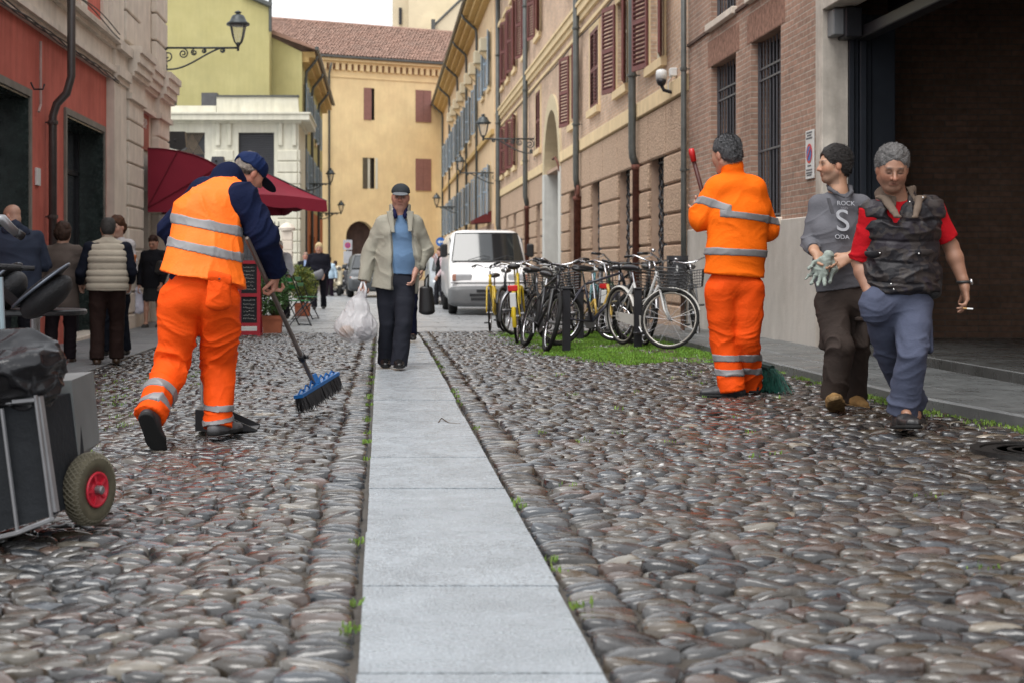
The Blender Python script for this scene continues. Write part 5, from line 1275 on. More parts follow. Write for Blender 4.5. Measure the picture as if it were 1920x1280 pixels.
# ===== young man in grey polo =====
def polo_man():
    Y = 9.3; p = lambda u, v, d=0: P(u, v, Y + d)
    t = thing('person', 'young dark haired man in grey polo shirt and brown trousers looking to the left', 'person', (3.0, Y, .05))
    ORG[:] = list(LOC[t.name][:2])
    side = nrm(A(-1, -.15, 0))
    J = dict(pel=p(1578, 562), wai=p(1572, 510), che=p(1568, 430), nek=p(1572, 362), sR=p(1537, 385, .02), sL=p(1612, 385, .0), eR=p(1518, 455, .02), wR=p(1531, 477, -.18),
             eL=p(1625, 462, .06), wL=p(1592, 482, -.17), hR=p(1556, 568), hL=p(1603, 568), kR=p(1574, 652, -.20), kL=p(1606, 655, .12), aR=p(1562, 742, -.12), aL=p(1600, 735, .30), tR=A(-.42, -1, .42), tL=A(.0, -1, 0))
    H = Head(p(1563, 311, .0), (-1, -.05, -.05), (0.05, 0, 1), .96)
    S = Sdf(); bodycore(S, J, side); H.sculpt(S, J['nek'], 1.0, .99, nw=.054)
    hand(S, J['wR'], A(.55, -.45, -.7), A(.2, -.9, .5), 1, curl=.55, sc=1.0); hand(S, J['wL'], A(-.95, -.2, -.45), A(.2, .9, -.35), -1, curl=.45, sc=1.02)
    put('body', S, .005, M_skin, t, colors=lambda V: H.paint(V, (.42, .235, .15), stub=.45, brow=(.02, .015, .012), stubc=(.13, .09, .07)))
    S = Sdf(); hair_short(S, H, 1.13, front=.074); hairy(S, .005, mat('black brown hair', (.012, .009, .008), .45, var=.4, vs=50, bump=1, bs=150), t, H, strands(.004, 60, H))
    M_polo = cloth('grey polo cotton', (.125, .125, .14))
    S = Sdf(); top(S, J, side, .064, (.165, .66), (.168, .68), (.170, .68), p(1577, 541), (.066, .056, .047), (1.60, 1.45))
    S.seg(J['nek'] + A(0, 0, -.0), J['nek'] + A(0, .01, .12), .058, .07, k=.01, op='-')
    shirt = put('polo_shirt', S, .006, M_polo, t, folds(.009, [(J['eR'], .1), (J['eL'], .1), (J['wai'], .14)], .3, (.5, .5, 1), 17, 7))
    S = Sdf(); n0 = J['nek']; rg = [n0 + A(x, y, z) for x, y, z in ((.00, -.115, -.035), (-.045, -.09, -.005), (-.068, -.03, .025), (-.05, .045, .05), (.0, .07, .06), (.05, .045, .055), (.072, -.02, .035), (.06, -.08, .0), (.02, -.115, -.035))]
    S.chain(rg, [.007, .012, .013, .013, .013, .013, .014, .013, .007], k=.01); put('collar', S, .005, cloth('dark grey collar', (.09, .09, .10)), shirt)
    mb = MB(); a, b = p(1553, 372, -.128), p(1562, 402, -.135); mb.obox((a + b) / 2, A(.011, 0, 0), A(0, .003, 0), (b - a) / 2); mb.build('placket', cloth('dark grey collar', (.09, .09, .10)), shirt)
    Mw = mat('pale print', (.42, .43, .46), .7, var=.15, vs=30); xd = A(1, -.22, -.04); z = .0
    dd = -.122
    for s_, sz, u, v, e in (('ROCK', .040, 1586, 382, -.120), ('AND', .020, 1583, 391, -.126), ('S', .20, 1580, 416, -.134), ('ODA', .040, 1579, 445, -.132)):
        text(s_, sz, p(u, v, e), xd, (-.06, 0, 1), Mw if s_ != 'AND' else mat('faint print', (.22, .22, .24), .7), shirt, 'print', .004)
    J['cR'] = p(1563, 740, -.12); J['cL'] = p(1601, 740, .3)
    M_br = cloth('dark brown canvas', (.042, .032, .028))
    S = Sdf(); trousers(S, J, side, .102, .095, .083, .085, p(1577, 528), (.148, .74))
    put('trousers', S, .006, M_br, t, folds(.012, [(J['kR'], .16), (J['kL'], .13), (J['aR'] + A(0, 0, .05), .14), (J['aL'] + A(0, 0, .05), .12)], .3, (.7, .7, 1.0), 17, 9))
    for u, v, d, w in ((1614, 618, -.03, .062), (1546, 622, -.02, .04)):
        S = Sdf(); c = p(u, v, d); S.seg(c + A(0, 0, .06), c - A(.005, 0, .10), w, w, A(.5, -1, 0), .55, .5); o = put('cargo_pocket', S, .006, M_br, t, folds(.004, (), 1)); mb = MB(); mb.box(c[0] - w * .9, c[0] + w * .9, c[1] - .07, c[1] + .02, c[2] + .055, c[2] + .085, .01); mb.build('pocket_flap', M_br, o)
    Mb_ = mat('tan suede boot', (.22, .13, .05), .85, var=.3, vs=14, bump=.5, bs=60); Mso = mat('gum sole', (.20, .125, .055), .7, var=.4, vs=40, bump=1.5, bs=45)
    for q, up in (('R', (-.15, .5, 1)), ('L', (0, 0, 1))):
        S = Sdf(); shoe(S, J['a' + q], J['t' + q], up, .29, 1.08, True); o = put('boot', S, .006, Mb_, t, folds(.004, (), .8, (1, 1, 1), 25, 4)); S = Sdf(); sole(S, J['a' + q], J['t' + q], up, .29, 1.12, .022); put('sole', S, .005, Mso, o)
    # work glove held in the hands
    S = Sdf(); c = p(1541, 500, -.24); hand(S, c + A(.03, 0, .05), A(-.45, 0, -.9), A(-.3, -1, 0), 1, curl=.25, sc=1.15, spread=.3, fk=.01)
    S.seg(p(1558, 484, -.22), p(1563, 505, -.22), .022, .035, A(0, 1, 0), .5); S.seg(p(1563, 505, -.22), p(1555, 530, -.24), .030, .013, A(0, 1, 0), .6)
    g = put('work_glove', S, .005, mat('pale green grey glove leather', (.27, .31, .28), .85, var=.25, vs=20, bump=.4), None, folds(.005, (), 1, (1, 1, 1), 30, 2)); tag(g, 'pale grey work glove held in the hands of the man in the grey polo', 'glove')
polo_man()

# ===== street sweeper in orange jacket, back view (right) =====
def reflect(name, S, h, t, slabs, disp, regions=None):
    for i, sl in enumerate(slabs):
        put(name, S, h, M_refl, t, disp, .0055, [sl], regions[i] if regions else None)
def orange_man():
    Y = 10.3; p = lambda u, v, d=0: P(u, v, Y + d)
    t = thing('person', 'street sweeper in long sleeved orange jacket seen from behind by the brick wall', 'person', (2.6, Y, .04))
    ORG[:] = list(LOC[t.name][:2])
    side = nrm(A(1, .15, 0))
    J = dict(pel=p(1378, 530), wai=p(1380, 470), che=p(1385, 400), nek=p(1372, 308), sR=p(1410, 357), sL=p(1350, 354), eR=p(1434, 428, .10), wR=p(1400, 450, .36),
             eL=p(1316, 408, .05), wL=p(1311, 400, .28), hL=p(1352, 545), hR=p(1402, 545), kL=p(1358, 640, .04), kR=p(1400, 636, -.0), aL=p(1372, 724, .0), aR=p(1402, 715, .20), tL=A(-1, .2, 0), tR=A(-.6, 1, 0))
    H = Head(p(1361, 292, .02), (-.55, .85, -.15), (-.03, .0, 1), 1.08)
    S = Sdf(); bodycore(S, J, side); H.sculpt(S, J['nek'], 1, 1, nw=.06)
    hand(S, J['wL'], A(-.05, .3, 1), A(.7, .7, 0), 1, curl=.95); hand(S, J['wR'], A(-.8, .5, .2), A(0, -.2, -1), 1, curl=.9)
    put('body', S, .006, M_skin, t, colors=lambda V: H.paint(V, (.40, .22, .15)))
    S = Sdf(); hair_short(S, H, 1.06, nape=-.085); hairy(S, .005, mat('pepper grey hair', (.10, .10, .105), .6, var=.5, vs=60, bump=1, bs=150), t, H, strands(.004, 70, H))
    S = Sdf(); top(S, J, side, .095, (.222, .66), (.215, .66), (.222, .66), p(1376, 517), (.098, .098, .072), ('w', 'w'))
    S.seg(J['nek'] - A(0, 0, .02), J['nek'] + A(-.02, .02, .025), .085, .083, side, .9, .9, .02, flat=True); S.seg(J['nek'], J['nek'] + A(-.01, .02, .2), .060, .07, k=.01, op='-')
    dj = folds(.013, [(J['eL'], .16), (J['eR'], .14), (J['sL'], .08)], .32, (.35, .35, .9), 13, 2)
    jk = put('jacket', S, .007, M_hiO, t, dj)
    up = A(0.03, 0, 1); xm = p(1341, 400)[0]
    reflect('reflective_band', S, .006, jk, [(p(1400, 408), nrm(A(.12, 0, 1)), .026), (p(1380, 474), nrm(A(.05, 0, 1)), .026)], dj, [((xm, Y - .5, .9), (9, Y + .6, 2)), None])
    ax = nrm(J['eL'] - J['sL']); reflect('reflective_band', S, .006, jk, [(p(1338, 386, -.05), nrm(A(.55, .25, 1) * 1), .027)], dj, [((0, Y - .4, 1.2), (p(1362, 0)[0], Y + .12, 2))])
    fx = nrm(J['wL'] - J['eL']); reflect('reflective_band', S, .006, jk, [(p(1306, 404, .2), nrm(A(-.9, -.1, .2)), .012)], dj, [((0, Y + .08, 1.2), (p(1316, 0)[0], Y + .5, 1.34))])
    J['cL'] = p(1372, 728); J['cR'] = p(1404, 718, .2)
    S = Sdf(); trousers(S, J, side, .118, .108, .095, .098, p(1378, 505), (.175, .66))
    dt = folds(.012, [(J['kL'], .15), (J['aL'], .14), (J['aR'], .14)], .4, (.6, .6, 1), 14, 8)
    tr = put('trousers', S, .007, cloth('orange red work trousers', (.80, .080, .006), .7), t, dt)
    reflect('reflective_band', S, .006, tr, [(p(1370, 671), A(0, 0, 1), .025), (p(1370, 697), A(0, 0, 1), .023)], dt)
    for q in 'LR':
        S = Sdf(); shoe(S, J['a' + q] + A(0, 0, .022), J['t' + q], (0, 0, 1), .29, 1.1, True); o = put('shoe', S, .006, mat('dark grey work shoe', (.035, .035, .038), .5, var=.2), t); S = Sdf(); sole(S, J['a' + q] + A(0, 0, .022), J['t' + q], (0, 0, 1), .29, 1.12); put('sole', S, .006, mat('rubber sole', (.02, .02, .02), .8), o)
    # twig style green broom held diagonally
    br = thing('broom', 'green bristled street broom with red tipped handle held by the sweeper in the orange jacket', 'broom', (2.7, Y + .3, .05))
    a, b = P(1297, 288, Y + .28), P(1404, 682, Y + .62)
    mb = MB(); mb.tube([a, lerp(a, b, .5), b], .016, 8); mb.build('handle', mat('dark brown broom handle', (.07, .018, .014), .4, var=.3), br, True)
    mb = MB(); mb.tube([P(1296, 279, Y + .28), P(1297, 286, Y + .28), P(1301, 303, Y + .285)], [.019, .024, .021], 10); mb.build('grip', mat('red rubber grip', (.50, .02, .02), .35), br, True)
    mb = MB(); c0, c1 = P(1400, 683, Y + .62), P(1448, 690, Y + .3)
    mb.tube([c0, lerp(c0, c1, .5) + A(0, 0, .01), c1], [.03, .035, .025], 8); mb.build('head', mat('dark green broom head', (.01, .035, .03), .5), br)
    mb = MB()
    for i in range(520):
        s_ = R.random(); q = lerp(c0, c1, s_) + A(R.gauss(0, .012), R.gauss(0, .025), 0); g = P(1390 + s_ * 80, 730 - s_ * 10, Y + .45 - s_ * .25) + A(R.gauss(0, .035), R.gauss(0, .05), 0); g[2] = float(gz(g[0], g[1])) + abs(R.gauss(0, .02)) - .005
        mb.tube([q, lerp(q, g, .55) + A(.012, 0, .02), g], .0022, 3, cap=False)
    mb.build('bristles', mat('dark green bristle', (.006, .075, .055), .5, var=.4, vs=40), br)
orange_man()

# ===== street sweeper with vest (left foreground) =====
def vest_man():
    Y = 8.25; p = lambda u, v, d=0: P(u, v, Y + d)
    t = thing('person', 'street sweeper in blue cap and orange reflective vest bending over his broom', 'person', (-1.1, Y, -.03))
    ORG[:] = list(LOC[t.name][:2])
    side = nrm(A(1, .25, 0))
    J = dict(pel=p(376, 548), wai=p(384, 480, .03), che=p(392, 400, .12), nek=p(432, 330, .30), sR=p(455, 372, .12), sL=p(384, 362, .30), eR=p(495, 446, .12), wR=p(517, 514, .27),
             eL=p(322, 430, .42), wL=p(370, 500, .55), hL=p(338, 565), hR=p(412, 565), kL=p(326, 680, .06), kR=p(412, 680, .18), aL=p(285, 782, -.28), aR=p(412, 783, .06), tL=A(.35, .8, -.75), tR=A(.45, 1, 0))
    H = Head(p(467, 328, .40), (.80, .55, -.55), (.30, .25, 1), .95)
    S = Sdf(); bodycore(S, J, side, 1.05, 1.0); H.sculpt(S, J['nek'], 1, 1, nw=.062)
    hand(S, J['wR'], A(-.10, .12, -1), A(-1, .15, .1), -1, curl=(1.0, 1.05, 1.1, 1.1), thumb=.9, sc=1.08); hand(S, J['wL'], A(.3, .6, -.6), A(.5, -.5, 0), -1, curl=.9)
    put('body', S, .005, M_skin, t, colors=lambda V: H.paint(V, (.40, .19, .13)))
    S = Sdf(); hair_short(S, H, 1.06, nape=-.15); hairy(S, .005, mat('grey brown hair', (.19, .155, .13), .6, var=.5, vs=50, bump=1, bs=150), t, H, strands(.007, 70, H), 3500, .022, -.005)
    S = Sdf(); s = H.sc; S.ell(H.p(0, -.012, .055), A(.099, .116, .092) * s, H.ax); S.cut(H.p(0, -.0, .022), -H.u * 1 - H.f * .12); S.ell(H.p(0, -.115, .035), A(.035, .03, .022) * s, H.ax, .008, '-')
    M_cap = cloth('navy blue cap cotton', (.008, .018, .065), .7)
    cap = put('cap', S, .005, M_cap, t, folds(.004, (), .6, (1, 1, 1), 22, 3)); S = Sdf(); S.ell(H.p(0, .135, .018), A(.072, .085, .010) * s, [H.r, nrm(H.f - H.u * .25), nrm(H.u + H.f * .25)]); put('brim', S, .004, mat('dark brim cloth', (.008, .010, .022), .8), cap)
    # navy sweatshirt
    S = Sdf(); top(S, J, side, .088, (.19, .66), (.19, .66), (.19, .66), p(378, 540), (.094, .084, .062), ('w', 1.8)); S.seg(J['nek'] - A(.03, 0, .02), H.p(0, -.065, -.085), .088, .078, k=.03); S.ell(p(427, 327, .30), A(.085, .09, .075), None, .03)
    put('sweatshirt', S, .007, cloth('navy sweatshirt', (.006, .010, .034)), t, folds(.016, [(J['eR'], .2), (J['eL'], .15), (J['wR'], .1)], .35, (.45, .45, 1), 14, 6))
    # trousers
    J['cL'] = p(281, 776, -.26); J['cR'] = p(408, 795, .06)
    S = Sdf(); trousers(S, J, side, .125, .116, .100, .088, p(380, 505), (.18, .72)); S.ell(p(354, 560, -.03), A(.115, .115, .115)); S.ell(p(410, 562, -.03), A(.115, .115, .115))
    dt = folds(.020, [(J['kL'], .2), (J['kR'], .18), (J['aL'] + A(0, 0, .1), .15), (J['aR'] + A(0, 0, .08), .15)], .35, (.5, .5, 1.1), 13, 5)
    M_t = cloth('orange red work trousers', (.80, .080, .006), .7)
    tr = put('trousers', S, .007, M_t, t, dt)
    nL = nrm(J['kL'] - J['cL']); nR = A(0.05, 0, 1)
    reflect('reflective_band', S, .006, tr, [(lerp(J['kL'], J['cL'], .60), nL, .027), (lerp(J['kL'], J['cL'], .88), nrm(nL + A(-.15, 0, 0)), .022)], dt, [((-3, 6, -.1), (p(345, 0)[0], 9, 1))] * 2)
    reflect('reflective_band', S, .006, tr, [(p(408, 766, .0), nR, .022), (p(408, 790, .0), nrm(A(-.15, 0, 1)), .018)], dt, [((p(350, 0)[0], 6, -.1), (1, 10, 1))] * 2)
    S = Sdf(); c = p(413, 548, -.155); S.seg(c + A(-.005, 0, .06), c + A(-.01, .0, -.07), .068, .068, A(1, .2, 0), .45); pk = put('back_pocket', S, .006, M_t, t, folds(.006, (), 1, (1, 1, 1), 18, 2)); S = Sdf(); S.seg(c + A(-.055, -.022, .092), c + A(.055, -.012, .072), .030, .030, A(0, 0, 1), .45); put('pocket_flap', S, .006, M_t, pk, folds(.005, (), 1)); mb = MB(); mb.lathe(c + A(0, -.046, .075), [(.001, 0), (.006, .002), (.001, .004)], 8, (0, -1, 0)); mb.build('snap', M_iron2, pk)
    # vest
    S = Sdf(); top(S, J, side, .082, (.205, .70), (.213, .70), (.262, .70), p(378, 532, .0), None)
    hp = p(378, 530)
    S.cut(p(375, 528), nrm(A(-.30, 0, -1))); S.cut(J['nek'] + A(.03, .03, .03), nrm(A(.5, .4, .9)))
    for q, sg in (('R', 1), ('L', -1.45)): S.ell(J['s' + q] + side * sg * .10, A(.045, .15, .15), [side, nrm(np.cross(A(0, 0, 1), side)), A(0, 0, 1)], .02, '-')
    dv = folds(.012, [(J['wai'], .1)], .5, (.9, .9, .35), 15, 3)
    vest = put('safety_vest', S, .007, M_hiV, t, dv)
    reflect('reflective_band', S, .006, vest, [(p(385, 422, 0), nrm(A(.20, 0, 1)), .027), (p(378, 467, 0), nrm(A(.22, 0, 1)), .027)], dv)
    for q, tt_ in (('L', (.25, .55, -.85)), ('R', (.5, 1, 0))):
        S = Sdf(); up = (0, .8, .6) if q == 'L' else (0, 0, 1); shoe(S, J['a' + q], tt_, up, .28, 1.1); o = put('shoe', S, .006, mat('black work boot', (.016, .016, .018), .5) if q == 'L' else mat('grey shoe', (.10, .10, .105), .6), t); S = Sdf(); sole(S, J['a' + q], tt_, up, .28, 1.06, .02); put('sole', S, .006, mat('rubber sole', (.02, .02, .02), .8), o)
    # push broom
    br = thing('broom', 'street broom with blue head and black bristles pushed by the sweeper in the vest', 'broom', (-.5, 9.4, 0))
    a, b = P(463, 447, 8.15), P(587, 716, 9.45); mb = MB(); mb.tube([a, lerp(a, b, .5), b], .0145, 10, cap=False); mb.tube([a, lerp(a, b, .02)], .011, 10); mb.build('handle', mat('taupe metal handle', (.16, .13, .115), .4, metal=.3), br, True)
    c = lerp(a, b, .80); mb = MB(); dr = nrm(b - a); mb.lathe(c, [(.018, -.03), (.026, -.03), (.026, -.005), (.021, 0), (.026, .01), (.024, .035), (.017, .035)], 12, dr); mb.obox(c + A(.035, 0, 0), A(.012, 0, 0), A(0, .01, 0), A(0, 0, .012)); mb.build('clamp', mat('black plastic', (.015, .015, .017), .4), br, True)
    e0, e1 = P(559, 743, 9.15), P(629, 700, 9.8); ax = nrm(e1 - e0); L = np.linalg.norm(e1 - e0); dn = nrm(A(.22, .1, -1) - ax * np.dot(A(.22, .1, -1), ax)); wd = np.cross(ax, dn)
    Mbl = mat('blue broom plastic', (.01, .10, .30), .35)
    mb = MB(); mb.obox((e0 + e1) / 2, ax * L / 2, wd * .032, dn * .011); mb.tube([(e0 + e1) / 2 - dn * .012, (e0 + e1) / 2 - dn * .075 - A(.01, 0, 0)], [.026, .018], 10)
    for s_ in (-1, 1):
        for k in range(3):
            q0 = lerp(e0, e1, .5 + s_ * (.06 + k * .14)) - dn * .010; q1 = lerp(e0, e1, .5 + s_ * (.13 + k * .14)) - dn * (.048 - .008 * k); q2 = lerp(e0, e1, .5 + s_ * (.20 + k * .14)) - dn * .010
            mb.tube([q0, lerp(q0, q1, .6) - ax * s_ * .01, q1, lerp(q1, q2, .4), q2], .006, 5)
    mb.build('head', Mbl, br)
    mb = MB()
    for i in range(60):
        for j in range(9):
            q0 = lerp(e0, e1, (i + .5) / 60) + wd * (j - 4) * .0068 + dn * .01; q1 = q0 + dn * R.uniform(.085, .115) + ax * R.gauss(0, .010) + wd * (j - 4) * .004 + wd * R.gauss(0, .006); mb.tube([q0, q1], [.0026, .0018], 3, cap=False)
    mb.build('bristles', mat('black bristle', (.012, .012, .014), .5), br)
    # dustpan
    dp = thing('dustpan', 'black long handled dustpan beside the right foot of the sweeper in the vest', 'dustpan', (-.95, 8.7, 0))
    a = J['wL'] + A(.03, .02, 0); b = P(379, 758, 8.8); mb = MB(); mb.tube([a, b], .011, 8); mb.build('handle', mat('grey metal', (.25, .24, .24), .4, metal=.6), dp)
    g0 = P(381, 800, 8.62); z = float(gz(-.95, 8.7)) + .01; mb = MB(); x0, x1 = P(375, 0, 8.75)[0], P(484, 0, 8.75)[0]
    mb.prism([(x0, 8.6, z), (x0, 8.6, z + .13), (x0 + .12, 8.6, z + .12), (x1, 8.6, z + .012), (x1, 8.6, z)], (0, .012, 0)); mb.prism([(x0, 8.88, z), (x0, 8.88, z + .13), (x0 + .12, 8.88, z + .12), (x1, 8.88, z + .012), (x1, 8.88, z)], (0, .012, 0))
    mb.box(x0, x1, 8.612, 8.88, z, z + .008); mb.box(x0 - .01, x0, 8.6, 8.892, z, z + .13); mb.prism([(x0, 8.612, z + .12), (x0, 8.612, z + .13), (x0 + .18, 8.612, z + .115), (x0 + .18, 8.612, z + .105)], (0, .268, 0)); mb.build('pan', mat('black plastic', (.015, .015, .017), .4), dp)
vest_man()

# ===== elderly man walking towards the camera =====
def cap_man():
    Y = 13.5; p = lambda u, v, d=0: P(u, v, Y + d)
    t = thing('person', 'elderly man in grey cap, open beige jacket and blue sweater on the granite strip', 'person', (.2, Y, 0))
    ORG[:] = list(LOC[t.name][:2])
    side = nrm(A(-1, 0, 0))
    J = dict(pel=p(741, 528), wai=p(748, 485), che=p(748, 437), nek=p(750, 398), sR=p(719, 420), sL=p(777, 419), eR=p(695, 472, .04), wR=p(682, 528, -.02), eL=p(797, 470, .06), wL=p(778, 512, -.06),
             hR=p(725, 532), hL=p(758, 532), kR=p(727, 605, .04), kL=p(757, 606, -.10), aR=p(723, 668, .18), aL=p(747, 672, -.10), tR=A(0, -1, -.1), tL=A(.05, -1, 0))
    H = Head(p(751, 371, -.02), (-.05, -1, -.14), (.03, -.05, 1), 1.0)
    S = Sdf(); bodycore(S, J, side); H.sculpt(S, J['nek'], 1.04, 1.0, nw=.06)
    hand(S, J['wR'], A(0, 0, -1), A(1, .2, 0), -1, curl=(1.0, 1.05, 1.1, 1.1)); hand(S, J['wL'], A(-.2, -.3, -1), A(-1, .2, 0), 1, curl=.6)
    put('body', S, .006, M_skin, t, colors=lambda V: H.paint(V, (.50, .27, .20)))
    S = Sdf(); s = H.sc; S.ell(H.p(0, -.008, .052), A(.090, .106, .083) * s, H.ax); S.cut(H.p(0, 0, .044), -H.u); Mc = cloth('grey cap cotton', (.035, .040, .045), .75)
    cap = put('cap', S, .006, Mc, t); S = Sdf(); S.ell(H.p(0, .118, .046), A(.076, .062, .011) * s, [H.r, nrm(H.f - H.u * .15), nrm(H.u + H.f * .15)]); put('brim', S, .005, mat('pale grey brim', (.13, .14, .15), .7), cap)
    S = Sdf(); hair_short(S, H, 1.0, nape=-.05); S.cut(H.p(0, 0, .04), H.u); put('hair', S, .006, mat('white hair', (.5, .5, .5), .7), t)
    S = Sdf(); top(S, J, side, .06, (.165, .66), (.170, .70), (.165, .70), p(746, 514), None); S.seg(J['nek'] + A(0, -.09, .06), p(750, 412, -.17), .05, .012, k=.01, op='-')
    put('sweater', S, .007, cloth('light blue wool', (.14, .235, .38), .95), t, folds(.008, [(J['wai'], .15)], .4, (.6, .6, 1), 12, 4))
    S = Sdf(); S.chain([J['che'], J['nek'] + A(0, 0, .0)], [.13, .066], side, .8, flat=True); S.seg(J['nek'] + A(0, -.14, .06), p(750, 409, -.15), .035, .008, k=.01, op='-')
    for x in (-1, 1): S.chain([J['nek'] + A(x * .02, .06, .055), J['nek'] + A(x * .068, .0, .045), J['nek'] + A(x * .045, -.11, -.035)], [.022, .026, .034], A(0, 0, 1), .6)
    put('polo_collar', S, .006, cloth('navy polo', (.014, .016, .06)), t)
    # jacket: open at the front
    S = Sdf(); top(S, J, side, .066, (.200, .72), (.214, .76), (.224, .76), p(739, 545, .0), (.080, .074, .064), ('w', 1.75)); S.seg(J['nek'] - A(0, 0, .02), J['nek'] + A(0, .02, .065), .10, .108, side, .9, .9, .02, flat=True)
    S.seg(J['nek'] + A(0, -.02, -.02), J['nek'] + A(0, -.02, .2), .07, .09, k=.01, op='-')
    for v0, v1, a0, a1, w0, w1 in ((392, 440, 751, 754, .055, .095), (440, 500, 755, 762, .105, .125), (500, 560, 762, 775, .125, .20)):
        S.seg(P(a0, v0, Y - .30), P(a1, v1, Y - .30), w0, w1, A(0, 1, 0) * 1.0, 1, 1, .01, '-') if 0 else S.seg(P(a0, v0, Y - (.12 if v0 < 400 else .17)), P(a1, v1, Y - (.17 if v0 < 400 else .20)), w0 * 1.15, w1 * 1.1, k=.012, op='-')
    dj = folds(.012, [(J['eR'], .18), (J['eL'], .2), (J['wL'], .15)], .4, (.5, .5, .7), 12, 3)
    jk = put('jacket', S, .007, cloth('beige stone jacket', (.35, .335, .275), .8), t, dj)
    mb = MB(); mb.obox(p(711, 445, -.175), A(.045, 0, 0), A(0, .008, 0), A(0, 0, .012)); mb.build('pocket_flap', cloth('beige stone jacket', (.35, .335, .275), .8), jk)
    for q in ((1, p(731, 398, -.10), p(737, 436, -.15)), (-1, p(769, 398, -.10), p(769, 434, -.15))):
        S = Sdf(); S.seg(q[1], q[2], .036, .020, A(1, 0, 0), .30); put('lapel', S, .006, cloth('beige stone jacket', (.35, .335, .275), .8), jk)
    J['cR'] = p(723, 676, .18); J['cL'] = p(748, 681, -.10)
    S = Sdf(); trousers(S, J, side, .108, .097, .085, .080, p(745, 500), (.150, .74))
    put('trousers', S, .007, cloth('charcoal trousers', (.022, .024, .033), .8), t, folds(.011, [(J['kR'], .15), (J['kL'], .15), (J['hL'], .12)], .3, (.7, .7, .6), 12, 4))
    for q in 'RL': S = Sdf(); shoe(S, J['a' + q] + A(0, 0, .01), J['t' + q], (0, 0, 1), .28, 1.0); o = put('shoe', S, .006, mat('black polished leather', (.012, .012, .012), .25), t); S = Sdf(); sole(S, J['a' + q] + A(0, 0, .01), J['t' + q]); put('sole', S, .006, mat('rubber sole', (.02, .02, .02), .8), o)
    # translucent carrier bag
    bg_ = thing('carrier_bag', 'bulging translucent white plastic carrier bag in the hand of the man with the cap', 'shopping bag', P(668, 600, Y - .08))
    S = Sdf(); b0 = lambda u, v, d=0: P(u, v, Y - .06 + d)
    S.seg(b0(679, 545), b0(672, 575), .020, .10, A(1, 0, 0), .5, .7, .04); S.seg(b0(672, 575), b0(667, 610), .10, .185, A(1, 0, 0), .75, .75, .05); S.ell(b0(667, 614), A(.185, .135, .135), None, .06); S.ell(b0(690, 616), A(.075, .1, .12), None, .04); S.ell(b0(650, 612), A(.09, .1, .11), None, .04)
    def dd(V, N):
        f = folds(.006, (), 1, (1.3, 1.3, .25), 24, 2)(V, N); return f
    put('bag', S, .007, mat('thin white plastic', (.72, .71, .73), .35, var=.05, alpha=.5, bump=.5, bs=30), bg_, dd, hollow=0)
    mb = MB(); mb.tube([b0(679, 528), b0(676, 540), b0(670, 556)], [.008, .014, .02], 6); mb.tube([b0(682, 528), b0(686, 542), b0(684, 560)], [.008, .012, .02], 6); mb.build('handle', mat('thin white plastic opaque', (.72, .71, .73), .4), bg_, True)
    mb = MB(); mb.ball(b0(650, 622), .075, .07, .06); mb.build('contents', mat('pale bread paper', (.45, .30, .20), .8, var=.3), bg_, True); mb = MB(); mb.ball(b0(683, 625), .08, .07, .07); mb.ball(b0(690, 606), .05, .05, .06); mb.build('contents', mat('grey package', (.25, .24, .25), .7, var=.3), bg_, True)
cap_man()
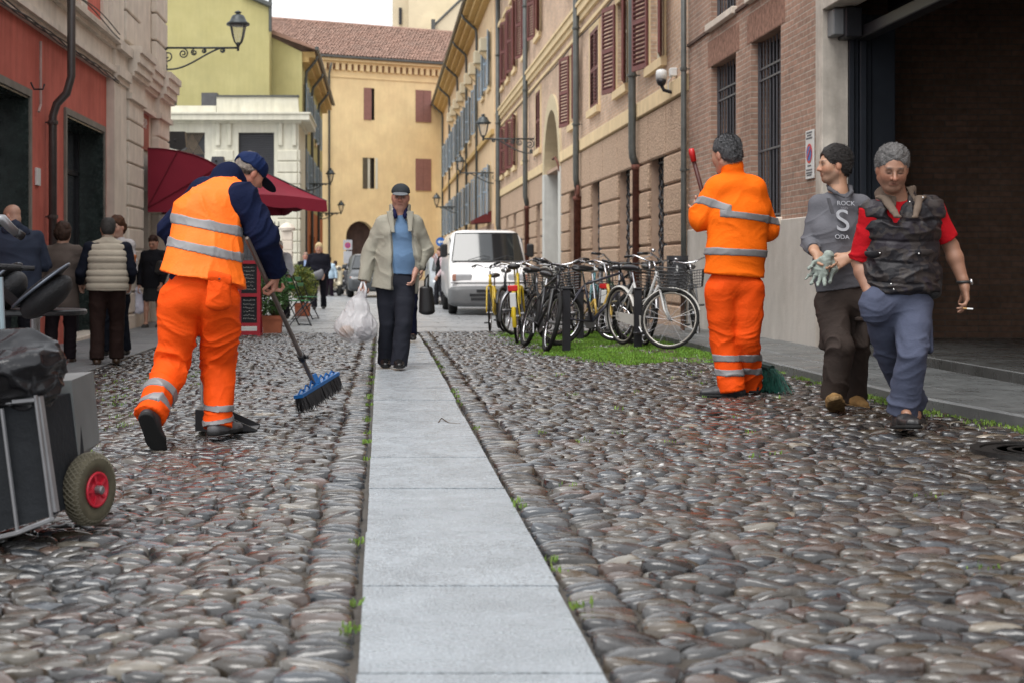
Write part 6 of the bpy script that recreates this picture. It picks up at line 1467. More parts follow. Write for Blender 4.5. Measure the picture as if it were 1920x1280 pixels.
# ---------------- passers-by ----------------
def passer(label, uh, vt, uf, vb, Y, yaw, topc, hemz=.50, toplen=None, legc=(.02, .02, .025), skirt=False, hair='short', hairc=(.03, .02, .015), skin=(.42, .24, .17), width=1.0,
           arms=((.08, -.05), (.08, -.05)), handz=(.49, .49), stride=.08, quilt=False, sleeve=None, shoec=(.02, .02, .02), tname='coat', headdir=None, pitch=-.1, h=.011, slim=1.0):
    'yaw 0 faces the camera, positive turns to the left of the picture; arms give (sideways, forward) offsets of the hands'
    top_, bot = P(uh, vt, Y), P(uf, vb, Y); Ht = top_[2] - bot[2]; z0 = bot[2]
    t = thing('person', label, 'person', (bot[0], Y, z0)); ORG[:] = [bot[0], Y]
    f = A(-sin(yaw), -cos(yaw), 0); r = np.cross(f, A(0, 0, 1)); k = Ht / 1.72
    def q(z, s_=0, fw=0):
        c = lerp(bot, top_, z); c[1] = Y; c = c + r * s_ * k * width + f * fw * k; return c
    J = dict(pel=q(.53), wai=q(.60), che=q(.735), nek=q(.855, 0, .0), sR=q(.80, .165), sL=q(.80, -.165), hR=q(.52, .085), hL=q(.52, -.085), kR=q(.28, .085, stride), kL=q(.28, -.085, -stride * .3),
             aR=q(.055, .085, stride * 1.1), aL=q(.055, -.085, -stride * 1.4), eR=q(.63, .225 + arms[0][0] * .3, -.03 + arms[0][1] * .2), eL=q(.63, -.225 - arms[1][0] * .3, -.03 + arms[1][1] * .2),
             wR=q(handz[0], .20 + arms[0][0], .06 + arms[0][1]), wL=q(handz[1], -.20 - arms[1][0], .06 + arms[1][1]), tR=f, tL=f)
    hd = f if headdir is None else A(-sin(headdir), -cos(headdir), 0); H = Head(q(.925, 0, .03), hd + A(0, 0, pitch), (0, 0, 1), 1.06 * k)
    S = Sdf(); bodycore(S, J, r, .9 * k, .9 * k); H.sculpt(S, J['nek'], 1, 1, True, .052)
    for w_, sg in (('wR', 1), ('wL', -1)): hand(S, J[w_], nrm(A(0, 0, -1) + f * .35), -r * sg, sg, curl=.6, sc=.95 * k)
    put('body', S, h * .75, M_skin, t, colors=lambda V: H.paint(V, skin))
    hm = mat('hair %s' % str(hairc), hairc, .65, var=.4, vs=30, bump=.5, bs=90)
    if hair == 'short': S = Sdf(); hair_short(S, H, 1.05); put('hair', S, h * .8, hm, t, strands(.005, 50, H))
    elif hair == 'bob':
        S = Sdf(); hair_short(S, H, 1.14, nape=-.09); S.ell(H.p(0, -.05, -.0), A(.10, .075, .095) * H.sc, H.ax); put('hair', S, h * .8, hm, t, strands(.007, 40, H))
    elif hair == 'fringe':
        S = Sdf(); hair_short(S, H, 1.05, nape=-.09); S.ell(H.p(0, .01, .17), A(.062, .085, .080) * H.sc, H.ax, .01, '-'); put('hair', S, h * .8, hm, t)
    J['cR'] = J['aR']; J['cL'] = J['aL']; lm = cloth('leg cloth %s' % str(legc), legc)
    if skirt:
        S = Sdf(); S.seg(q(.6), q(.55), .14 * k, .17 * k, r, .8); S.seg(q(.55), q(.30), .17 * k, .20 * k, r, .8, .75, flat=True); put('skirt', S, h, lm, t, folds(.01, (), .6, (1, 1, .3), 12, 2))
    else:
        S = Sdf(); trousers(S, J, r, .10 * k * slim, .092 * k * slim, .075 * k * slim, .078 * k * slim, q(.60), (.150 * k, .72)); put('trousers', S, h, lm, t, folds(.012, [(J['kR'], .13), (J['kL'], .13)], .35, (.6, .6, 1), 12, 3))
    qf = None
    if quilt: qf = lambda V: -.012 * np.exp(-((((V[:, 2] - 1) / .072) - np.round((V[:, 2] - 1) / .072)) / .16) ** 2)
    S = Sdf(); w_ = width * k
    if sleeve is not None:
        top(S, J, r, .06 * k, (.165 * w_, .66), (.165 * w_, .7), (.165 * w_, .7), q(hemz + .03), (.066 * k, .060 * k, .05 * k), (1.9, 1.9)); put('sweater', S, h, cloth('sleeve %s' % str(sleeve), sleeve), t, folds(.01, [(J['eR'], .15), (J['eL'], .15)]))
        S = Sdf()
    top(S, J, r, .066 * k, (.182 * w_, .68), (.186 * w_, .72), (.20 * w_, .72), q(hemz), None if sleeve is not None else (.070 * k, .064 * k, .052 * k), (1.9, 1.9))
    if sleeve is not None:
        for s_ in 'RL': S.ell(J['s' + s_] + r * (.085 if s_ == 'R' else -.085) * k, A(.05, .05, .14) * k, None, .02, '-')
        S.seg(J['nek'] - A(0, 0, .02), J['nek'] + A(0, 0, .05), .08 * k, .075 * k, k=.02, flat=True)
    ct = put(tname, S, h, cloth('%s %s' % (tname, str(topc)), topc), t, folds(.011 if not quilt else .005, [(J['eR'], .15), (J['eL'], .15)], .35, (.4, .4, 1), 13, int(uh) % 9, qf))
    for s_ in 'RL':
        S = Sdf(); shoe(S, J['a' + s_] + A(0, 0, .0), J['t' + s_], (0, 0, 1), .27 * k, k); put('shoe', S, h * .8, mat('shoe %s' % str(shoec), shoec, .4), t)
    return t, J, H, q, f, r, ct, k
def carried(name, label, cat, S, h, m, disp=None): return tag(put(name, S, h, m, None, disp), label, cat)
# left group in front of the red building
t, J, H, q, f, r, ct, k = passer('man with puffer gilet', 203, 410, 200, 684, 15.4, pi - .15, (.40, .36, .29), .505, quilt=True, sleeve=(.008, .010, .018), legc=(.022, .012, .010), hair='fringe', hairc=(.04, .038, .036), width=1.28, shoec=(.05, .028, .015), tname='gilet', arms=((.0, .1), (.06, .18)), handz=(.56, .56), slim=1.12)
t['label'] = 'balding man in quilted beige gilet and brown trousers with his back turned, at the left'
t, J, H, q, f, r, ct, k = passer('x', 118, 419, 112, 684, 15.6, pi + .1, (.095, .075, .065), .40, legc=(.012, .008, .010), hair='bob', hairc=(.035, .018, .012), width=1.12, tname='cardigan', shoec=(.03, .015, .01), arms=((-.02, .15), (.02, .15)), handz=(.58, .58))
t['label'] = 'woman with short brown hair and long grey brown cardigan, seen from behind'
t, J, H, q, f, r, ct, k = passer('x', 24, 384, 30, 690, 14.6, pi - .5, (.030, .038, .060), .47, legc=(.012, .012, .016), hair='none', width=1.5, tname='hooded_jacket', headdir=pi - 1.1, pitch=-.5, arms=((0, .2), (0, .2)), handz=(.6, .6))
t['label'] = 'bald man in dark blue hooded jacket at the left edge of the picture'
S = Sdf(); a = q(.85, 0, -.09); S.seg(a + r * .09 - A(0, 0, .02), a - r * .09 - A(0, 0, .02), .055, .055, k=.03); S.seg(a + A(0, 0, .02), a - A(0, 0, .09) - f * .02, .07, .03, k=.04); put('hood', S, .01, cloth('hooded_jacket (0.03, 0.038, 0.06)', (.030, .038, .060)), ct, folds(.01, (), 1))
t, J, H, q, f, r, ct, k = passer('x', 222, 408, 214, 668, 16.5, .35, (.42, .40, .40), .45, legc=(.008, .010, .016), hair='bob', hairc=(.06, .025, .012), tname='blouse', skin=(.45, .27, .20), arms=((.0, .12), (.0, .12)), handz=(.55, .55))
t['label'] = 'woman with glasses half hidden behind the man in the beige gilet'
mb = MB()
for s_ in (-1, 1): mb.tube([H.p(s_ * .031 + .022 * cos(a), .102, .008 + .017 * sin(a)) for a in np.linspace(0, 2 * pi, 12)[:-1]], .003, 4, closed=True)
mb.tube([H.p(-.01, .105, .012), H.p(.01, .105, .012)], .003, 4); mb.build('glasses', mat('brown glasses', (.05, .02, .01), .3), t)
S = Sdf(); a = P(246, 497, 15.9); S.seg(a + A(.03, 0, .10), a + A(-.03, 0, -.14), .035, .06, A(1, .3, 0), .5); carried('shoulder_bag', 'tan leather bag beside the man in the beige gilet', 'bag', S, .01, mat('tan leather', (.40, .13, .04), .5, var=.2))
t, J, H, q, f, r, ct, k = passer('x', 289, 443, 286, 617, 24.3, .25, (.010, .010, .013), .44, skirt=True, legc=(.022, .024, .026), hairc=(.03, .012, .008), width=1.12, pitch=-.5, tname='jacket', skin=(.42, .22, .15), arms=((.03, 0), (-.02, .05)), handz=(.45, .48))
t['label'] = 'woman in black jacket and grey skirt looking down as she carries bags past the awning'
S = Sdf(); a = J['wR'] + A(-.02, -.02, -.1); S.seg(a + A(.0, 0, .08), a - A(0, 0, .3), .05, .15, A(1, 0, 0), .5, .4); carried('carrier_bag', 'white plastic carrier bag hanging from the hand of the woman in black', 'shopping bag', S, .011, mat('bag film', (.55, .54, .62), .4, var=.1, bump=.5, bs=30), folds(.012, (), 1, (1, 1, .4), 20))
S = Sdf(); a = P(302, 500, 24.0); S.seg(a + A(.0, 0, .06), a - A(0, 0, .08), .08, .11, A(1, 0, 0), .5); carried('handbag', 'black handbag on the arm of the woman in black', 'handbag', S, .011, mat('black leather', (.012, .012, .013), .4))
# people down the street
t, J, H, q, f, r, ct, k = passer('x', 523, 453, 528, 600, 27.5, .1, (.014, .018, .015), .5, hairc=(.62, .62, .60), width=1.05, skin=(.46, .24, .18), tname='jumper', arms=((0, .1), (0, .1)), handz=(.55, .55), stride=.15)
t['label'] = 'white haired man in an open pale jacket walking by the potted shrubs'
S = Sdf(); top(S, J, r, .07, (.20, .7), (.21, .74), (.23, .74), q(.47), (.076, .07, .06), (1.9, 1.9)); S.seg(q(.95, 0, .2), q(.4, 0, .22), .13, .17, k=.02, op='-'); put('open_jacket', S, .012, cloth('pale blue grey jacket', (.50, .53, .58)), t, folds(.01, [(J['eR'], .15)]))
t, J, H, q, f, r, ct, k = passer('x', 598, 457, 598, 581, 35, .0, (.010, .010, .016), .46, legc=(.010, .010, .014), hair='bob', hairc=(.52, .40, .22), skin=(.47, .26, .18), width=1.3, tname='coat', stride=.2, arms=((.02, 0), (-.1, .12)), handz=(.47, .52))
t['label'] = 'blonde woman in black coat with a grey bag walking down the far street'
S = Sdf(); a = q(.50, .05, .22); S.seg(a + r * .17 + A(0, 0, -.03), a - r * .13 + A(0, 0, .06), .10, .13, A(0, 0, 1), .5); carried('shoulder_bag', 'grey flap bag carried before the blonde woman', 'handbag', S, .012, mat('grey leather', (.13, .13, .145), .5))
t, J, H, q, f, r, ct, k = passer('x', 573, 474, 574, 575, 43, .1, (.012, .012, .014), .46, hair='fringe', hairc=(.2, .15, .12), skin=(.46, .22, .16), width=1.15, tname='coat', h=.014); t['label'] = 'bald man in dark suit jacket behind the blonde woman'
mb = MB(); mb.obox(q(.80, 0, .13), A(.035, 0, 0), A(0, .02, 0), A(0, 0, .10)); mb.build('shirt_front', cloth('pale blue shirt', (.3, .4, .6)), t)
t, J, H, q, f, r, ct, k = passer('x', 617, 482, 617, 563, 50, .3, (.42, .55, .66), .50, hairc=(.015, .012, .012), skin=(.12, .07, .05), width=1.1, tname='jacket', h=.016, legc=(.02, .012, .02)); t['label'] = 'dark haired person in pale blue jacket walking near the scooters'
t, J, H, q, f, r, ct, k = passer('x', 629, 490, 629, 558, 56, 2.8, (.10, .03, .03), .50, hairc=(.03, .015, .012), width=1.0, tname='jacket', h=.018); t['label'] = 'small distant person in dark red top behind the pale blue jacket'
t, J, H, q, f, r, ct, k = passer('x', 827, 466, 824, 573, 36.5, 1.35, (.010, .010, .012), .47, hairc=(.09, .045, .025), skin=(.50, .28, .21), tname='gilet', sleeve=(.55, .42, .44), arms=((0, .1), (0, .1)), handz=(.9, .5), h=.012); t['label'] = 'young man in black gilet on the phone between white van and grey car'
mb = MB(); mb.obox(H.p(.085, .03, -.03), A(.006, 0, 0), A(0, .03, 0), A(0, 0, .06)); tag(mb.build('mobile_phone', M_iron2), 'dark phone held to the ear of the young man by the van', 'phone')
# person hidden behind the elderly man
t, J, H, q, f, r, ct, k = passer('x', 764, 402, 765, 640, 18.3, 0, (.012, .014, .03), .48, legc=(.012, .014, .035), hairc=(.05, .03, .02), width=.80, tname='coat', arms=((.0, 0), (.03, .05)), handz=(.49, .56), stride=.12, slim=.8); t['label'] = 'person in dark blue walking hidden behind the elderly man with the grey cap'
S = Sdf(); a = P(799, 563, 18.1); S.seg(a + A(0, 0, .14), a - A(-.01, 0, .14), .085, .105, A(1, 0, 0), .5); hb = carried('handbag', 'black handbag swinging beside the elderly man in the beige jacket', 'handbag', S, .008, mat('black leather', (.012, .012, .013), .4))
mb = MB(); mb.tube([P(796, 545, 18.1), P(797, 525, 18.05), P(803, 515, 18.0), P(803, 548, 18.1)], .010, 6); mb.build('strap', mat('black leather', (.012, .012, .013), .4), hb, True)
# ---------------- vehicles ----------------
M_chrome = mat('chrome', (.6, .6, .62), .18, metal=1, var=.05)
M_steel = mat('dull steel', (.28, .28, .29), .4, metal=.8, var=.15)
M_tyre = mat('tyre rubber', (.018, .018, .018), .75, var=.2)
M_black = mat('black plastic', (.015, .015, .017), .4)
M_glassc = mat('car glass', (.015, .018, .02), .05, var=0, spec=.9)
def loftbody(mb, st, cx, y0, n=36, ex=6.5, tumble=.06):
    'st: (y, z0, z1, halfwidth); superelliptic sections joined along y'
    vs = []
    for y, z0, z1, w in st:
        for k in range(n):
            a = 2 * pi * k / n; c, s = cos(a), sin(a); x = w * math.copysign(abs(c) ** (2 / ex), c); z = (z0 + z1) / 2 + (z1 - z0) / 2 * math.copysign(abs(s) ** (2 / ex), s)
            x *= 1 - tumble * max(0, (z - .9)) / .9; vs.append((cx + x, y0 + y, z))
    m = len(st); fs = [(i * n + k, i * n + (k + 1) % n, (i + 1) * n + (k + 1) % n, (i + 1) * n + k) for i in range(m - 1) for k in range(n)]
    fs += [tuple(range(n))[::-1], tuple((m - 1) * n + k for k in range(n))]; mb.add(vs, fs)
def carwheel(t, x, y, z, r, w, side):
    mb = MB(); mb.lathe((x, y, z + r), [(r * .62, -w / 2), (r * .93, -w / 2), (r, -w * .35), (r, w * .35), (r * .93, w / 2), (r * .62, w / 2), (r * .62, -w / 2)], 26, (1, 0, 0)); o = mb.build('wheel', M_tyre, t, True)
    mb = MB(); mb.lathe((x, y, z + r), [(.001, side * w * .36), (r * .2, side * w * .40), (r * .25, side * w * .30), (r * .55, side * w * .28), (r * .63, side * w * .42)], 20, (1, 0, 0)); mb.build('rim', M_steel, o, True)
def vehicle(name, label, cat, cx, y0, zg, hw, st, paint, L, ws, hl, wr=.30, bump_z=.5, van=False):
    t = thing(name, label, cat, (cx, y0 + L / 2, zg)); st = [(a, b + zg, c + zg, w) for a, b, c, w in st]
    mb = MB(); loftbody(mb, st, cx, y0); b = mb.build('body', paint, t, True)
    (ya, za, wa), (yb, zb, wb_) = ws; za += zg; zb += zg; nn = nrm(A(0, -(zb - za), (yb - ya))) * .018
    mb = MB(); q = lambda s_, k_: A(cx + s_ * (wa * (1 - k_) + wb_ * k_), y0 + ya + (yb - ya) * k_, za + (zb - za) * k_)
    rows = []
    for k_ in np.linspace(0, 1, 6): rows.append([q(s_, k_) + nn * (1 + .6 * (1 - abs(s_))) + A(0, -.05 * (1 - s_ * s_) * 1, 0) for s_ in np.linspace(-1, 1, 9)])
    mb.add([p for r_ in rows for p in r_], [(i * 9 + j, i * 9 + j + 1, (i + 1) * 9 + j + 1, (i + 1) * 9 + j) for i in range(5) for j in range(8)]); g = mb.build('windscreen', M_glassc, t, True)
    mb = MB(); ed = rows[0] + [r_[-1] for r_ in rows[1:]] + rows[-1][::-1][1:] + [r_[0] for r_ in rows[::-1][1:-1]]
    mb.tube([p - A(0, .004, 0) for p in ed], .012, 5, closed=True); mb.build('rubber_seal', M_black, g)
    for s_ in (-.55, .12):
        mb = MB(); a = q(s_, .02) + A(0, -.07, .02); mb.tube([a, a + A(.34 * hw / .88, -.0, .10), a + A(.50 * hw / .88, .01, .06)], .008, 5); mb.build('wiper', M_black, t)
    for s_ in (-1, 1):
        mb = MB(); z = hl[2] + zg; x = cx + s_ * hl[0]; wdt = hl[1]; mb.box(x - wdt / 2, x + wdt / 2, y0 - .01 + hl[4], y0 + .10 + hl[4], z, z + hl[3], .03); h = mb.build('headlight', mat('headlight glass', (.45, .46, .48), .12, var=.1, spec=.8), t)
        mb = MB(); mb.box(x + s_ * wdt * .30, x + s_ * wdt * .53, y0 - .014 + hl[4], y0 + .09 + hl[4], z + .01, z + hl[3] - .01, .02); mb.build('indicator', mat('amber lens', (.42, .20, .14), .25), h)
        mb = MB(); xm = cx + s_ * (hw + .11); ym = y0 + ya + .15; zm = za + (.10 if van else .02); mb.box(xm - .08, xm + .08, ym, ym + .07, zm, zm + (.30 if van else .13), .03); mb.box(xm - s_ * .13, xm, ym + .02, ym + .05, zm + .05, zm + .08); mb.build('mirror', M_black if van else paint, t)
        mb = MB(); xs = cx + s_ * (hw * .985 + .004); z1 = zb - .06
        mb.add([(xs, y0 + ya + .25, za + .06), (xs, y0 + ya + 1.15, za + .06), (xs - s_ * .045 * hw, y0 + ya + 1.15, z1 - .03), (xs - s_ * .045 * hw, y0 + yb - .0, z1 - .03)], [(0, 1, 2, 3)]); mb.build('side_window', M_glassc, t)
        for yy in (.85, L - .85): carwheel(t, cx + s_ * (hw - .09), y0 + yy, zg, wr, .19, s_)
    return t
M_white = mat('white van paint', (.86, .86, .86), .22, var=.03, coat=.5)
zg = -.12; V0 = 31.0
vt = vehicle('delivery_van', 'white delivery van with grey bumper parked at the right beyond the bicycles', 'van', 2.37, V0, zg, .86,
    [(.0, .30, .74, .70), (.05, .24, .84, .82), (.22, .22, .97, .865), (.62, .22, 1.14, .875), (.72, .22, 1.20, .875), (1.15, .22, 1.74, .875), (1.32, .22, 1.85, .875), (1.6, .22, 1.90, .88), (4.5, .22, 1.90, .88), (4.72, .25, 1.86, .86), (4.78, .4, 1.7, .8)], M_white, 4.78,
    ((.70, 1.17, .80), (1.20, 1.80, .70)), (.60, .42, .74, .165, .02), van=True)
Mg = mat('grey plastic bumper', (.13, .135, .14), .55, var=.1)
mb = MB(); loftbody(mb, [(-.09, .26 + zg, .56 + zg, .70), (-.05, .20 + zg, .63 + zg, .84), (.10, .18 + zg, .65 + zg, .895), (.45, .18 + zg, .62 + zg, .90), (.5, .2 + zg, .5 + zg, .89)], 2.37, V0, tumble=0); bp = mb.build('bumper', Mg, vt, True)
mb = MB()
for z, w in ((.33, .42), (.42, .45), (.51, .30)): mb.box(2.37 - w, 2.37 + w, V0 - .105, V0 - .04, z + zg, z + zg + .05)
mb.build('grille', M_black, bp)
mb = MB(); mb.box(2.37 - .85, 2.37 + .85, V0 - .012, V0 + .03, .70 + zg, .715 + zg); mb.build('panel_gap', M_black, vt)
vehicle('silver_car', 'silver car parked behind the white van with its mirror showing', 'car', 2.15, 39.6, -.12, .84,
    [(0, .3, .6, .6), (.05, .24, .68, .76), (.3, .2, .80, .83), (1.0, .2, .92, .84), (1.15, .2, .96, .84), (1.8, .2, 1.38, .84), (2.1, .2, 1.44, .84), (3.2, .2, 1.42, .84), (3.9, .2, .95, .82), (4.1, .3, .8, .7)], mat('silver paint', (.34, .36, .38), .28, metal=.6, var=.03), 4.1,
    ((1.10, .93, .70), (1.85, 1.36, .58)), (.58, .3, .52, .14, .06))
vehicle('dark_car', 'dark grey small car facing the camera down the street behind the elderly man', 'car', -.35, 47.5, -.12, .80,
    [(0, .3, .6, .6), (.05, .24, .70, .74), (.3, .2, .84, .79), (.9, .2, .95, .80), (1.0, .2, 1.0, .80), (1.7, .2, 1.42, .80), (2.0, .2, 1.48, .80), (3.3, .2, 1.46, .80), (3.6, .25, 1.0, .76)], mat('charcoal paint', (.05, .055, .06), .3, coat=.4, var=.03), 3.6,
    ((.95, .97, .66), (1.72, 1.40, .55)), (.55, .3, .56, .15, .06))
def scooter(label, x, y, col, z=-.12, rz=0.):
    t = thing('scooter', label, 'scooter', (x, y, z), 'scooters parked at the end of the street'); LOC[t.name] = (0, 0, 0); t.rotation_euler.z = rz
    for yy in (0, 1.25):
        mb = MB(); mb.lathe((0, yy, .22), [(.13, -.04), (.21, -.045), (.22, 0), (.21, .045), (.13, .04), (.001, .03)], 18, (1, 0, 0)); mb.build('wheel', M_tyre, t, True)
    S = Sdf(); S.seg((0, .0, .42), (0, .12, .85), .12, .17, (1, 0, 0), .5); S.seg((0, .1, .3), (0, .55, .24), .13, .15, (1, 0, 0), .35); S.seg((0, .7, .45), (0, 1.35, .58), .17, .13, (1, 0, 0), .8, k=.05); S.seg((0, -.08, .42), (0, .14, .42), .08, .06); put('body', S, .025, mat('scooter paint %s' % str(col), col, .3, coat=.4, var=.03), t)
    mb = MB(); mb.box(-.13, .13, .6, 1.3, .72, .80, .035); mb.build('seat', M_black, t)
    mb = MB(); mb.tube([(-.33, .22, .98), (-.12, .16, .98), (.12, .16, .98), (.33, .22, .98)], .022, 6); mb.tube([(0, .16, .8), (0, .16, 1.0)], .05, 8); mb.build('handlebar', M_black, t)
    S = Sdf(); S.ell((0, .12, .98), A(.13, .1, .09)); put('headlight_cowl', S, .02, mat('scooter paint %s' % str(col), col, .3), t); mb = MB(); mb.lathe((0, .02, .98), [(.06, 0), (.001, -.01)], 12, (0, 1, 0)); mb.build('headlight', M_chrome, t)
    return t
scooter('cream scooter parked at the far end beside the dark car', P(636, 0, 50)[0], 50, (.62, .55, .40), rz=.3)
scooter('dark scooter parked between the cream scooter and the dark car', P(652, 0, 51)[0], 51.5, (.03, .03, .035), rz=.2)

# ---------------- bicycles ----------------
def bike(label, x, y, heading, col, R_=.33, wb=1.06, lean=0, steer=0, kind='city', basket=False, fold=False, sad=.95, guard=None, refl=False, rack=False, bar='city', rimc=None, chaing=False, anchor='front', saddle_c=None, bell=False):
    t = thing('bicycle', label, 'bicycle', (0, 0, 0), 'bicycles parked on the grass strip'); fm = mat('bicycle paint %s' % str(col), col, .35, var=.1, coat=.3)
    rim = rimc or M_chrome; tr = .017 if kind == 'city' else .026
    hr, hf = A(0, 0, R_), A(wb, 0, R_); bb_ = A(wb * .42, 0, R_ * .85 if not fold else .27)
    hz = .80 if not fold else .72; head_b = A(wb - .17, 0, max(R_ * 2 + .04, hz - .08)) if not fold else A(wb - .14, 0, .56); head_t = head_b + A(-.055, 0, .14)
    sa = nrm(head_t - head_b); hp = hf - sa * 0
    def st(p):   # steering rotation about the head axis
        p = A(p) - head_b; c, s_ = cos(steer), sin(steer); return head_b + p * c + np.cross(sa, p) * s_ + sa * sa.dot(p) * (1 - c)
    def wheel(c, nm, f):
        g = lambda r, a, off=0: f(c + A(r * cos(a), off, r * sin(a)))
        n = 30; mb = MB(); mb.tube([g(R_ - tr, 2 * pi * i / n) for i in range(n)], tr, 7, closed=True); w = mb.build('wheel', M_tyre, t, True)
        mb = MB(); mb.tube([g(R_ - tr * 2.3, 2 * pi * i / n) for i in range(n)], .011, 5, closed=True); rr = mb.build('rim', rim, w, True)
        mb = MB(); ns = 20
        for i in range(ns): mb.tube([g(.02, 2 * pi * (i + .5 * (i % 2)) / ns, .03 * (-1) ** i), g(R_ - tr * 2.4, 2 * pi * i / ns)], .0016, 3, cap=False)
        mb.build('spokes', M_steel, w); mb = MB(); mb.tube([f(c + A(0, -.045, 0)), f(c + A(0, .045, 0))], .02, 8); mb.build('hub', M_steel, w)
        if guard:
            mb = MB(); a0, a1 = (-.1, 2.6) if nm == 'r' else (.35, 2.75)
            if nm == 'r': a0, a1 = .35, 3.5
            pts = [(R_ + .02, a) for a in np.linspace(a0, a1, 18)]
            vs = [g(r_, a, o) for r_, a in pts for o in (-.026, -.016, .016, .026)]; vs = [v if j % 4 in (1, 2) else v - (v - f(c)) * .035 for j, v in enumerate(vs)]
            mb.add(vs, [(i * 4 + j, i * 4 + j + 1, (i + 1) * 4 + j + 1, (i + 1) * 4 + j) for i in range(17) for j in range(3)])
            mb.tube([f(c + A(0, .03, 0)), g(R_ + .01, a1 - .3 if nm == 'r' else a0 + .15, .022)], .004, 4); mb.build('mudguard', guard, t, True)
    idf = lambda p: A(p)
    wheel(hr, 'r', idf); wheel(hf, 'f', st)
    sc = bb_ + nrm(A(-.26, 0, 1)) * (.46 if not fold else .25); st_ = bb_ + nrm(A(-.26, 0, 1)) * (sad - bb_[2] - .05)
    mb = MB(); r = .016
    if kind == 'mtb': mb.tube([head_t, sc], r, 8); mb.tube([head_b, bb_], r * 1.25, 8)
    elif fold: mb.tube([head_b + A(0, 0, .03), lerp(head_b, bb_, .5) - A(0, 0, .04), bb_ + A(-.02, 0, .03)], .026, 8)
    else: mb.tube([head_t - A(0, 0, .04), lerp(head_t, bb_, .5) - A(0, 0, .02), lerp(sc, bb_, .55)], r, 8); mb.tube([head_b, bb_], r * 1.1, 8)
    mb.tube([bb_, sc], r, 8); mb.tube([head_b, head_t], .02, 8)
    for s_ in (-1, 1):
        mb.tube([bb_, hr + A(0, s_ * .055, 0)], .010, 6); mb.tube([sc, hr + A(0, s_ * .055, 0)], .009, 6)
    fr = mb.build('frame', fm, t, True)
    mb = MB(); cr = head_b - sa * .02
    for s_ in (-1, 1): mb.tube([st(cr), st(cr + A(.01, s_ * .045, -.02)), st(lerp(cr, hf, .75) + A(-.02, s_ * .05, 0)), st(hf + A(0, s_ * .05, 0))], [.016, .014, .012, .010] if kind != 'mtb' else [.02, .022, .022, .016], 7)
    mb.build('fork', fm if kind != 'mtb' else M_black, t, True)
    mb = MB(); top_ = head_t + sa * (.12 if not fold else .30); mb.tube([st(head_t), st(top_)], .013, 7)
    if bar == 'city': pts = [(-.10, -.28, .02), (.03, -.20, .05), (.09, -.06, .01), (.09, .06, .01), (.03, .20, .05), (-.10, .28, .02)]
    else: pts = [(-.03, -.30, .02), (.0, -.1, 0), (.0, .1, 0), (-.03, .30, .02)]
    P_ = [st(top_ + A(*q)) for q in pts]; mb.tube(P_, .011, 7)
    hb = mb.build('handlebar', M_chrome if kind == 'city' else M_black, t, True)
    for a, b in ((P_[0], P_[1]), (P_[-1], P_[-2])):
        mb = MB(); mb.tube([a, lerp(a, b, .75)], .016, 8); mb.build('grip', M_black, hb, True)
        mb = MB(); e = lerp(a, b, .9); mb.tube([e, e + A(.05, 0, -.02), lerp(a, e, .3) + A(.05, 0, -.05)], .005, 5); mb.build('brake_lever', M_steel, hb)
    mb = MB()   # brake cables
    c0 = st(top_ + A(.06, .08, .02)); mb.tube([c0, c0 + A(.12, 0, .02), st(head_b + A(.08, .02, .05)), st(hf + A(-.1, .03, R_ * .9))], .003, 4); mb.tube([st(top_ + A(.06, -.08, .02)), st(top_ + A(.10, -.04, -.06)), head_b + A(-.1, 0, .02), sc], .003, 4); mb.build('cable', M_black, t)
    S = Sdf(); s0 = st_ + A(0, 0, .03); S.seg(s0 + A(-.09, 0, .01), s0 + A(.14, 0, .0), .085, .025, A(0, 1, 0), .45, .9); sd = put('saddle', S, .012, saddle_c or M_black, t)
    mb = MB(); mb.tube([sc, st_], .012, 7); mb.build('seatpost', M_chrome, t)
    mb = MB(); mb.lathe(bb_ + A(0, .035, 0), [(.001, 0), (.085, 0), (.085, .004), (.001, .004)], 20, (0, 1, 0))
    for s_ in (-1, 1): e = bb_ + A(s_ * .12, -s_ * .06, -s_ * .12); mb.tube([bb_ + A(0, -s_ * .06, 0), e], .009, 6)
    cw = mb.build('crank', M_steel, t)
    for s_ in (-1, 1): mb = MB(); e = bb_ + A(s_ * .12, -s_ * .11, -s_ * .12); mb.box(e[0] - .045, e[0] + .045, e[1] - .045, e[1] + .045, e[2] - .012, e[2] + .012, .006); mb.build('pedal', M_black, cw)
    if chaing: mb = MB(); mb.prism([bb_ + A(.1, -.045, .07), bb_ + A(.1, -.045, -.08), hr + A(-.03, -.045, -.04), hr + A(-.03, -.045, .05)], (0, -.012, 0)); mb.build('chain_guard', guard or fm, t)
    else: mb = MB(); mb.tube([bb_ + A(0, .04, .085), hr + A(0, .04, .03)], .005, 4); mb.tube([bb_ + A(0, .04, -.085), hr + A(0, .04, -.03)], .005, 4); mb.build('chain', M_iron2, t)
    if basket:
        mb = MB(); c = top_ + A(.24, 0, -.10); w0, w1, d0, d1, hh = .14, .19, .10, .15, .22
        ring = lambda w_, d_, z: [st(c + A(x_, y_, z)) for x_, y_ in ((-d_, -w_), (0, -w_), (d_, -w_), (d_, -w_ / 2), (d_, 0), (d_, w_ / 2), (d_, w_), (0, w_), (-d_, w_), (-d_, w_ / 2), (-d_, 0), (-d_, -w_ / 2))]
        for k in range(7): f_ = k / 6; mb.tube(ring(w0 + (w1 - w0) * f_, d0 + (d1 - d0) * f_, -hh + hh * f_), .0045 if 0 < k < 6 else .007, 4, closed=True)
        for i in range(22):
            a = 2 * pi * i / 22; cx_, sy_ = cos(a), sin(a); m = max(abs(cx_), abs(sy_)); u_, v_ = cx_ / m, sy_ / m; mb.tube([st(c + A(d0 * u_, w0 * v_, -hh)), st(c + A(d1 * u_, w1 * v_, 0))], .0035, 4)
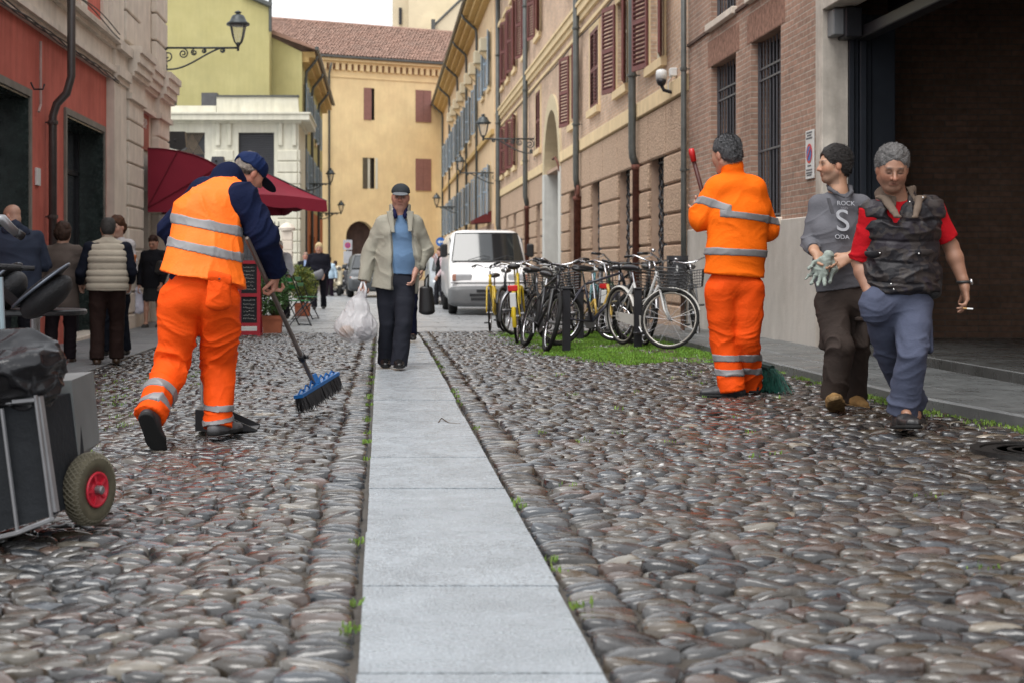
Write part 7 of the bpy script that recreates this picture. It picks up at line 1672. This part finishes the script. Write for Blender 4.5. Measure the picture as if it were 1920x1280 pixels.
        for i in range(6): yv = -w0 + 2 * w0 * i / 5; mb.tube([st(c + A(-d0, yv, -hh)), st(c + A(d0, yv, -hh))], .0035, 4)
        mb.build('basket', mat('basket wire', (.05, .05, .052), .4, metal=.5), t)
    if rack:
        mb = MB(); z = R_ * 2 + .08
        for s_ in (-.06, 0, .06): mb.tube([(sc[0] - .03, s_, z), (-.22, s_, z)], .006, 5)
        mb.tube([(-.22, -.06, z), (-.22, .06, z)], .006, 5)
        for s_ in (-1, 1): mb.tube([(-.1, s_ * .06, z), hr + A(0, s_ * .06, 0)], .006, 5)
        mb.build('rack', M_iron2, t)
    if refl: mb = MB(); mb.box(-R_ * .72 - .02, -R_ * .72 + .02, -.06, .06, R_ * 1.95, R_ * 1.95 + .075, .01); mb.build('rear_light', mat('red lens', (.62, .015, .015), .25), t); mb = MB(); mb.box(-R_ * .95 - .012, -R_ * .95, -.038, .038, R_ * 1.35, R_ * 1.9, .006); mb.build('rear_plate', M_signw, t)
    if bell: mb = MB(); mb.ball(P_[1] + A(0, .03, .03), .028, .028, .02, 10, 6); mb.build('bell', M_chrome, hb, True)
    a = math.atan2(heading[1], heading[0]); off = wb if anchor == 'front' else 0
    t.rotation_mode = 'XYZ'; M4 = Matrix.Rotation(a, 4, 'Z') @ Matrix.Rotation(lean, 4, 'X'); z0 = float(gz(x, y)) + .004
    t.rotation_euler = M4.to_euler(); t.location = Vector((x, y, z0)) - M4 @ Vector((off, 0, 0)); return t
def bxy(px, v, z=.05): Y = F * (CH - z) / (v - HY); return (px - CX) * Y / F, Y
Mgw = mat('cream mudguard', (.55, .54, .50), .35, var=.08); Mrg = mat('grey rim', (.42, .40, .36), .35, metal=.5)
x, y = bxy(1257, 655); bike('white city bicycle with wire basket and white mudguards at the near right of the row', x, y, (.36, -1), (.60, .61, .60), steer=.75, basket=True, guard=Mgw, sad=.93, rimc=Mrg, chaing=True, bell=True, lean=.05, R_=.335)
x, y = bxy(1151, 637); bike('gold folding bicycle with small wheels and pale saddle', x, y, (.25, -1), (.50, .33, .06), R_=.245, wb=.95, steer=.95, fold=True, sad=.92, guard=mat('gold mudguard', (.30, .24, .12), .4), saddle_c=mat('pale grey saddle', (.40, .41, .40), .5), rack=True)
x, y = bxy(1022, 655); bike('black mountain bicycle leaning sideways at the front of the row', x, y, (.12, -1), (.02, .02, .024), kind='mtb', lean=-.25, steer=-.05, bar='mtb', sad=.9, R_=.33)
x, y = bxy(1048, 648, .03); bike('black bicycle standing broadside behind the leaning mountain bicycle', x, y, (1, .45), (.03, .03, .045), kind='mtb', bar='mtb', anchor='rear', lean=.06)
x, y = bxy(970, 641, .03); bike('yellow bicycle seen from the rear with red rear light and silver plate', x, y, (.16, 1), (.62, .45, .02), anchor='rear', refl=True, rack=False, lean=-.06, sad=.98, guard=mat('yellow mudguard', (.62, .45, .02), .4))
x, y = bxy(966, 624, .03); bike('black city bicycle with chrome mudguards behind the yellow one', x, y, (.8, .7), (.02, .02, .02), anchor='rear', guard=mat('steel mudguard', (.2, .2, .21), .3, metal=.8), rack=True, lean=.05)
x, y = bxy(920, 617, 0); bike('small yellow bicycle at the far left end of the row', x, y, (-.22, -1), (.62, .42, .02), R_=.28, wb=.98, sad=.88, anchor='front', lean=.05, steer=.1)
x, y = bxy(943, 620, 0); bike('dark bicycle packed behind the small yellow bicycle', x, y, (-.1, -1), (.02, .022, .03), steer=-.3, basket=False, lean=-.04, anchor='front', guard=mat('black mudguard', (.02, .02, .02), .4))
x, y = bxy(1000, 622, 0); bike('dark bicycle with a basket turned toward the van', x, y, (-.35, -1), (.03, .03, .03), steer=.4, basket=True, lean=.04, anchor='front')
x, y = bxy(1078, 632, .02); bike('black bicycle with a full wire basket behind the iron post', x, y, (.05, -1), (.02, .02, .022), steer=-.35, basket=True, lean=.05, guard=mat('black mudguard', (.02, .02, .02), .4))
x, y = bxy(1110, 624, .02); bike('teal and silver bicycle in the middle of the row', x, y, (-.12, -1), (.05, .16, .18), steer=.1, basket=False, lean=-.05, rack=True)
x, y = bxy(1126, 626, .03); bike('grey bicycle with red rear light in the middle of the row', x, y, (.1, 1), (.18, .18, .19), refl=True, anchor='rear', lean=.05, rack=True)
x, y = bxy(1183, 632, .04); bike('black bicycle between the gold folding one and the white one', x, y, (.12, -1), (.018, .018, .02), steer=-.2, kind='mtb', bar='mtb', lean=-.08)
x, y = bxy(1212, 648, .04); bike('black city bicycle squeezed beside the iron post next to the white one', x, y, (-.15, -1), (.02, .02, .02), steer=.25, lean=-.05, guard=mat('steel mudguard', (.2, .2, .21), .3, metal=.8), basket=True)
x, y = bxy(1040, 628, .02); bike('dark bicycle with chrome bars deep in the middle of the tangle', x, y, (.3, -1), (.025, .03, .04), steer=.5, basket=True, lean=-.06)
x, y = bxy(1146, 626, .03); bike('dark green bicycle behind the gold folding one', x, y, (-.25, -1), (.02, .05, .03), steer=.3, lean=.06, guard=mat('black mudguard', (.02, .02, .02), .4), rack=True)
x, y = bxy(1306, 624, .1); bike('grey bicycle with a basket leaning near the plastered wall behind the sweeper', x, y, (-.20, -1), (.10, .105, .11), steer=-.15, basket=True, lean=.08, bell=True)
for i, (px, v0, v1) in enumerate(((1062, 560, 655), (1196, 560, 650), (1088, 560, 632))):
    x, y = bxy(px, v1); t = thing('iron_post', ['left', 'right', 'back'][i] + ' of the three dark iron posts among the parked bicycles', 'bollard', (x, y, .04), 'iron posts of the bicycle rack')
    z1 = float(CH - (v0 - HY) * y / F) + .1; mb = MB(); mb.box(x - .045, x + .045, y - .02, y + .02, 0, z1, .006); mb.build('post', M_iron2, t); mb = MB(); mb.box(x - .055, x + .055, y - .03, y + .03, z1, z1 + .02, .006); mb.build('cap', M_iron2, t)
# litter bin
t = thing('litter_bin', 'dark ribbed litter bin on a post by the rusticated wall', 'litter bin', (4.05, 19.4, .1)); bx_, by_ = P(1270, 0, 19.2)[0], 19.2
mb = MB(); z0, z1 = P(0, 541, 19.2)[2], P(0, 480, 19.2)[2]; r0 = .13; pr = [(.001, 0), (r0 * .9, .0), (r0, .02)]
for k in range(1, 4): zz = (z1 - z0) * (.02 + k * .12); pr += [(r0, zz), (r0 + .006, zz + .01), (r0, zz + .02)]
pr += [(r0 + .004, (z1 - z0) * .85), (r0 + .014, (z1 - z0) * .86), (r0 + .014, z1 - z0), (r0 - .01, z1 - z0), (r0 - .01, z1 - z0 - .1), (.001, z1 - z0 - .1)]
mb.lathe((bx_, by_, z0), pr, 24); mb.build('bin', mat('dark grey bin', (.04, .042, .048), .5, var=.15), t, False)
mb = MB(); mb.tube([(bx_ + .10, by_ + .13, 0), (bx_ + .10, by_ + .13, z1 - .05)], .03, 10); mb.build('post', mat('brown post', (.11, .06, .04), .6), t)
mb = MB(); mb.obox((bx_ - .03, by_ - r0 - .002, z0 + .27), A(.012, 0, -.02), A(0, .002, 0), A(.008, 0, .028)); mb.build('sticker', M_signw, t)
# ---------------- signs ----------------
Mred = mat('sign red', (.55, .02, .02), .4); Mblu = mat('sign blue', (.02, .13, .45), .4); Msg = mat('sign grey strokes', (.12, .12, .13), .6)
t = thing('no_parking_plate', 'tall white no parking plate on the brick wall beside the carriage entrance', 'sign', (XR, 15.3, 2.1))
mb = MB(); mb.box(XR - .02, XR - .005, 15.08, 15.36, 1.90, 2.42, .003); mb.build('plate', M_signw, t)
mb = MB(); mb.lathe((XR - .0215, 15.22, 2.17), [(.105, 0), (.105, .002), (.001, .002)], 28, (-1, 0, 0)); mb.build('red_disc', Mred, t); mb = MB(); mb.lathe((XR - .0245, 15.22, 2.17), [(.078, 0), (.078, .001), (.001, .001)], 28, (-1, 0, 0)); mb.build('blue_disc', Mblu, t)
mb = MB(); mb.obox((XR - .0275, 15.22, 2.17), A(.001, 0, 0), A(0, .055, -.055), A(0, .010, .010)); mb.build('bar', Mred, t)
mb = MB()
for z, w in ((2.385, .09), (2.355, .07), (2.325, .10), (2.03, .06), (1.985, .10), (1.955, .10), (1.93, .08)):
    yv = 15.22 - w
    while yv < 15.22 + w: mb.box(XR - .0225, XR - .02, yv, yv + .014, z, z + .018); yv += .022
mb.build('small_print', Msg, t)
t = thing('mandatory_sign', 'round blue sign with white left arrow on a pole by the white van', 'sign', P(826, 454, 48)); c = P(826, 454, 48); mb = MB(); mb.lathe(c, [(.155, .0), (.155, .02), (.001, .02)], 26, (0, -1, 0)); mb.build('disc', Mblu, t)
mb = MB(); yy = c[1] - .024; ar = [(-.11, 0), (-.02, .07), (-.02, .025), (.10, .025), (.10, -.025), (-.02, -.025), (-.02, -.07)]; mb.prism([(c[0] + a, yy, c[2] + b) for a, b in ar], (0, -.003, 0)); mb.build('arrow', M_signw, t); mb = MB(); mb.tube([(c[0], c[1] + .03, c[2] + .15), (c[0], c[1] + .03, -.1)], .03, 8); mb.build('pole', M_steel, t)
t = thing('no_parking_sign', 'square white no stopping sign on a pole before the arched doorway', 'sign', P(652, 459, 54)); c = P(652, 459, 54)
mb = MB(); mb.box(c[0] - .17, c[0] + .17, c[1] - .01, c[1] + .01, c[2] - .2, c[2] + .17, .003); mb.box(c[0] - .16, c[0] + .16, c[1] - .01, c[1] + .01, c[2] - .72, c[2] - .25, .003); mb.build('plate', mat('grey sign plate', (.42, .43, .46), .5), t)
mb = MB(); mb.lathe((c[0], c[1] - .012, c[2] - .03), [(.11, 0), (.11, .002), (.001, .002)], 20, (0, -1, 0)); mb.build('red_disc', Mred, t); mb = MB(); mb.lathe((c[0], c[1] - .016, c[2] - .03), [(.08, 0), (.001, .001)], 20, (0, -1, 0)); mb.build('blue_disc', Mblu, t); mb = MB(); mb.obox((c[0], c[1] - .02, c[2] - .03), A(.055, 0, -.055), A(0, .001, 0), A(.01, 0, .01)); mb.obox((c[0], c[1] - .02, c[2] - .03), A(.055, 0, .055), A(0, .0011, 0), A(.01, 0, -.01)); mb.build('cross', Mred, t); mb = MB(); mb.tube([(c[0], c[1] + .03, c[2] + .2), (c[0], c[1] + .03, -.1)], .03, 8); mb.build('pole', M_steel, t)
# ---------------- cafe: awning, parasol, board, planters, chairs ----------------
Mma = mat('maroon canvas', (.22, .018, .035), .75, var=.08, vs=2, bump=.2, bs=200)
t = thing('awning', 'maroon quarter round awning on the limestone building', 'awning', (XL, 26.5, 2.2)); ya, yb_ = 25.45, 28.1
prf = [(0, 3.06)] + [(1.55 * sin(a), 2.28 + .78 * cos(a)) for a in np.linspace(.15, pi / 2, 8)] + [(1.55, 1.92)]
mb = MB()
for (a, za), (b, zb) in zip(prf, prf[1:]): mb.quad((XL + .17 + a, ya, za), (XL + .17 + b, ya, zb), (XL + .17 + b, yb_, zb), (XL + .17 + a, yb_, za))
for yy in (ya, yb_): mb.add([(XL + .17, yy, 1.92)] + [(XL + .17 + a, yy, z) for a, z in prf], [tuple(range(len(prf) + 1))])
mb.build('canvas', Mma, t)
mb = MB()
for k in (2, 5): a, z = prf[k]; mb.tube([(XL + .17, ya - .012, 2.0), (XL + .17 + a, ya - .012, z)], .010, 5)
for yy in (ya, yb_): mb.tube([(XL + .17 + a, yy - .005, z + .005) for a, z in prf], .012, 5)
mb.build('frame', mat('maroon seam', (.13, .012, .022), .7), t)
t = thing('parasol', 'large maroon market parasol with scalloped valance over the cafe tables', 'parasol', (-2.6, 26.6, 0)); c = A(-2.62, 26.8, 2.98); zr = 2.18; rot = .42; hw_ = 1.28
cor = [c + A(hw_ * 1.35 * cos(rot + pi / 4 + k * pi / 2), hw_ * 1.35 * sin(rot + pi / 4 + k * pi / 2), zr - c[2]) for k in range(4)]
mb = MB(); n = 12; rimp = []
for k in range(4):
    a, b = cor[k], cor[(k + 1) % 4]
    for i in range(n):
        f0 = i / n; p = lerp(a, b, f0); p[2] += -.0 + .10 * sin(f0 * pi) * .9 - .02; rimp.append(p)
m = len(rimp); rings = [[lerp(c, p, s_) + A(0, 0, -.05 * sin(s_ * pi) - (.0 if i % n == 0 else .05 * sin(s_ * pi) * sin((i % n) / n * pi))) for i, p in enumerate(rimp)] for s_ in (.04, .3, .6, .85, 1)]
rings.append([p + A(0, 0, -.20 - .035 * abs(sin(i * pi / 3))) + (p - c) * A(.01, .01, 0) for i, p in enumerate(rimp)])
mb.add([p for r_ in rings for p in r_], [(i * m + k, i * m + (k + 1) % m, (i + 1) * m + (k + 1) % m, (i + 1) * m + k) for i in range(len(rings) - 1) for k in range(m)] + [tuple(range(m))]); mb.build('canopy', Mma, t, False)
mb = MB(); mb.tube([c - A(0, 0, 3.1), c + A(0, 0, .08)], .03, 8); mb.build('pole', mat('wooden pole', (.16, .09, .05), .6), t)
mb = MB()
for p in cor: mb.tube([c - A(0, 0, .06), p + A(0, 0, -.03)], .014, 5)
mb.build('ribs', M_iron2, t); mb = MB(); mb.box(c[0] - .35, c[0] + .35, c[1] - .35, c[1] + .35, -.12, .0, .02); mb.build('base', M_paveL, t)
# floodlights on posts above the cafe
for i, (u, v0, v1, Y, w) in enumerate(((330, 247, 280, 30.5, .37), (407, 294, 311, 31, .27))):
    t = thing('heater_lamp', ['upper black heater lamp on its stout post beside the limestone building', 'lower grey heater lamp rising behind the back of the bending sweeper'][i], 'heater lamp', P(u, v1, Y))
    a, b = P(u, v0, Y), P(u, v1, Y); h = a[2] - b[2]; mb = MB(); mb.prism([(a[0] - w * .42, Y, a[2]), (a[0] + w * .5, Y, a[2]), (a[0] + w * .58, Y, b[2] + h * .1), (a[0] + w * .3, Y, b[2] - .02), (a[0] - w * .55, Y, b[2] + h * .1)], (0, .28, 0)); mb.build('head', M_black if not i else mat('slate', (.09, .10, .12), .4), t)
    mb = MB(); mb.lathe((a[0] - .02, Y - .01, (a[2] + b[2]) / 2), [(.03, 0), (.02, .01), (.001, .01)], 12, (0, -1, 0)); mb.build('knob', M_iron2, t)
    mb = MB(); mb.lathe((a[0], Y + .14, b[2] - .02), [(.10, 0), (.10, -.12), (.075, -.16), (.09, -.3), (.07, -.36), (.07, -3.4 if not i else -2.9)], 10); mb.build('post', M_iron2, t)
# menu board
bx0, bx1, bY = P(446, 0, 21.4)[0], P(488, 0, 21.4)[0], 21.4; t = thing('menu_board', 'red framed chalkboard menu stand on the pavement', 'menu board', ((bx0 + bx1) / 2, bY, -.1)); Mrw = mat('red painted wood', (.36, .012, .025), .5, var=.1)
zt, zb = P(0, 489, bY)[2], P(0, 632, bY)[2]; mb = MB()
for a, b in ((bx0, bx0 + .05), (bx1 - .05, bx1)): mb.box(a, b, bY, bY + .04, zb, zt)
for z in (zt - .05, (zt + zb) / 2 + .03, zb + .16): mb.box(bx0 + .05, bx1 - .05, bY + .001, bY + .039, z, z + .05)
mb.box(bx1 - .045, bx1, bY + .04, bY + .5, zb, zb + .04); mb.prism([(bx1 - .04, bY + .04, zt - .05), (bx1 - .04, bY + .08, zt - .05), (bx1 - .04, bY + .5, zb), (bx1 - .04, bY + .45, zb)], (.035, 0, 0)); mb.box(bx0 + .05, bx1 - .05, bY + .001, bY + .039, zb + .03, zb + .09); mb.build('frame', Mrw, t)
mb = MB(); mb.box(bx0 + .05, bx1 - .05, bY + .015, bY + .03, zb + .2, zt - .05); cbd = mb.build('chalkboard', mat('slate board', (.02, .022, .025), .7, var=.2), t)
mb = MB(); rr_ = random.Random(5)
for z in np.arange(zb + .27, zt - .1, .055):
    x = bx0 + .08
    if abs(z - (zt + zb) / 2 - .05) < .05: continue
    while x < bx1 - .10:
        l = rr_.uniform(.012, .03); mb.tube([(x, bY + .012, z), (x + l * .5, bY + .012, z + rr_.uniform(-.015, .02)), (x + l, bY + .012, z)], .0022, 3); x += l + .008
mb.build('chalk_marks', mat('chalk', (.5, .5, .48), .9), cbd)
Mtc = mat('terracotta', (.36, .12, .065), .8, var=.15, vs=8)
def leafcloud(name, c, rad, n, size, cols, parent, seed=1, flat=0):
    g = np.random.RandomState(seed); d = g.normal(size=(n, 3)); d /= np.linalg.norm(d, axis=1, keepdims=True); rr = g.uniform(.35, 1.0, (n, 1)) ** .6
    cl = g.normal(size=(14, 3)); cl /= np.linalg.norm(cl, axis=1, keepdims=True); lum = 1 + .25 * np.clip(np.max(d @ cl.T, 1), 0, 1)[:, None] * g.uniform(-.3, 1, (n, 1))
    bump_ = .72 + .38 * np.max((d @ cl.T) ** 7, 1)[:, None]
    p = A(c) + d * rr * A(rad) * bump_; a = g.normal(size=(n, 3)); a /= np.linalg.norm(a, axis=1, keepdims=True); b = np.cross(a, g.normal(size=(n, 3))); b /= np.linalg.norm(b, axis=1, keepdims=True)
    s_ = size * g.uniform(.6, 1.3, (n, 1)); V = np.stack([p - a * s_, p - b * s_ * .38, p + a * s_, p + b * s_ * .38], 1).reshape(-1, 3)
    col = A(cols[0]) + (A(cols[1]) - A(cols[0])) * g.rand(n, 1); col = np.repeat(col * lum, 4, 0)
    return meshnp(name, V, np.arange(4 * n).reshape(-1, 4), M_grass, parent, False, col)
for i, (u0, u1, v1, hgt, cu, cv, ru, rv, lab, cols) in enumerate(((490, 529, 626, .29, 503, 545, .40, .50, 'terracotta box planter with a dark leafy shrub beside the menu board', ((.02, .06, .012), (.06, .14, .03))), (551, 582, 592, .27, 563, 530, .38, .44, 'smaller terracotta planter with a yellow green shrub further down the street', ((.05, .11, .02), (.22, .22, .03))))):
    Y = bxy(0, v1, -.10)[1]; x0, x1 = P(u0, 0, Y)[0], P(u1, 0, Y)[0]; t = thing('planter', lab, 'planter', ((x0 + x1) / 2, Y, -.1), 'terracotta planters in front of the cafe'); cx_ = (x0 + x1) / 2; w = (x1 - x0) / 2
    mb = MB(); z = -.11; mb.add([(cx_ + sx_ * w * q_, Y + w + sy_ * w * q_, zz) for q_, zz in ((.84, z), (.95, z + hgt - .06), (1.0, z + hgt - .06), (1.0, z + hgt), (.9, z + hgt), (.88, z + hgt - .04)) for sx_, sy_ in ((-1, -1), (1, -1), (1, 1), (-1, 1))], [(j * 4 + k, j * 4 + (k + 1) % 4, (j + 1) * 4 + (k + 1) % 4, (j + 1) * 4 + k) for j in range(5) for k in range(4)] + [(20, 21, 22, 23)]); mb.build('pot', Mtc, t)
    sh = thing('shrub', lab.split(' with a ')[1].split(' beside')[0].split(' further')[0] + (' growing in the near planter' if i == 0 else ' growing in the far planter'), 'shrub', (cx_, Y + w, z + hgt)); cc_ = P(cu, cv, Y + w)
    mb = MB()
    for k in range(7): mb.tube([(cx_, Y + w, z + hgt - .05), (cx_ + .05 * cos(k), Y + w + .05 * sin(k), z + hgt + .15), (cc_[0] + ru * .5 * cos(k * 2), Y + w + ru * .5 * sin(k * 2), cc_[2] + .1 * sin(k * 3))], [.012, .009, .003], 5)
    mb.build('stem', mat('bark', (.08, .05, .03), .8), sh); leafcloud('leaves', cc_, (ru, ru, rv), 3200, .032, cols, sh, 4 + i)
def folding_chair(label, x, y, z, rz, m):
    t = thing('folding_chair', label, 'chair', (x, y, z), 'green folding chairs by the planters'); LOC[t.name] = (0, 0, 0); t.rotation_euler.z = rz
    mb = MB()
    for s_ in (-.2, .2): mb.tube([(s_, -.22, 0), (s_, .0, .42), (s_, .2, .88)], .012, 5); mb.tube([(s_ * .9, .24, 0), (s_ * .9, -.18, .45)], .012, 5)
    mb.tube([(-.18, .24, .0), (.18, .24, 0)], .012, 5); mb.tube([(-.2, -.22, .02), (.2, -.22, .02)], .012, 5); mb.build('frame', M_iron2, t)
    mb = MB()
    for k in range(6): mb.box(-.2, .2, -.2 + k * .068, -.2 + k * .068 + .05, .44, .455)
    mb.build('seat', m, t); mb = MB()
    for zz in (.66, .78): mb.box(-.2, .2, .085 + (zz - .6) * .45, .10 + (zz - .6) * .45, zz, zz + .07)
    mb.build('backrest', m, t); return t
Mgr = mat('green chair paint', (.02, .20, .045), .5)
a = P(548, 600, 24.5); folding_chair('nearer dark framed folding chair standing between the two planters', a[0], 25.2, -.1, 2.2, Mgr)
a = P(570, 590, 28); folding_chair('farther folding chair with green slats behind the nearer one', a[0], 28.6, -.11, 1.3, Mgr)
# small street awning and box far right
t = thing('shop_awning', 'small maroon shop awning low on the far right facade', 'awning', (X2, 58, 2.9)); mb = MB(); mb.prism([(X2, 57, 3.15), (X2 - .7, 57, 2.8), (X2 - .7, 57, 2.65), (X2, 57, 2.7)], (0, 2.2, 0)); mb.build('canvas', mat('dull maroon canvas', (.13, .025, .025), .8), t)
# ---------------- left foreground: bistro table, tipped chairs, refuse cart ----------------
t = thing('bistro_table', 'round cafe table on a chrome pedestal at the left edge', 'table', (-2.42, 10.3, -.08)); tx, ty = P(66, 0, 10.3)[0], 10.3
mb = MB(); mb.lathe((tx, ty, .62), [(.001, 0), (.36, 0), (.37, .01), (.37, .03), (.36, .04), (.001, .04)], 40); mb.build('top', mat('dark table top', (.02, .022, .025), .35), t, False)
mb = MB(); mb.lathe((tx, ty, -.07), [(.24, 0), (.24, .02), (.05, .05), (.035, .06), (.035, .66), (.07, .69)], 24); mb.build('pedestal', M_chrome, t, True)
Mwk = mat('black wicker', (.010, .011, .014), .5, var=.4, vs=60, bump=2, bs=110)
def wicker(label, c, ax1, ax2, up, L, Wd):
    t = thing('wicker_chair', label, 'chair', c, 'wicker chairs tipped onto the cafe table'); ax1, ax2, up = nrm(ax1), nrm(ax2), nrm(up); c = A(c)
    S = Sdf(); S.ell(c, A(L, Wd, .022), [ax1, ax2, up]); put('seat', S, .008, Mwk, t)
    e = lambda a, s_=1, h=0: c + ax1 * L * s_ * cos(a) + ax2 * Wd * s_ * sin(a) + up * h
    mb = MB(); mb.tube([e(a, 1.03) for a in np.linspace(0, 2 * pi, 33)[:-1]], .012, 7, closed=True); mb.build('rim', mat('grey blue tube', (.08, .095, .12), .4, metal=.3), t, True)
    S = Sdf(); S.ell(c - up * .085 - ax1 * .02, A(L * .93, Wd * .93, .10), [ax1, ax2, up]); S.cut(c - up * .012, up); put('tub', S, .01, Mwk, t)
    V = [e(a, s_, h) for s_, h in ((1.04, 0), (1.16, .12), (1.2, .24)) for a in np.linspace(pi - 1.0, pi + 1.0, 9)]
    mb = MB(); mb.add(V, [(i * 9 + j, i * 9 + j + 1, (i + 1) * 9 + j + 1, (i + 1) * 9 + j) for i in range(2) for j in range(8)]); mb.build('backrest', Mwk, t, True)
wicker('black wicker chair tipped up on the cafe table with its oval seat facing right', P(77, 536, 10.0), (.77, .0, .60), (.0, 1, .1), (-.6, 0, .77), .235, .20)
wicker('second wicker chair tipped behind, its rim cut by the left edge of the picture', P(5, 528, 10.2), (.5, .2, .55), (0, 1, -.1), (-.7, 0, .6), .17, .2)
mb = MB(); mb.tube([P(-30, 499, 9.6), P(12, 501, 9.7), P(38, 503, 9.75)], .022, 8); mb.tube([P(36, 503, 9.75), P(64, 504, 9.8)], .018, 8); tag(mb.build('chair_arm', Mwk, None, True), 'wicker wrapped chair arm lying level across the tipped chairs', 'chair arm')
mb = MB(); mb.tube([P(-20, 408, 9.2), P(5, 412, 9.2), P(20, 428, 9.25), P(36, 442, 9.3)], [.025, .034, .03, .026], 10); hh_ = mb.build('upturned_handle', M_steel, None, True); tag(hh_, 'curved metal handle with a black tip poking in at the left edge', 'handle'); mb = MB(); mb.tube([P(30, 436, 9.28), P(42, 444, 9.32)], [.032, .03], 10); mb.build('tip', M_black, hh_, True)
# refuse cart
ct = thing('refuse_cart', 'street cleaning cart with wire framed bin, black sack and red hubbed wheel', 'refuse cart', (-1.15, 5.3, 0)); Ya = 5.15
q = lambda u, v, d=0: P(u, v, Ya + d)
mb = MB(); mb.prism([q(-200, 770), q(66, 752), q(93, 968), q(-150, 1040)], A(.06, .42, .0)); mb.build('bin', mat('dark grey canvas bin', (.016, .018, .021), .7, var=.25, vs=3, bump=.4, bs=30), ct)
mb = MB()
for a, b in ((q(3, 765, -.02), q(33, 998, -.02)), (q(66, 740, -.02), q(97, 975, -.02)), (q(-70, 770, -.02), q(-42, 1015, -.02))): mb.tube([a, b], .008, 6)
mb.tube([q(-120, 1034, -.025), q(33, 998, -.025), q(98, 972, -.025), q(112, 950, .40)], .009, 6); mb.tube([q(72, 742, .0), q(103, 958, .0)], .018, 6); mb.tube([q(-200, 772, -.02), q(66, 748, -.02)], .012, 6); mb.build('wire_frame', M_steel, ct)
mb = MB(); mb.prism([P(76, 716, 5.5), P(134, 712, 5.5), P(147, 852, 5.5), P(97, 896, 5.5), P(90, 896, 5.5)], A(.02, .32, .01)); mb.build('steel_box', mat('galvanised steel', (.19, .20, .20), .5, metal=.5, var=.2, vs=3), ct)
wc = P(168, 916, 5.42); axw = nrm(A(.90, -.42, 0)); r0 = .136
mb = MB(); n = 16; pr = [(r0 * .50, -.033), (r0 * .80, -.038), (r0 * .96, -.029), (r0, -.012), (r0, .012), (r0 * .96, .029), (r0 * .80, .038), (r0 * .50, .033), (r0 * .50, -.033)]
mb.lathe(wc, pr, 48, axw); wh = mb.build('wheel', mat('worn olive grey tyre', (.085, .075, .05), .8, var=.25, vs=20), ct, True)
mb = MB(); e1 = np.cross(axw, A(0, 0, 1)); e1 = nrm(e1); e2 = np.cross(axw, e1)
for k in range(40):
    for sg in (-1, 1):
        pts = []
        for s_ in np.linspace(-1, 1, 7):
            a = 2 * pi * k / 40 + sg * s_ * .22; w_ = s_ * .036; rr = r0 * (1.012 if abs(s_) < .4 else 1.012 - (abs(s_) - .4) ** 2 * .42); pts.append(wc + axw * w_ + (e1 * cos(a) + e2 * sin(a)) * rr)
        mb.tube(pts, .0024, 4)
mb.build('tread', mat('tread edge', (.15, .135, .10), .85), wh)
mb = MB(); mb.lathe(wc, [(r0 * .50, .032), (r0 * .50, .040), (r0 * .43, .040), (r0 * .41, .028), (r0 * .30, .026), (r0 * .22, .034), (r0 * .14, .034)], 32, axw)
rimh = mb.build('rim', mat('red rim', (.45, .012, .03), .4, var=.1), wh, True)
mb = MB()
for k in range(5): a = 2 * pi * k / 5; d_ = e1 * cos(a) + e2 * sin(a); mb.obox(wc + d_ * r0 * .3 + axw * .034, d_ * r0 * .12, np.cross(axw, d_) * .006, axw * .006)
mb.build('spokes', mat('red rim', (.45, .012, .03), .4), rimh); mb = MB(); mb.lathe(wc, [(.017, .02), (.017, .058), (.012, .062), (.001, .062)], 12, axw); mb.tube([wc - axw * .35, wc + axw * .055], .011, 8); mb.build('axle', M_steel, wh)
mb = MB(); mb.tube([P(107, 893, 5.6), P(108, 925, 5.6)], .012, 6); mb.build('strut', mat('dark red strut', (.10, .01, .015), .5), ct)
S = Sdf(); sk = lambda u, v, d=0: P(u, v, 5.25 + d)
S.seg(sk(-130, 720), sk(40, 715), .17, .125, k=.08); S.ell(sk(70, 672, .0), A(.07, .14, .07), None, .05); S.ell(sk(30, 690), A(.15, .2, .10), None, .06); S.seg(sk(-60, 650), sk(50, 655), .045, .035, k=.06); S.seg(sk(10, 760), sk(60, 740), .06, .05, k=.05); S.cut(sk(0, 783), (.1, 0, -1))
def crinkle(V, N):
    w = vnoise(V * 9) * 2; a = 1 - np.abs(2 * vnoise(V * (7, 7, 16) + w[:, None]) - 1); b = 1 - np.abs(2 * vnoise(V * (20, 20, 34) + w[:, None] * 1.5 + 4) - 1); return V + N * (.030 * (a ** 2 - .4) + .012 * (b ** 2 - .4))[:, None]
put('refuse_sack', S, .006, mat('glossy black polythene', (.010, .010, .012), .24, var=0, spec=.4, bump=.3, bs=35), ct, crinkle)
ps = thing('grey_pole', 'slim pale grey pole standing at the very left edge', 'pole', (P(4, 0, 7.5)[0], 7.5, -.06)); mb = MB(); mb.tube([P(1, 520, 7.5), P(9, 700, 7.5), P(11, 890, 7.0)], .014, 8); mb.build('pole', mat('grey blue paint', (.22, .28, .31), .4), ps)
# cigarette ends and scraps
for i, (u, v) in enumerate(((1198, 888), (1240, 872))):
    x, y = bxy(u, v, .03); z = float(gz(x, y)) + .02; mb = MB(); mb.obox((x, y, z), A(.008, .003, .002), A(-.003, .008, 0), A(0, 0, .004)); tag(mb.build('paper_scrap', M_signw), ['left scrap of white paper caught between the cobbles', 'right scrap of white paper lying on the cobbles'][i], 'litter')
